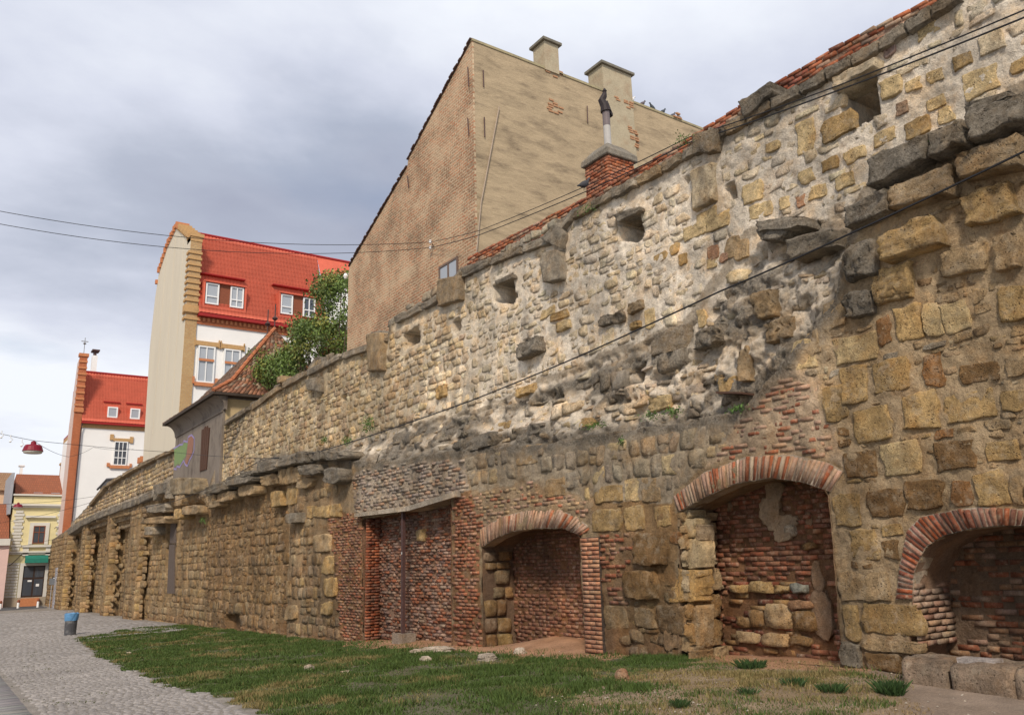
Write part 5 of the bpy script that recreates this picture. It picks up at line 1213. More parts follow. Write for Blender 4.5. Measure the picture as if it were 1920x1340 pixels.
# --- tall school-like building, nearer wing
YB = 55.0; zb2 = lambda r, Y=YB: zrect_y(r, 260, 380, 2.482, Y)
c0 = on_y([(348, 585)], YB)[0]; XC = float(c0[0]); BASE = -1.2
b1 = thing('apartment_building', 'tall white building with red metal roof and bare cream gable wall', 'building', (XC, YB, BASE))
gp = on_x([(379, 419), (362, 415), (332, 424), (314, 462), (298, 512), (291, 557), (281, 650), (268, 863)], XC)
Ztop = gp[0, 2]; gy2 = gp[:, 1]; gy2[0] = YB; gp[1, 1] = YB + .3; gp[1, 2] = Ztop + .15
prof = [(XC, YB, BASE)] + [tuple(v) for v in gp] + [(XC, gp[-1, 1], BASE)]
M_CREAM = plaster('cream_render', (.62, .56, .44), (.48, .43, .34), .45, .25, (1, 1, .12), .06)
m = MB(); m.prism(prof, (.70, 0, 0)); m.build('gable_wall', M_CREAM, b1)
m = MB(); m.box(XC + .02, XC + .74, YB - .06, YB - .004, BASE, Ztop - .2); m.build('brick_strip', M_YBR, b1)
# ribs in the render of the gable
m = MB()
for k in range(3):
    y = YB + 1.9 + k * 2.7
    zt_r = np.interp(y, gp[::1, 1], gp[:, 2]) - .5
    m.box(XC - .02, XC - .002, y, y + .16, 11.2, zt_r)
m.build('gable_rib', M_CREAM, b1)
m = MB(); m.box(XC + .0, XC + .76, YB - .1, YB + .9, Ztop - .198, Ztop + .12).box(XC - .05, XC + .84, YB - .16, YB + .95, Ztop + .122, Ztop + .36); m.build('strip_head', M_YBR2, b1)
# corbelled brick steps on the strip and along the slope
for k in range(12):
    z = Ztop - 1.1 - k * .42; m = MB(); m.box(XC - .1, XC + .80, YB - .14, YB + .5, z, z + .17); m.build('corbel_brick', M_YBR2, b1)
z = c0[2]; m = MB(); m.box(XC - .14, XC + .86, YB - .2, YB + .3, z, z + .35); m.build('strip_cornice', M_YBR2, b1)
for k in range(26):
    f = k / 25; s_l = np.linspace(0, gp[-2, 1] - YB, 26)[k]; y = YB + .35 + s_l; z = np.interp(y, gp[:, 1], gp[:, 2])
    m = MB(); m.box(XC - .16, XC + .78, y - .12, y + .12, z - .10, z + .22 + .12 * (k % 2)); m.build('coping_brick', M_YBR2 if k < 8 else M_OBR2, b1)
# facade
e0 = on_y([(369, 586)], YB)[0]; e1 = on_y([(606, 612)], YB)[0]; XR = float(e1[0]); ZE = float((e0[2] + e1[2]) / 2)
m = MB(); m.box(XC + .70, XR, YB + .05, YB + 12, BASE, ZE - .9); m.build('wall', M_WALLW, b1)
m = MB(); m.box(XC + .75, XR + .1, YB - .06, YB + 12, ZE - .9, ZE - .42); m.build('brick_band', M_OBR, b1)
m = MB(); 
for k in range(int((XR - XC - .8) / .3)): m.box(XC + .8 + k * .3, XC + .95 + k * .3, YB - .14, YB - .06, ZE - .7, ZE - .45)
m.build('dentil_course', M_OBR2, b1)
m = MB(); m.box(XC + .75, XR + .25, YB - .45, YB + 12, ZE - .42, ZE - .2); m.build('gutter', M_DKRED, b1)
rp = on_y([(379, 440)], YB + 2.2)[0]; ZR = float(rp[2])
rr = on_y([(652, 492)], YB + 2.2)[0]; XR2 = float(rr[0])
tile_roof(b1, (XC + .75, YB - .4, ZE - .2), (XR + .2, YB - .4, ZE - .2), (XC + .75, YB + 2.2, ZR), (XR + .2, YB + 2.2, ZR), .24, .40)
cornr = on_y([(606, 537)], YB + .9)[0]
rf = link('roof', mesh_from('roof', [(XR + .2, YB + .75, cornr[2]), (XR2 + 1, YB + .75 + 1.5, ZR - .2), (XR2 + 1, YB + 2.2, ZR), (XR + .2, YB + 2.2, ZR)], polys=[(0, 1, 2, 3)], mats=[M_REDROOF]), b1)
m = MB(); m.tube([(XC + .75, YB + 2.2, ZR + .03), (XR2 + 1, YB + 2.2, ZR + .03)], .11, 8); m.build('ridge_cap', M_DKRED, b1)
m = MB(); m.prism([(XC + .75, YB + 2.3, ZE - .3), (XC + .75, YB - .25, ZE - .3), (XC + .75, YB + 2.15, ZR - .05), (XC + .75, YB + 8, ZR - 1), (XC + .75, YB + 8, ZE - .3)], (XR - XC - .8, 0, 0)); m.build('roof_body', M_DKRED, b1)
m = MB(); m.tube([(XR + .3, YB - .3, ZE - .3), (XR + .3, YB - .3, BASE)], .09, 8); m.build('downpipe', M_DKRED, b1)
for r in ((305, 383, 490, 487), (655, 435, 822, 532)):
    a = zb2(r, YB - .1); yf0 = YB - .05
    m = MB(); m.box(a[0], a[1], YB - .12, YB + 1.6, a[2], a[3]); d_ = m.build('dormer', M_BROWNW, b1)
    m = MB(); m.box(a[0] - .12, a[1] + .12, YB - .35, YB + 1.9, a[3] + .002, a[3] + .08); m.box(a[0] - .12, a[0] - .002, YB - .3, YB + 1.2, a[2] - .1, a[3]); m.box(a[1] + .002, a[1] + .12, YB - .3, YB + 1.2, a[2] - .1, a[3]); m.box(a[0] - .12, a[1] + .12, YB - .3, YB + .3, a[2] - .22, a[2] - .1); m.build('dormer_trim', M_REDROOF, b1)
    w = a[1] - a[0]
    for f0, f1 in ((.02, .35), (.64, .98)): window_y(b1, a[0] + w * f0, a[0] + w * f1, a[2] + .06, a[3] - .05, YB - .24, 1 if f0 < .1 else 2, (0, .35, 1), .09, M_CURT if f0 < .1 or r[0] < 400 else M_GLASS)
    # lip above the dormer where the tiles start again
    m = MB(); m.box(a[0] - .35, a[1] + .2, YB + .35, YB + .9, a[3] + .75, a[3] + .83); m.build('roof_lip', M_DKRED, b1)
for r in ((272, 668, 352, 838), (393, 683, 470, 850)):
    a = zb2(r, YB); window_y(b1, a[0], a[1], a[2], a[3], YB - .10, 2, (0, .60, 1), .09, M_CURT)
    m = MB(); m.box(a[0] - .2, a[1] + .2, YB - .1, YB + .04, a[3] + .02, a[3] + .32); m.box(a[0] - .26, a[0] - .2, YB - .12, YB + .04, a[3] - .05, a[3] + .5); m.box(a[1] + .2, a[1] + .26, YB - .12, YB + .04, a[3] - .05, a[3] + .5); m.build('window_head', M_YBR2, b1)
    m = MB(); m.box(a[0] - .12, a[1] + .12, YB - .16, YB + .04, a[2] - .25, a[2] - .01); m.box(a[0] - .26, a[0] - .12, YB - .1, YB + .04, a[2] - .12, a[2] + .35); m.box(a[1] + .12, a[1] + .26, YB - .1, YB + .04, a[2] - .12, a[2] + .35); m.build('window_sill', M_OBR2, b1)
    m = MB(); zz = a[2] + (a[3] - a[2]) * .615; m.box(a[0] + .06, a[1] - .06, YB - .14, YB - .105, zz - .08, zz + .08); m.build('transom', M_OBR2, b1)
a = on_y([(618, 520)], YB + .6)[0]
b1w = thing('white_wing', 'white rear wing with a grey roof edge glimpsed behind the tree beside the red roof', 'building', (XR + 1, YB + .8, BASE))
m = MB(); m.box(XR + .45, XR2 + 8, YB + .8, YB + 2.1, BASE, a[2]); m.build('wall', M_WALLW, b1w)
m = MB(); m.box(XR + .40, XR2 + 8, YB + .6, YB + 2.15, a[2] + .003, a[2] + .14); m.build('eaves', plain('grey_metal', (.14, .12, .11), .6), b1w)

# --- the farther wing
YC_ = 86.0; g8 = lambda r, Y=YC_: zrect_y(r, 0, 600, 2.2333, Y)
cc0 = on_y([(109, 1083)], YC_)[0]; X2 = float(cc0[0]); pw = .62
b2 = thing('apartment_building', 'narrow white building with long orange brick corner at the far end of the wall', 'building', (X2, YC_, BASE))
zt = on_y([(158, 663)], YC_)[0][2]; ze = on_y([(215, 795)], YC_)[0][2]; XE = float(on_y([(300, 900)], YC_)[0][0])
m = MB(); m.box(X2 + pw, XE + 4, YC_ + .04, YC_ + 12, BASE, ze - .5); m.build('wall', M_WALLW, b2)
m = MB(); m.box(X2, X2 + pw, YC_ + .35, YC_ + 3.2, BASE, ze); m.prism([(X2, YC_ + .35, ze), (X2, YC_ + .6, zt - .6), (X2, YC_ + 1.6, zt - .6), (X2, YC_ + 3.2, ze)][::-1], (pw, 0, 0)); m.build('side_wall', plaster('pink_render', (.60, .46, .40), (.45, .33, .28), .3, .2), b2)
m = MB(); m.box(X2 - .02, X2 + pw, YC_ - .12, YC_ + .34, BASE, zt - .3); m.build('brick_pilaster', M_OBR, b2)
m = MB(); m.box(X2 - .12, X2 + pw + .1, YC_ - .22, YC_ + .44, zt - .298, zt); m.build('pilaster_cap', M_OBR2, b2)
for k in range(9): z = zt - .9 - k * .6; m = MB(); m.box(X2 - .12, X2 + pw + .04, YC_ - .2, YC_ - .122, z, z + .2); m.build('corbel_brick', M_OBR2, b2)
m = MB(); m.box(X2 - .1, X2 + pw + .08, YC_ - .26, YC_ - .122, ze + .9, ze + 1.3); m.build('corbel_brick', M_OBR2, b2)
m = MB(); fx = X2 + .28; m.tube([(fx, YC_ + .1, zt), (fx, YC_ + .1, zt + 1.6)], .03, 6); m.lathe((fx, YC_ + .1, zt + .9), [(.01, 0), (.16, .12), (.01, .26)], 8); m.box(fx - .3, fx + .3, YC_ + .08, YC_ + .12, zt + 1.2, zt + 1.27); m.build('finial', plain('grey_iron', (.2, .19, .18), .6), b2)
m = MB(); m.box(X2 + pw + .002, XE + 4, YC_ - .05, YC_ + 12, ze - .5, ze - .14); m.build('brick_band', M_YBR2, b2)
m = MB(); m.box(X2 + pw + .002, XE + 4, YC_ - .4, YC_ + 12, ze - .138, ze + .06); m.build('gutter', M_DKRED, b2)
zr_ = on_y([(165, 698)], YC_ + 2.6)[0][2]
tile_roof(b2, (X2 + pw, YC_ - .35, ze + .06), (XE + 4, YC_ - .35, ze + .06), (X2 + pw, YC_ + 2.6, zr_), (XE + 4, YC_ + 2.6, zr_), .26, .45)
m = MB(); m.tube([(X2 + pw, YC_ + 2.6, zr_ + .05), (XE + 4, YC_ + 2.6, zr_ + .05)], .12, 8); m.build('ridge_cap', M_DKRED, b2)
m = MB(); m.prism([(X2 + pw, YC_ - .1, ze), (X2 + pw, YC_ + 2.5, zr_ - .1), (X2 + pw, YC_ + 8, zr_ - 1), (X2 + pw, YC_ + 8, ze)][::-1], (6, 0, 0)); m.build('roof_body', M_DKRED, b2)
for r in ((450, 363, 493, 408), (545, 370, 586, 414)):
    a = g8(r, YC_ - .1); m = MB(); m.box(a[0] - .1, a[1] + .1, YC_ - .05, YC_ + 1.9, a[2] - .1, a[3] + .1); m.build('dormer', M_REDROOF, b2)
    window_y(b2, a[0], a[1], a[2], a[3], YC_ - .13, 1, (0, 1), .12, M_CURT, deep=.1)
    m = MB(); m.box(a[0] - .3, a[1] + .3, YC_ + .6, YC_ + 1.1, a[3] + .55, a[3] + .65); m.build('roof_lip', M_DKRED, b2)
a = g8((475, 508, 532, 608)); window_y(b2, a[0], a[1], a[2], a[3], YC_ - .10, 3, (0, .3, .62, 1), .09, M_GLASS)
m = MB(); m.box(a[0] - .1, a[1] + .15, YC_ - .1, YC_ + .03, a[3] + .01, a[3] + .3); m.box(a[0] - .42, a[0] - .1, YC_ - .1, YC_ + .03, a[3] + .1, a[3] + .65); m.box(a[1] + .15, a[1] + .45, YC_ - .1, YC_ + .03, a[3] - .1, a[3] + .5); m.build('window_head', M_YBR2, b2)
m = MB(); m.box(a[0] - .25, a[1] + .3, YC_ - .16, YC_ + .03, a[2] - .3, a[2] - .01); m.box(a[0] - .5, a[0] - .25, YC_ - .1, YC_ + .03, a[2] - .15, a[2] + .2); m.box(a[1] + .3, a[1] + .5, YC_ - .1, YC_ + .03, a[2] - .15, a[2] + .2); m.build('window_sill', M_OBR2, b2)
a = g8((384, 150, 404, 222), YC_ + 3); m = MB(); m.box(a[0], a[1], YC_ + 2.7, YC_ + 3.6, a[2] - 2, a[3]); ch = m.build('chimney', M_WALLW, b2)
m = MB(); m.box(a[0] + .1, a[1] - .1, YC_ + 2.8, YC_ + 3.5, a[3], a[3] + .45).box(a[0] - .1, a[1] + .15, YC_ + 2.6, YC_ + 3.7, a[3] + .45, a[3] + .6); q_ = bpy.data.objects.new('chimney_cap', mesh_from('chimney_cap', m.v, polys=m.f, mats=[M_IRON])); COL.objects.link(q_); q_.parent = ch
m = MB(); m.tube([(X2 + pw + .1, YC_ - .3, ze), (X2 + pw + .02, YC_ - .2, ze - .8), (X2 + pw + .02, YC_ - .2, BASE)], .06, 6); m.build('downpipe', M_IRON, b2)
m = MB(); m.box(X2 - .28, X2 - .04, YC_ - .4, YC_ + .1, -1.2, 2.4); m.build('foil_wrapped_pipe', plain('silver_foil', (.5, .5, .54), .3, .35, 9, .8, .05, .6, 12), b2)

# --- brick house with the high plastered fire wall
XH = 13.0
c1 = on_x([(885, 74)], XH)[0]; YH = float(c1[1]); ZH = float(c1[2])
hp = on_x([(765, 300), (655, 500)], XH); yl_ = float(on_x([(652, 585)], XH)[0][1])
hs_ = thing('brick_house', 'high brick house with blank plastered fire wall and two chimneys above the old wall', 'house', (XH, YH, 0))
pr = [(XH, YH, 1.), (XH, YH, ZH), (XH, hp[0, 1], hp[0, 2]), (XH, hp[0, 1] + .05, hp[0, 2] - .25), (XH, hp[1, 1], hp[1, 2]), (XH, yl_, hp[1, 2] - .3), (XH, yl_, 1.)]
M_HB = brickmat('worn_house_brick', (.42, .165, .08), (.29, .17, .10), (.48, .37, .24), 'Y', .28, .105, 1.25, msize=.022, stain=.6, rough_pos=.022)
M_PL = plaster('stained_plaster', (.40, .31, .195), (.15, .115, .075), .95, 1.0, (.6, 1, 1.9), .28, 1.3)
m = MB(); m.prism(pr, (.06, 0, 0)); m.build('brick_gable', M_HB, hs_)
m = MB(); m.prism([(XH + .062, y, z) for _, y, z in pr], (11.5, 0, 0)); m.build('fire_wall', M_PL, hs_)
M_TILEDK = plain('dark_clay_tile', (.085, .05, .038), .9, .35, 8, .4)
m = MB()
for a, b in ((pr[1], pr[2]), (pr[3], pr[4])):
    a, b = np.array(a), np.array(b); n_ = 46 if a[2] > 12 else 40
    for k in range(n_):
        p0 = a + (b - a) * k / n_; p1 = a + (b - a) * (k + 1.25) / n_; j = RNG.uniform(-.03, .03)
        m.prism([(XH - .07 + j, p0[1], p0[2] + .0), (XH - .07 + j, p1[1], p1[2] + .02), (XH - .07 + j, p1[1], p1[2] + .065), (XH - .07 + j, p0[1], p0[2] + .045)], (.3, 0, 0))
m.build('verge_tiles', M_TILEDK, hs_, kind='stuff')
m = MB(); m.box(XH - .02, XH + 11.8, YH - .03, YH + .35, ZH - .06, ZH + .03); m.build('coping', plaster('mossy_coping', (.34, .29, .17), (.15, .13, .09), .9, .6, (1, 1, 1), .2, 2), hs_)
M_CHP = plaster('chimney_plaster', (.40, .34, .23), (.24, .13, .07), .5, 1., (1, 1, 1), .2, 2.)
M_CAPC = plain('chimney_cap_concrete', (.17, .155, .12), .9, .3, 6, .5)
for lab, x0, x1, yt__, dy in (('', 1019, 1045, 78, .6), ('', 1128, 1181, 122, .75)):
    a = rect_y(x0, yt__, x1, yt__ + 40, YH); zc2 = on_y([(x0, yt__)], YH)[0][2]
    m = MB(); m.box(a[0], a[1], YH - .06, YH + dy, ZH - (.1 if x0 < 1100 else 5.2), zc2); ch = m.build('chimney', M_CHP, hs_)
    m = MB(); m.box(a[0] - .1, a[1] + .1, YH - .16, YH + dy + .1, zc2 + .001, zc2 + .10); q_ = bpy.data.objects.new('chimney_cap', mesh_from('chimney_cap', m.v, polys=m.f, mats=[M_CAPC])); COL.objects.link(q_); q_.parent = ch
# patches of bare bricks where the plaster fell
for x0, y0, x1, y1 in ((1022, 130, 1050, 148), (1025, 190, 1050, 212), (1176, 240, 1190, 275), (1168, 190, 1184, 205), (1258, 212, 1275, 222), (1150, 185, 1170, 192)):
    a = rect_y(x0, y0, x1, y1, YH); m = MB(); zz = a[2]
    while zz < a[3]:
        xx = a[0] + RNG.uniform(0, .12)
        while xx < a[1] - .05:
            if RNG.random() > .42: m.box(xx, xx + .2, YH - (.085 if x0 > 1100 else .03), YH - .004, zz, zz + .06)
            xx += .24
        zz += .09
    m.build('bare_bricks', plain('bare_brick', (.40, .22, .12), .95, .3, 12, .4) if x0 == 1022 else bpy.data.materials['bare_brick'], hs_, kind='stuff')
for (x, ya, yb), pl__ in (((877, 126, 162), 0), ((877, 222, 254), 0), ((906, 132, 163), 1), ((908, 220, 257), 1), ((1101, 199, 230), 1), ((764, 330, 352), 0)):
    p = on_y([(x, ya), (x + 1, yb)], YH - .04) if pl__ else on_x([(x, ya), (x + 2, yb)], XH - .04)
    m = MB(); m.tube([p[0], p[1]], .025, 4); m.build('wall_anchor', M_IRON, hs_)
p = on_y([(936, 200), (902, 380), (891, 500)], YH - .08); m = MB(); m.tube(list(p), .02, 5); m.build('lightning_rod', plain('pale_steel', (.35, .27, .2), .6), hs_)
p = on_x([(823, 500), (858, 481), (859, 520), (824, 552)], XH - .03)
y0, y1, z1, z0 = p[1, 1], p[0, 1], (p[0, 2] + p[1, 2]) / 2, (p[2, 2] + p[3, 2]) / 2
m = MB(); fw = .07
m.box(XH - .05, XH - .003, y0, y0 + fw, z0, z1).box(XH - .05, XH - .003, y1 - fw, y1, z0, z1).box(XH - .05, XH - .003, y0 + fw, y1 - fw, z1 - fw, z1).box(XH - .05, XH - .003, y0 + fw, y1 - fw, z0, z0 + fw).box(XH - .045, XH - .003, (y0 + y1) / 2 - .04, (y0 + y1) / 2 + .04, z0 + fw, z1 - fw)
wn = m.build('window', plain('grey_wood', (.16, .11, .085), .8, .2), hs_)
for a, b in ((y0 + fw, (y0 + y1) / 2), ((y0 + y1) / 2, y1 - fw)):
    m = MB(); m.box(XH - .025, XH - .01, a, b, z0 + fw, z1 - fw); q_ = bpy.data.objects.new('pane', mesh_from('pane', m.v, polys=m.f, mats=[M_CURT])); COL.objects.link(q_); q_.parent = wn
p = on_x([(807, 459)], XH - .12)[0]; INS = p
ins = thing('cable_insulator', 'white porcelain insulators holding cables on the brick house', 'insulator', tuple(p)); m = MB(); m.tube([p - [0, .1, 0], p + [.12, 0, 0]], .015, 5); m.build('bracket', M_IRON, ins)
for dz in (.12, -.1): m = MB(); m.lathe(tuple(p + [0, 0, dz]), [(.02, -.07), (.06, -.04), (.03, 0), (.06, .03), (.02, .06)], 8); m.build('porcelain', M_WHITE, ins)
m = MB(); m.lathe(tuple(on_x([(648, 517)], XH - .1)[0]), [(.05, -.12), (.1, -.02), (.05, .1)], 8); o = m.build('security_lamp', M_WHITE); tag(o, 'small white lamp fixed under the lowest roof corner of the brick house', 'lamp')

# --- near chimney of red brick with its pipe
XK = 11.75
kc = on_x([(1139, 289)], XK)[0]; kl = on_x([(1097, 322)], XK)[0]; kr = on_y([(1188, 300)], kc[1])[0]; ZK = float(kc[2])
kx1, ky0, ky1 = float(kr[0]), float(kc[1]), float(kl[1])
ck = thing('brick_chimney', 'red brick chimney with mossy cap and metal pipe behind the parapet', 'chimney', (XK, ky0, 5))
m = MB(); m.box(XK + .012, kx1 - .012, ky0 + .012, ky1, ZK - 3, ZK); m.build('mortar_core', M_MORTAR, ck, cols=np.array((.2, .12, .08, .2)))
L = Laid('brick', 'brick', ck, M_BRICK, NOD_B, False, 400); Q = []; Q2 = []
for k in range(22):
    z = ZK - .08 * (k + 1); y = ky0 + (0 if k % 2 else -.0); xx = XK
    if k % 2: y += .0
    e_ = .13 if k % 2 else .26
    yy = [ky0, ky0 + e_]; 
    while yy[-1] < ky1: yy.append(yy[-1] + .26)
    for a, b in zip(yy[:-1], yy[1:]): Q.append([(XK, min(b, ky1) - .012, z), (XK, a, z), (XK, a, z + .065), (XK, min(b, ky1) - .012, z + .065)])
    xx = [XK, XK + (.26 if k % 2 else .13)]
    while xx[-1] < kx1: xx.append(xx[-1] + .26)
    for a, b in zip(xx[:-1], xx[1:]): Q2.append([(a, ky0, z), (min(b, kx1) - .012, ky0, z), (min(b, kx1) - .012, ky0, z + .065), (a, ky0, z + .065)])
for QQ, nn_ in ((Q, MX), (Q2, MYN)): L.put(np.array(QQ), nn_, RNG.uniform(.004, .02, len(QQ)), .03, .05, np.concatenate([palette(len(QQ), (RED2, RED, (.36, .14, .08)), .18), RNG.uniform(0, .4, (len(QQ), 1))], 1), .008)
L.emit()
m = MB(); cxk, cyk = (XK + kx1) / 2, (ky0 + ky1) / 2; hx, hy = (kx1 - XK) / 2, (ky1 - ky0) / 2
def ring_(s, z): return [(cxk - hx * s, cyk - hy * s, z), (cxk + hx * s, cyk - hy * s, z), (cxk + hx * s, cyk + hy * s, z), (cxk - hx * s, cyk + hy * s, z)]
lv = [(1.12, ZK), (1.16, ZK + .02), (1.16, ZK + .14), (1.0, ZK + .22), (.62, ZK + .40), (.5, ZK + .42)]
vs = [v for s, z in lv for v in ring_(s, z)]; fs = [(3, 2, 1, 0)] + [(i * 4 + j, i * 4 + (j + 1) % 4, i * 4 + 4 + (j + 1) % 4, i * 4 + 4 + j) for i in range(5) for j in range(4)] + [(20, 21, 22, 23)]
m.add(vs, fs); m.build('cap', M_MORTAR, ck, cols=np.array((.27, .24, .19, .45)))
pt_ = on_x([(1140, 250)], cxk)[0]; pz = ZK + .4; ph = on_x([(1141, 200)], cxk)[0][2]
m = MB(); m.tube([(cxk, cyk, pz), (cxk, cyk, pz + .62)], .085, 14); m.build('pipe', plain('pale_pipe', (.42, .40, .37), .7, .1), ck)
m = MB(); m.tube([(cxk, cyk, pz + .621), (cxk, cyk, pz + 1.02)], .088, 14); m.build('pipe_sleeve', plain('dull_pipe', (.16, .13, .13), .6, .2), ck)
m = MB(); m.tube([(cxk, cyk, pz + 1.0), (cxk - .02, cyk, pz + 1.15), (cxk - .07, cyk + .04, pz + 1.3), (cxk - .02, cyk, pz + 1.42), (cxk, cyk, pz + 1.5)], .13, 12, .05)
m.prism([(cxk - .1, cyk - .06, pz + 1.16), (cxk + .16, cyk - .06, pz + .90), (cxk + .17, cyk - .06, pz + .96), (cxk + .02, cyk - .06, pz + 1.28)], (0, .12, 0)); m.lathe((cxk, cyk, pz + 1.5), [(.03, 0), (.06, .05), (.02, .12)], 8)
m.build('cowl', plain('black_cowl', (.03, .022, .022), .6, .2), ck)

# --- pigeons
def bird(pxy, X=None, Y=None, col=(.10, .10, .12), label='', face=1, s=1.0):
    c = on_x([pxy], X)[0] if X else on_y([pxy], Y)[0]
    if Y: c = np.array([c[0], Y + .12, ZH + .03])
    sp = [(-.17, .02, .012), (-.11, .05, .03), (-.05, .075, .06), (.02, .10, .075), (.07, .135, .062), (.095, .18, .038), (.105, .215, .034), (.125, .235, .032), (.145, .23, .018), (.175, .222, .004)]
    K = 10; v = []
    for x, z, r in sp:
        for j in range(K): a = 2 * math.pi * j / K; v.append((c[0] + face * x * s, c[1] + math.cos(a) * r * .85 * s, c[2] + (z + math.sin(a) * r + .03) * s))
    n = len(sp); f = [(i * K + j, i * K + (j + 1) % K, (i + 1) * K + (j + 1) % K, (i + 1) * K + j) for i in range(n - 1) for j in range(K)] + [tuple(range(K))[::-1], tuple((n - 1) * K + j for j in range(K))]
    m = MB(); m.add(v, f)
    for dy in (-.02, .02): m.tube([(c[0], c[1] + dy, c[2]), (c[0], c[1] + dy, c[2] + .06 * s)], .006, 4)
    o = m.build('pigeon', plain('feathers', col, .8, .3, 30, .1), None, smooth=True); tag(o, label, 'bird', 'pigeons on the fire wall' if Y else None)
for i, (px, lab, c_) in enumerate(((1190, 'white pigeon beside the wide chimney on the fire wall', (.7, .7, .7)), (1209, 'dark pigeon sitting next to the white one', (.11, .09, .10)), (1228, 'dark pigeon, second from the white one along the wall top', (.07, .08, .09)), (1246, 'dark pigeon in the middle of the row on the wall top', (.06, .07, .08)),
                                     (1264, 'dark pigeon, last but one away from the white pigeon', (.09, .09, .11)), (1277, 'grey pigeon at the low end of the row by fallen plaster', (.2, .18, .18)))):
    bird((px, 200), Y=YH, col=c_, label=lab, face=(1, 1, -1, 1, 1, -1)[i], s=1.15)
bird((1096, 357), X=11.15, col=(.05, .05, .055), label='lone dark pigeon at the foot of the red brick chimney', s=1.2)

# --- little tower-like house standing on the wall
XT = 10.45
tl = on_x([(326, 893), (328, 822), (412, 880), (412, 772)], XT); yN, yF = float(tl[2, 1]), float((tl[0, 1] + tl[1, 1]) / 2); zc0 = float((tl[1, 2] + tl[3, 2]) / 2); zfl = float(tl[:, 2].min()) - .6
ev = on_x([(306, 800), (400, 737)], XT - .55); zev = float(ev[:, 2].mean())
tw = thing('hip_roofed_house', 'small grey plastered house with steep tiled hip roof and graffiti standing on the wall', 'house', (XT, yN, zfl))
XT2 = XT + 5.6
M_GP = plaster('grey_old_plaster', (.22, .185, .15), (.10, .08, .065), .9, .8, (1, 1, .5), .2, 1.2); M_YP = plaster('yellow_plaster', (.52, .40, .22), (.3, .22, .13), .5, .4)
m = MB(); m.box(XT, XT2, yN + .02, yF, zfl, zev); m.build('wall', M_GP, tw)
m = MB(); m.box(XT + .12, XT2 - .05, yN - .03, yN + .018, zfl, zev - .1); m.build('end_wall', M_YP, tw)
m = MB(); m.box(XT - .045, XT - .002, yN, yF, zc0 - .04, zc0 + .04); m.build('moulding', M_GP, tw)
cv_ = []
for k in range(9): a = k / 8 * math.pi / 2; cv_.append((XT - .50 * (1 - math.cos(a)), zc0 + .05 + (zev - zc0 - .1) * math.sin(a)))
vs = [(x, y, z) for y in (yN - .3, yF + .25) for x, z in cv_] ; fs = [(i, i + 1, 9 + i + 1, 9 + i) for i in range(8)]
# end caps of the cove
vs += [(XT + .1, yN - .3, zev), (XT + .1, yF + .25, zev), (XT + .1, yN - .3, zc0), (XT + .1, yF + .25, zc0)]; fs += [(*range(9), 18, 20), (*[9 + i for i in range(9)][::-1], 21, 19)]
link('cove_cornice', mesh_from('cove_cornice', vs, polys=fs, smooth=False, mats=[M_GP]), tw)
ex0, ex1, ey0, ey1 = XT - .62, XT2 + .6, yN - .5, yF + .5
m = MB(); m.box(ex0, ex1, ey0, ey1, zev - .02, zev + .10); m.build('eaves_board', plain('dark_eaves', (.06, .045, .035), .9, .3), tw)
XA = 13.0; ra = on_x([(536, 602)], XA)[0]; rb = on_x([(502, 606)], XA)[0]
apA = np.array([XA, float(np.clip(ra[1], yN + 1, yF - 2)), ra[2]]); apB = np.array([XA, float(min(max(rb[1], apA[1] + 1.), yF - .6)), (ra[2] + rb[2]) / 2])
apB[2] = apA[2]
E = [np.array(v, float) for v in ((ex0, ey0, zev + .10), (ex1, ey0, zev + .10), (ex1, ey1, zev + .10), (ex0, ey1, zev + .10))]
kick = .30
def kk(e, a): q = e + (a - e) * kick; q[2] = e[2] + (a[2] - e[2]) * kick * .60; return q
Kp = [kk(E[0], apA), kk(E[1], apA), kk(E[2], apB), kk(E[3], apB)]
link('roof_deck', mesh_from('roof_deck', [*E, *Kp, apA, apB], polys=[(0, 1, 5, 4), (1, 2, 6, 5), (2, 3, 7, 6), (3, 0, 4, 7), (4, 5, 8), (5, 6, 9, 8), (6, 7, 9), (7, 4, 8, 9)], mats=[M_TILEDK]), tw)
RT = Laid('roof_tile', 'roof_tiles_rest', tw, M_ROOFTILE, NOD_B, False, 300)
def tile_face(A, B, C, D, cols, g):     # A->B lower edge, D->C upper edge
    h = np.linalg.norm((A + B) / 2 - (C + D) / 2); n = max(1, int(h / .17)); nr_ = np.cross(B - A, D - A); nr_ /= np.linalg.norm(nr_); Q = []
    for k in range(n):
        t0, t1 = k / n, (k + 1.15) / n; a, b, c, d = A + (D - A) * t0, B + (C - B) * t0, B + (C - B) * t1, A + (D - A) * t1
        w = np.linalg.norm(b - a); nw = max(1, int(w / .19)); o = .5 * (k % 2)
        for j in range(nw):
            u0, u1 = (j + o) / nw, (j + o + .93) / nw
            if u0 > 1: continue
            u1 = min(u1, 1.); Q.append([a + (b - a) * u0, a + (b - a) * u1, d + (c - d) * u1, d + (c - d) * u0])
    Q = np.array(Q); dn = RNG.uniform(.02, .05, len(Q))
    RT.put(Q, nr_, dn, .01, .05, np.concatenate([palette(len(Q), cols, .25), np.full((len(Q), 1), g)], 1), .02)
tcol = ((.24, .105, .06), (.18, .085, .05), (.28, .14, .085), (.15, .085, .055), (.26, .19, .13))
dcol = ((.15, .095, .065), (.12, .08, .055), (.18, .11, .075))
tile_face(E[0], E[1], Kp[1], Kp[0], tcol, .15); tile_face(Kp[0], Kp[1], apA, apA, tcol, .15)
tile_face(E[3], E[0], Kp[0], Kp[3], dcol, .2); tile_face(Kp[3], Kp[0], apA, apB, dcol, .2)
RT.emit()
m = MB()
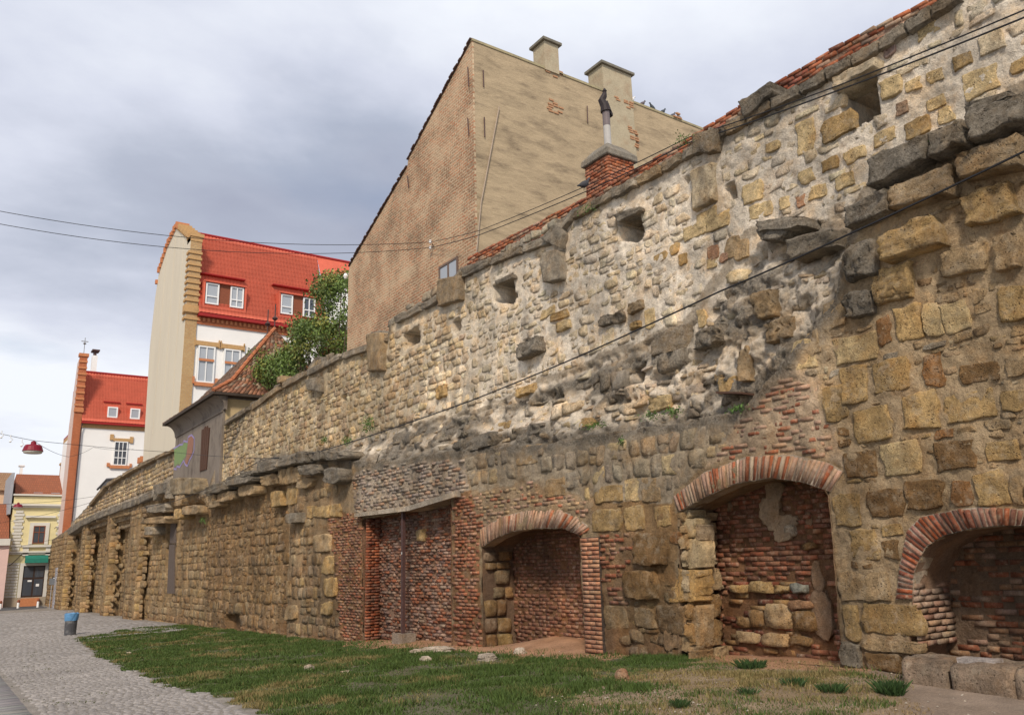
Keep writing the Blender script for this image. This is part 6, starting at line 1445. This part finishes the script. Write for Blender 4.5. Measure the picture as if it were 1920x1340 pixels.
for a, b in ((E[0], Kp[0]), (Kp[0], apA)):
    n = max(2, int(np.linalg.norm(b - a) / .35))
    for k in range(n): m.tube([a + (b - a) * k / n + [0, 0, .05], a + (b - a) * (k + 1.1) / n + [0, 0, .03]], .10, 7, .085)
m.build('hip_tiles', plain('orange_hip_tile', (.42, .15, .07), .9, .3, 5, .4), tw)
for a in (apA, apB):
    m = MB(); m.tube([a, a + [0, 0, 1.3]], .03, 6); m.lathe(tuple(a + [0, 0, .55]), [(.02, -.14), (.15, 0), (.02, .14)], 10); m.build('finial', M_IRON, tw)
# shutter, graffiti
zz = lambda p, X=XT - .02: on_x(zoomed(p, 310, 720, 7.05), X)
sh = zz([(460, 1150), (548, 1122), (590, 572), (486, 600)]); A, B, C, D = sh
M_SHUT = plain('shutter_wood', (.085, .042, .026), .85, .3, 12)
m = MB(); m.prism([A, B, C, D][::-1], (.012, 0, 0)); m.build('shutter_back', M_IRON, tw)
for k in range(4):
    f0, f1 = k / 4 + .015, (k + 1) / 4 - .015; m = MB(); m.prism([A + (B - A) * f0, A + (B - A) * f1, D + (C - D) * f1 + [0, 0, .12 if k in (1, 2) else 0], D + (C - D) * f0][::-1], (-.03, 0, 0)); m.build('shutter_board', M_SHUT, tw)
def flat(name, pts, X, col, par, rough=.6):
    p = zz(pts, X); m = MB(); m.prism(list(p)[::-1], (-.003, 0, 0)); m.build(name, plain(name, col, rough, .2, 5, 0), par)
gr_ = thing('graffiti', 'green and orange painted graffiti with a violet outline on the grey plaster', 'graffiti', tuple(zz([(250, 900)])[0]))
flat('green_paint', [(118, 860), (150, 825), (175, 835), (200, 815), (240, 780), (300, 772), (282, 860), (270, 950), (240, 990), (200, 1060), (170, 1050), (120, 1090)], XT - .004, (.17, .25, .085), gr_)
flat('orange_paint', [(298, 760), (310, 700), (345, 676), (372, 705), (368, 800), (352, 920), (305, 1000), (282, 1080), (262, 1040), (285, 920)], XT - .008, (.27, .12, .07), gr_)
ol = [(110, 850), (150, 828), (190, 800), (230, 795), (242, 748), (295, 765), (300, 700), (345, 670), (382, 715), (378, 880), (345, 960), (320, 1000), (292, 1082), (262, 1060), (240, 1010), (190, 1095), (150, 1085), (145, 1125), (112, 1115)]
m = MB(); p = zz(ol, XT - .012)
for i in range(len(p) - 1):
    a, b = p[i], p[i + 1]; t_3 = (b - a) / max(np.linalg.norm(b - a), 1e-6); n_3 = np.array([0, -t_3[2], t_3[1]]) * .045; m.prism([a - n_3, b - n_3, b + n_3, a + n_3], (.004, 0, 0))
m.build('violet_outline', plain('violet_paint', (.27, .22, .42), .6, .2, 5, 0), gr_)
# shed roof edge peeping over the wall's far end
p = on_x(zoomed([(405, 225), (425, 205), (475, 150), (560, 145)], 80, 860, 3.941), 11.2); sd = thing('lean_to_roof', 'dark grey lean-to roof edge peeping over the far wall top', 'roof', tuple(p[1]))
m = MB(); m.tube(list(p), .09, 6); m.prism([p[1], p[2], p[3], p[3] - [0, 0, 2.5], p[1] - [0, 0, 1.5]], (1.5, 0, 0)); m.build('roof_edge', plain('dark_roofing', (.085, .085, .09), .7), sd)

# ================================================================== THE HOUSES ACROSS THE END OF THE STREET
YE = 93.0; g7 = lambda r, Y=YE: zrect_y(r, 0, 920, 5.823, Y)
yel = thing('yellow_house', 'pale yellow two-storey house with white quoins and green awning across the street end', 'house', (8, YE, -1.1))
M_YEL = plaster('yellow_paint', (.68, .60, .34), (.62, .52, .24), .2, .08); M_TRIM = plain('grey_white_trim', (.60, .58, .52), .8, .06, 2, .1)
a = g7((95, 45, 700, 1250)); fl = g7((60, 1180, 640, 1250)); xl = g7((95, 500, 640, 700))[0]; xr_ = g7((95, 100, 900, 700))[1]; zb_ = -1.15
ztop_ = g7((190, 50, 700, 300))[3]; m = MB(); m.box(xl, xr_, YE, YE + 9, zb_, ztop_ - .12); m.build('wall', M_YEL, yel)
def box7(r, d0, d1, name, mat, par=yel): a = g7(r); m = MB(); m.box(a[0], a[1], YE - d1, YE - d0, a[2], a[3]); return m.build(name, mat, par)
a = g7((190, 38, 720, 56)); m = MB(); m.box(xl - .1, xr_, YE - .25, YE + .3, a[2], a[3]); m.build('parapet_coping', M_TRIM, yel)
a = g7((160, 145, 700, 185)); m = MB(); m.box(xl - .15, xr_, YE - .45, YE - .002, (a[2] + a[3]) / 2, a[3]); m.box(xl - .08, xr_, YE - .25, YE - .002, a[2], (a[2] + a[3]) / 2 - .003); m.build('cornice', M_TRIM, yel)
a = g7((105, 655, 645, 690)); m = MB(); m.box(xl - .05, xr_, YE - .25, YE - .002, (a[2] + a[3]) / 2, a[3]); m.box(xl, xr_, YE - .15, YE - .002, a[2], (a[2] + a[3]) / 2 - .003); m.build('string_course', M_TRIM, yel)
zq0, zq1 = g7((150, 210, 240, 650))[2:]; nq = 13
for (px0, px1) in ((150, 232), (625, 690)):
    a = g7((px0, 400, px1, 480)); 
    for k in range(nq):
        z = zq0 + (zq1 - zq0) * k / nq; e2 = .12 * (k % 2); m = MB(); m.box(a[0] - e2, a[1] + e2, YE - .09, YE - .003, z + .03, z + (zq1 - zq0) / nq - .03); m.build('quoin', M_TRIM, yel)
zr0, zr1 = g7((100, 780, 250, 1165))[2:]; nq = 12; dr = g7((240, 815, 478, 1168))
for x0_, x1_ in ((xl, dr[0] - .35), (dr[1] + .35, xr_)):
    for k in range(nq):
        z = zr0 + (zr1 - zr0) * k / nq; st = (k % 2) * .45
        xx = x0_ - st
        while xx < x1_:
            a0, a1 = max(xx, x0_), min(xx + .9, x1_)
            if a1 - a0 > .1: m = MB(); m.box(a0 + .02, a1 - .02, YE - .10, YE - .003, z + .03, z + (zr1 - zr0) / nq - .03); m.build('rusticated_block', M_TRIM, yel)
            xx += .9
m = MB(); m.box(xl, xr_, YE - .14, YE - .003, zb_, zr0); m.build('plinth', plain('plinth_stone', (.36, .30, .22), .9, .2), yel)
m = MB(); m.box(dr[0] - .3, dr[0], YE - .16, YE + .1, zr0, dr[3] + .25).box(dr[1], dr[1] + .3, YE - .16, YE + .1, zr0, dr[3] + .25).box(dr[0], dr[1], YE - .16, YE + .1, dr[3], dr[3] + .25); m.build('door_frame', M_TRIM, yel)
m = MB(); m.box(dr[0], dr[1], YE - .06, YE - .02, dr[2], dr[3]); do = m.build('door', plain('dark_brown_door', (.045, .028, .022), .4, .2), yel)
w = dr[1] - dr[0]; h = dr[3] - dr[2]; m = MB()
for f0, f1, h0, h1 in ((.05, .46, .08, .58), (.54, .95, .08, .58), (.05, .46, .64, .96), (.54, .95, .64, .96)): m.box(dr[0] + w * f0, dr[0] + w * f1, YE - .075, YE - .06, dr[2] + h * h0, dr[2] + h * h1)
q_ = bpy.data.objects.new('door_glass', mesh_from('door_glass', m.v, polys=m.f, mats=[M_GLASS])); COL.objects.link(q_); q_.parent = do
for r in ((300, 972, 345, 990), (390, 1012, 425, 1040)): a = g7(r); m = MB(); m.box(a[0], a[1], YE - .082, YE - .076, a[2], a[3]); q_ = bpy.data.objects.new('paper_note', mesh_from('paper_note', m.v, polys=m.f, mats=[M_WHITE])); COL.objects.link(q_); q_.parent = do
a = g7((218, 1168, 420, 1210)); m = MB(); m.box(a[0], a[1], YE - .6, YE - .15, zb_, a[3]); m.build('door_step', M_OBR2, yel)
a = g7((270, 702, 518, 785)); m = MB(); z0, z1 = a[2], a[3]; m.prism([(a[0], YE - .26, z1), (a[0], YE - .75, z1 - .3), (a[0], YE - .8, z0), (a[0], YE - .26, z0)][::-1], (a[1] - a[0], 0, 0)); m.build('awning', plain('green_canvas', (.02, .17, .125), .8, .15, 3, .2), yel)
a = g7((358, 380, 490, 572)); window_y(yel, a[0], a[1], a[2], a[3], YE - .115, 2, (0, .65, 1), .08, M_GLASS, M_BROWNW, .1)
m = MB(); m.box(a[0] - .32, a[0], YE - .12, YE - .003, a[2] - .1, a[3] + .3).box(a[1], a[1] + .32, YE - .12, YE - .003, a[2] - .1, a[3] + .3).box(a[0], a[1], YE - .12, YE - .003, a[3], a[3] + .3); m.build('window_surround', M_TRIM, yel)
m = MB(); m.box(a[0] - .75, a[1] + .75, YE - .3, YE - .003, a[3] + .75, a[3] + .95); m.build('window_hood', M_TRIM, yel)
m = MB(); m.box(a[0] - .8, a[1] + .8, YE - .28, YE - .003, a[2] - .35, a[2] - .15).box(a[0] - .7, a[0] - .2, YE - .15, YE - .003, a[2] - 1.15, a[2] - .352).box(a[1] + .2, a[1] + .7, YE - .15, YE - .003, a[2] - 1.15, a[2] - .352); m.build('window_sill', M_TRIM, yel)
a = g7((592, 396, 634, 414)); m = MB(); m.tube([(a[0], YE - .2, a[2]), (a[0] + .1, YE - .25, a[3]), (a[0] + .3, YE - .25, a[2] + .1), (a[1], YE - .1, a[3])], .03, 5); m.build('flag_bracket', M_IRON, yel)
M_RT = brickmat('old_red_tile_roof', (.33, .11, .055), (.27, .095, .05), (.2, .08, .045), 'X', .2, .28, .3, msize=.02, stain=.2)
def roofpoly(par, r_e, r_r, Y0, Y1, mat, name='roof'):     # eave pixel pair, ridge pixel pair
    e = on_y(r_e, Y0); g = on_y(r_r, Y1); z0 = e[:, 2].mean(); z1 = g[:, 2].mean()
    m = MB(); m.add([(e[0, 0], Y0, z0), (e[1, 0], Y0, z0), (g[1, 0], Y1, z1), (g[0, 0], Y1, z1), (e[0, 0], Y1 + 5, z0), (e[1, 0], Y1 + 5, z0)], [(0, 1, 2, 3), (1, 5, 2), (5, 4, 3, 2), (4, 0, 3)]); o = m.build(name, mat, par); return (z0, z1)
roofpoly(yel, [(28, 928), (150, 930)], [(31, 888), (150, 892)], YE + .4, YE + 5.5, M_RT)
for r in ((365, 18, 462, 44), (555, 22, 650, 48)):
    a = g7(r, YE + 1.2); m = MB(); m.box(a[0], a[1], YE + 1.0, YE + 2.6, a[2], a[3]); m.build('skylight', M_CURT, yel)
a = zrect_y((362, 292, 388, 345), 0, 780, 3.19, YE + 6); m = MB(); m.box(a[0], a[1], YE + 5.5, YE + 6.6, a[2] - .6, a[3]); m.box(a[0] - .1, a[1] + .1, YE + 5.4, YE + 6.7, a[3], a[3] + .2); m.build('chimney', M_YBR2, yel)
a = zrect_y((117, 302, 134, 348), 0, 780, 3.19, YE + 6); m = MB(); m.box(a[0], a[1], YE + 5.5, YE + 6.2, a[2] - .6, a[3]); m.box(a[0] - .15, a[1] + .15, YE + 5.4, YE + 6.3, a[3], a[3] + .12); m.build('chimney', M_WHITE, yel)
a = zrect_y((64, 338, 97, 522), 0, 780, 3.19, YE); m = MB(); m.box(a[0], a[1] - .25, YE - .1, YE + 8, a[2] - 1, a[3]); m.build('party_wall', plain('grey_render', (.33, .34, .36), .8, .1), yel)
pk = thing('pink_house', 'pale pink house with red tiled roof cut by the left edge', 'house', (2, YE - 1.5, -1.1))
a = zrect_y((-260, 740, 58, 1110), 0, 780, 3.19, YE - 1.2); m = MB(); m.box(a[0], xl - .02, YE - 1.2, YE + 6, zb_, a[3]); m.build('wall', plaster('pink_paint', (.66, .47, .42), (.55, .38, .34), .3, .1), pk)
m = MB(); m.box(a[0], xl - .02, YE - 1.5, YE - 1.202, a[3] - .5, a[3] + .1); m.build('eaves', M_TRIM, pk)
roofpoly(pk, [(-80, 1012), (17, 1012)], [(-80, 944), (18, 944)], YE - 1.5, YE + 3., M_RT)
oh = thing('tan_roofed_house', 'far house with peach wall and worn tan tiled roof at the left edge', 'house', (2, YE + 9, -1))
a = zrect_y((-260, 430, 72, 600), 0, 780, 3.19, YE + 9); m = MB(); m.box(a[0], a[1], YE + 9, YE + 15, zb_, a[3]); m.build('wall', plaster('peach_paint', (.72, .50, .33), (.6, .4, .27), .3, .1), oh)
roofpoly(oh, [(-80, 917), (23, 919)], [(-80, 883), (26, 886)], YE + 8.6, YE + 14, brickmat('tan_tile_roof', (.36, .22, .12), (.3, .17, .09), (.2, .12, .07), 'X', .2, .28, .3, msize=.02))
# ends of neighbouring streets so that the horizon is built up
for k, (x0, x1, h, c) in enumerate(((-22, -9, 7.5, (.62, .5, .36)), (-40, -22.5, 9, (.55, .52, .45)), (16, 36, 11, (.6, .55, .46)))):
    d_ = thing('far_house', ('cream house further along the end of the street', 'grey house last along the end of the street', 'tall plain house hidden behind the wall end')[k], 'house', (x0, YE, -1.1))
    m = MB(); m.box(x0, x1, YE + 2, YE + 12, -1.3, h); m.build('wall', plaster('far_paint_%s' % 'abc'[k], c), d_); m = MB(); m.prism([(x0 - .3, YE + 1.6, h + .003), (x0 - .3, YE + 7, h + 3.4), (x0 - .3, YE + 12.4, h + .003)][::-1], (x1 - x0 + .6, 0, 0)); m.build('roof', M_RT, d_)

# ================================================================== STREET FURNITURE
bp = on_ground([(131, 1190)])[0]; bn = thing('litter_bin', 'dented dark metal litter bin with a blue bag over its rim', 'bin', tuple(bp)); dpt = float((bp - EYE) @ (R3 @ np.array([0, 0, 1.])))
bh_ = 41 / 1597 * dpt; br_ = 11.5 / 1597 * dpt
mb_ = plaster('soot_black_metal', (.07, .07, .075), (.28, .28, .27), .85, .1, (1, 1, 1), .2, 2.2); 
m = MB(); m.lathe(tuple(bp), [(br_ * .88, -.02), (br_ * .9, .03), (br_ * .98, bh_ * .8)], 20); m.build('bin_body', mb_, bn, smooth=False)
vs = []; K = 24
for i, (r, z) in enumerate(((1.03, .66), (1.08, .80), (1.10, .97), (1.02, 1.0), (.85, .93))):
    for j in range(K): a = 2 * math.pi * j / K; rr_ = br_ * (r + random.uniform(-.03, .03)); vs.append((bp[0] + rr_ * math.cos(a), bp[1] + rr_ * math.sin(a), bp[2] + bh_ * (z + random.uniform(-.02, .02))))
fs = [(i * K + j, i * K + (j + 1) % K, (i + 1) * K + (j + 1) % K, (i + 1) * K + j) for i in range(4) for j in range(K)]
link('bin_bag', mesh_from('bin_bag', vs, polys=fs, mats=[plain('blue_plastic', (.10, .24, .42), .4, .2, 6, .3)]), bn)
# hanging street lamps
M_LRED = plain('wine_red_enamel', (.20, .008, .022), .4, .12)
def lamp(px, py, Y, wpx, label):
    c = on_y([(px, py)], Y)[0]; dp = float((c - EYE) @ (R3 @ np.array([0, 0, 1.]))); s = wpx / 1597 * dp
    t = thing('street_lamp', label, 'lamp', tuple(c), 'red lamps hung over the street')
    lv = [(.50, -.16), (.48, -.12), (.42, .08), (.37, .16), (.20, .19), (.14, .20), (.12, .34), (.05, .38)]
    m = MB(); m.lathe(tuple(c), [(r * s, z * s) for r, z in lv], 20); m.build('shade', M_LRED, t)
    m = MB(); m.lathe(tuple(c), [(.40 * s, -.27 * s), (.44 * s, -.24 * s), (.45 * s, -.162 * s)], 20); m.build('diffuser', plain('milky_diffuser', (.62, .6, .52), .4, .05), t)
    m = MB(); m.tube([c + [0, 0, .27 * s], c + [0, 0, .42 * s]], .02 * s, 6); m.build('hanger', M_IRON, t)
    return c, s
LC, LS = lamp(62, 840, 38, 37, 'large wine red street lamp hanging near against the sky')
lamp(34, 948, 80, 17, 'small wine red street lamp hanging before the yellow house')
# road sign, bollards, kerb
sg = on_y([(93, 1134)], 86.)[0]; sg[2] = ground_z(sg[0], 86.); sg_t = thing('road_sign', 'slim post with two small square signs at the end of the wall', 'sign', tuple(sg)); d_ = float((sg - EYE) @ (R3 @ np.array([0, 0, 1.]))); u_ = d_ / 1597
m = MB(); m.tube([sg, sg + [0, 0, 50 * u_]], .035, 6); m.build('post', plain('galvanised_post', (.3, .3, .31), .5), sg_t)
m = MB(); m.box(sg[0] - 5 * u_, sg[0] + 8 * u_, sg[1] - .08, sg[1] - .05, sg[2] + 45 * u_, sg[2] + 57 * u_); m.build('sign_back', plain('sign_grey', (.16, .17, .18), .5), sg_t)
m = MB(); x0, x1, z0, z1, f_ = sg[0] + 0 * u_, sg[0] + 11 * u_, sg[2] + 50 * u_, sg[2] + 60 * u_, 1.6 * u_
m.box(x0, x0 + f_, sg[1] + .02, sg[1] + .06, z0, z1).box(x1 - f_, x1, sg[1] + .02, sg[1] + .06, z0, z1).box(x0 + f_, x1 - f_, sg[1] + .02, sg[1] + .06, z0, z0 + f_).box(x0 + f_, x1 - f_, sg[1] + .02, sg[1] + .06, z1 - f_, z1); m.build('sign_frame', plain('black_frame', (.02, .02, .025), .5), sg_t)
m = MB(); m.box(x0 + f_, x1 - f_, sg[1] + .03, sg[1] + .05, z0 + f_, z1 - f_); m.build('sign_face', M_WHITE, sg_t)
for px, lab in ((1, 'white and brown bollard at the left edge of the picture'), (34, 'white and brown bollard left of the dark house door'), (71, 'white and brown bollard right of the dark house door')):
    b = on_y([(px, 1134)], 88.6)[0]; b[2] = ground_z(b[0], 88.6); k_ = thing('bollard', lab, 'bollard', tuple(b), 'bollards at the end of the street'); h_ = .85
    m = MB(); m.lathe(tuple(b), [(.10, 0), (.10, h_ * .7)], 10); m.build('post', M_WHITE, k_); m = MB(); m.lathe(tuple(b), [(.11, h_ * .702), (.12, h_ * .85), (.05, h_)], 10); m.build('head', M_BROWNW, k_)
zg_ = float(ground_z(8, 88.)); m = MB(); m.box(-40, 9.7, 88.0, 88.2, zg_ - .3, zg_ + .12); o = m.build('kerb', plain('kerb_stone_dark', (.12, .12, .125), .9)); o['kind'] = 'structure'
m = MB(); m.add([(-40, 88.9, ground_z(8, 88.9) + .03), (12, 88.9, ground_z(8, 88.9) + .03), (12, YE - .7, ground_z(8, YE - .7) + .03), (-40, YE - .7, ground_z(8, YE - .7) + .03)], [(0, 1, 2, 3)]); o = m.build('road', plain('asphalt', (.075, .075, .08), .9, .2, 3, .3)); o['kind'] = 'structure'

# ================================================================== CABLES
M_CAB = plain('cable_black', (.02, .02, .022), .6, .1)
def cable(pts, r, label, sag=0., n=24, par=None):
    out = []
    for a, b in zip(pts[:-1], pts[1:]):
        for k in range(n): t = k / n; q = np.array(a) * (1 - t) + np.array(b) * t; q[2] -= sag * 4 * t * (1 - t); out.append(q)
    out.append(np.array(pts[-1])); m = MB(); m.tube(out, r, 5); o = m.build('cable', M_CAB); return tag(o, label, 'cable', 'cables strung along and across the street')
X_ = lambda px, py, X: on_x([(px, py)], X)[0]
Y_ = lambda px, py, Y: on_y([(px, py)], Y)[0]
cable([X_(1990, 250, 9.2), X_(1920, 284, 9.25), X_(1585, 442, 9.4), X_(1350, 546, 9.45), X_(1085, 668, 9.5), X_(880, 752, 9.55), X_(690, 818, 9.6), X_(592, 848, 9.65), X_(490, 862, 9.7)], .014, 'thick black cable slung low along the whole wall', .01, 6)
cable([X_(490, 862, 9.7), X_(400, 912, 9.7), X_(330, 938, 9.7), X_(240, 958, 9.6)], .014, 'black cable falling from the left end of the cornice to the far piers', .01, 6)
cable([X_(2000, -15, 9.6), X_(1560, 165, 10.0), X_(1290, 258, 10.6), X_(1092, 352, 11.4), X_(900, 432, 12.6), INS + [0, 0, .1]], .010, 'upper of two thin cables passing the slit window', .02, 6)
cable([X_(2000, 0, 9.6), X_(1560, 174, 10.0), X_(1290, 268, 10.6), X_(1092, 362, 11.4), X_(900, 440, 12.6), INS - [0, 0, .1]], .012, 'lower of two thin cables passing the slit window', .02, 6)
cable([INS + [0, 0, .1], Y_(-120, 372, 26)], .010, 'upper cable crossing the sky from the brick house to the left', .55)
cable([INS - [0, 0, .1], Y_(-120, 396, 26)], .010, 'lower cable crossing the sky from the brick house to the left', .62)
hk = LC + np.array([0, 0, .40 * LS])
cable([Y_(-90, 788, 38), hk], .010, 'cable with small fairy light hooks left of the near red lamp', .05)
cable([hk, X_(330, 848, 9.9), X_(490, 859, 9.7), X_(600, 846, 9.8)], .010, 'cable carrying the near red lamp from the wall', .04)
cable([hk, Y_(128, 856, 46), Y_(175, 838, 60), X_(250, 842, 10.2)], .009, 'slack thin wire looping right of the near red lamp', .1)
cable([Y_(-40, 944, 70), X_(178, 930, 10.0)], .012, 'highest of the thin far wires before the yellow house', .2)
cable([Y_(-40, 985, 70), X_(172, 941, 10.0)], .012, 'middle thin far wire before the yellow house', .2)
cable([Y_(-40, 1036, 75), Y_(118, 1006, 84)], .012, 'lowest thin far wire across the yellow house', .1)
cable([Y_(-40, 1082, 91.0), Y_(20, 1058, 92.6), Y_(41, 1038, 92.7)], .03, 'thick dark service cable entering the yellow house above its awning', .05)
for i, (px, py) in enumerate(((3, 812), (20, 820), (41, 828))):
    c = Y_(px, py, 38); m = MB(); m.tube([c + [0, 0, .1], c, c + [.08, 0, -.08], c + [.02, 0, -.16]], .018, 5); m.lathe(tuple(c + [0, 0, -.2]), [(.02, 0), (.05, .03), (.02, .08)], 8); o = m.build('fairy_light', M_WHITE)
    tag(o, ('fairy light hook at the very left edge', 'fairy light hook in the middle of the three', 'fairy light hook nearest the near red lamp')[i], 'light', 'fairy light hooks on the lamp cable')

# ================================================================== TREE BEHIND THE WALL
tr = thing('leafy_tree', 'broadleaf tree turning autumn red and yellow between the tiled house and brick house', 'tree', (12.6, 31, 0))
crown_px = [(586, 545), (600, 524), (628, 514), (653, 520), (654, 600), (650, 655), (622, 668), (600, 668), (560, 700), (520, 722), (474, 748), (466, 700), (478, 664), (500, 652), (522, 668), (548, 650), (552, 600), (598, 598), (606, 590), (600, 560)]
xs_, ys_ = [p[0] for p in crown_px], [p[1] for p in crown_px]; cl = []
while len(cl) < 190:
    p = (random.uniform(min(xs_), max(xs_)), random.uniform(min(ys_), max(ys_)))
    if inpoly([p], crown_px)[0] and not (595 < p[0] < 655 and 545 < p[1] < 610 and random.random() < .6): cl.append(X_(p[0], p[1], random.uniform(11.9, 13.4)) if p[0] < 600 else X_(p[0], p[1], random.uniform(13.4, 14.6)))
cl = np.array(cl); npc = 110; n = len(cl) * npc
c = np.repeat(cl, npc, 0) + RNG.normal(0, .23, (n, 3)) * [1, 1.2, .85]
kk_ = RNG.random(len(cl)); base = np.where(kk_[:, None] < .02, np.array([[.34, .13, .03]]), np.where(kk_[:, None] < .25, np.array([[.19, .20, .045]]), np.array([[.10, .15, .035]])))
base = base * RNG.uniform(.6, 1.4, (len(cl), 1)); lc = np.repeat(base, npc, 0) * RNG.uniform(.6, 1.5, (n, 1)); 
d1 = RNG.normal(0, 1, (n, 3)); d1[:, 2] -= .9; d1 /= np.linalg.norm(d1, axis=1)[:, None]; d2 = np.cross(d1, RNG.normal(0, 1, (n, 3))); d2 /= np.linalg.norm(d2, axis=1)[:, None]
ln = RNG.uniform(.08, .19, (n, 1)); wd = ln * .26
V = np.stack([c, c + d1 * ln * .5 + d2 * wd, c + d1 * ln, c + d1 * ln * .5 - d2 * wd], 1).reshape(-1, 3)
M_LEAF, t_, b_ = new_mat('leaf'); at = t_.nodes.new('ShaderNodeAttribute'); at.attribute_name = 'Col'; t_.links.new(at.outputs['Color'], b_.inputs['Base Color']); b_.inputs['Roughness'].default_value = .5
link('crown', mesh_from('crown', V, quads=np.arange(4 * n).reshape(n, 4), cols=np.repeat(lc, 4, 0), mats=[M_LEAF]), tr, kind='stuff')
m = MB(); tb0 = np.array([12.8, 31.0, 0.]); tb1 = np.array([12.9, 31.0, 5.2]); m.tube([tb0, (tb0 + tb1) / 2 + [.1, 0, 0], tb1], .26, 9, .15); M_BARK = plain('bark', (.09, .065, .045), .95, .3, 9, .8); m.build('trunk', M_BARK, tr)
for q in cl[RNG.choice(len(cl), 26, False)]:
    m = MB(); m.tube([tb1 - [0, 0, random.uniform(0, 1.2)], tb1 * .45 + q * .55 + [0, 0, .25], q], .06, 5, .012); m.build('limb', M_BARK, tr)
wall['kind'] = 'thing'
for o in list(scene.objects):
    if '_w' in o: del o['_w']
print('objects', len(scene.objects), 'polys', sum(len(o.data.polygons) for o in scene.objects if o.type == 'MESH'))
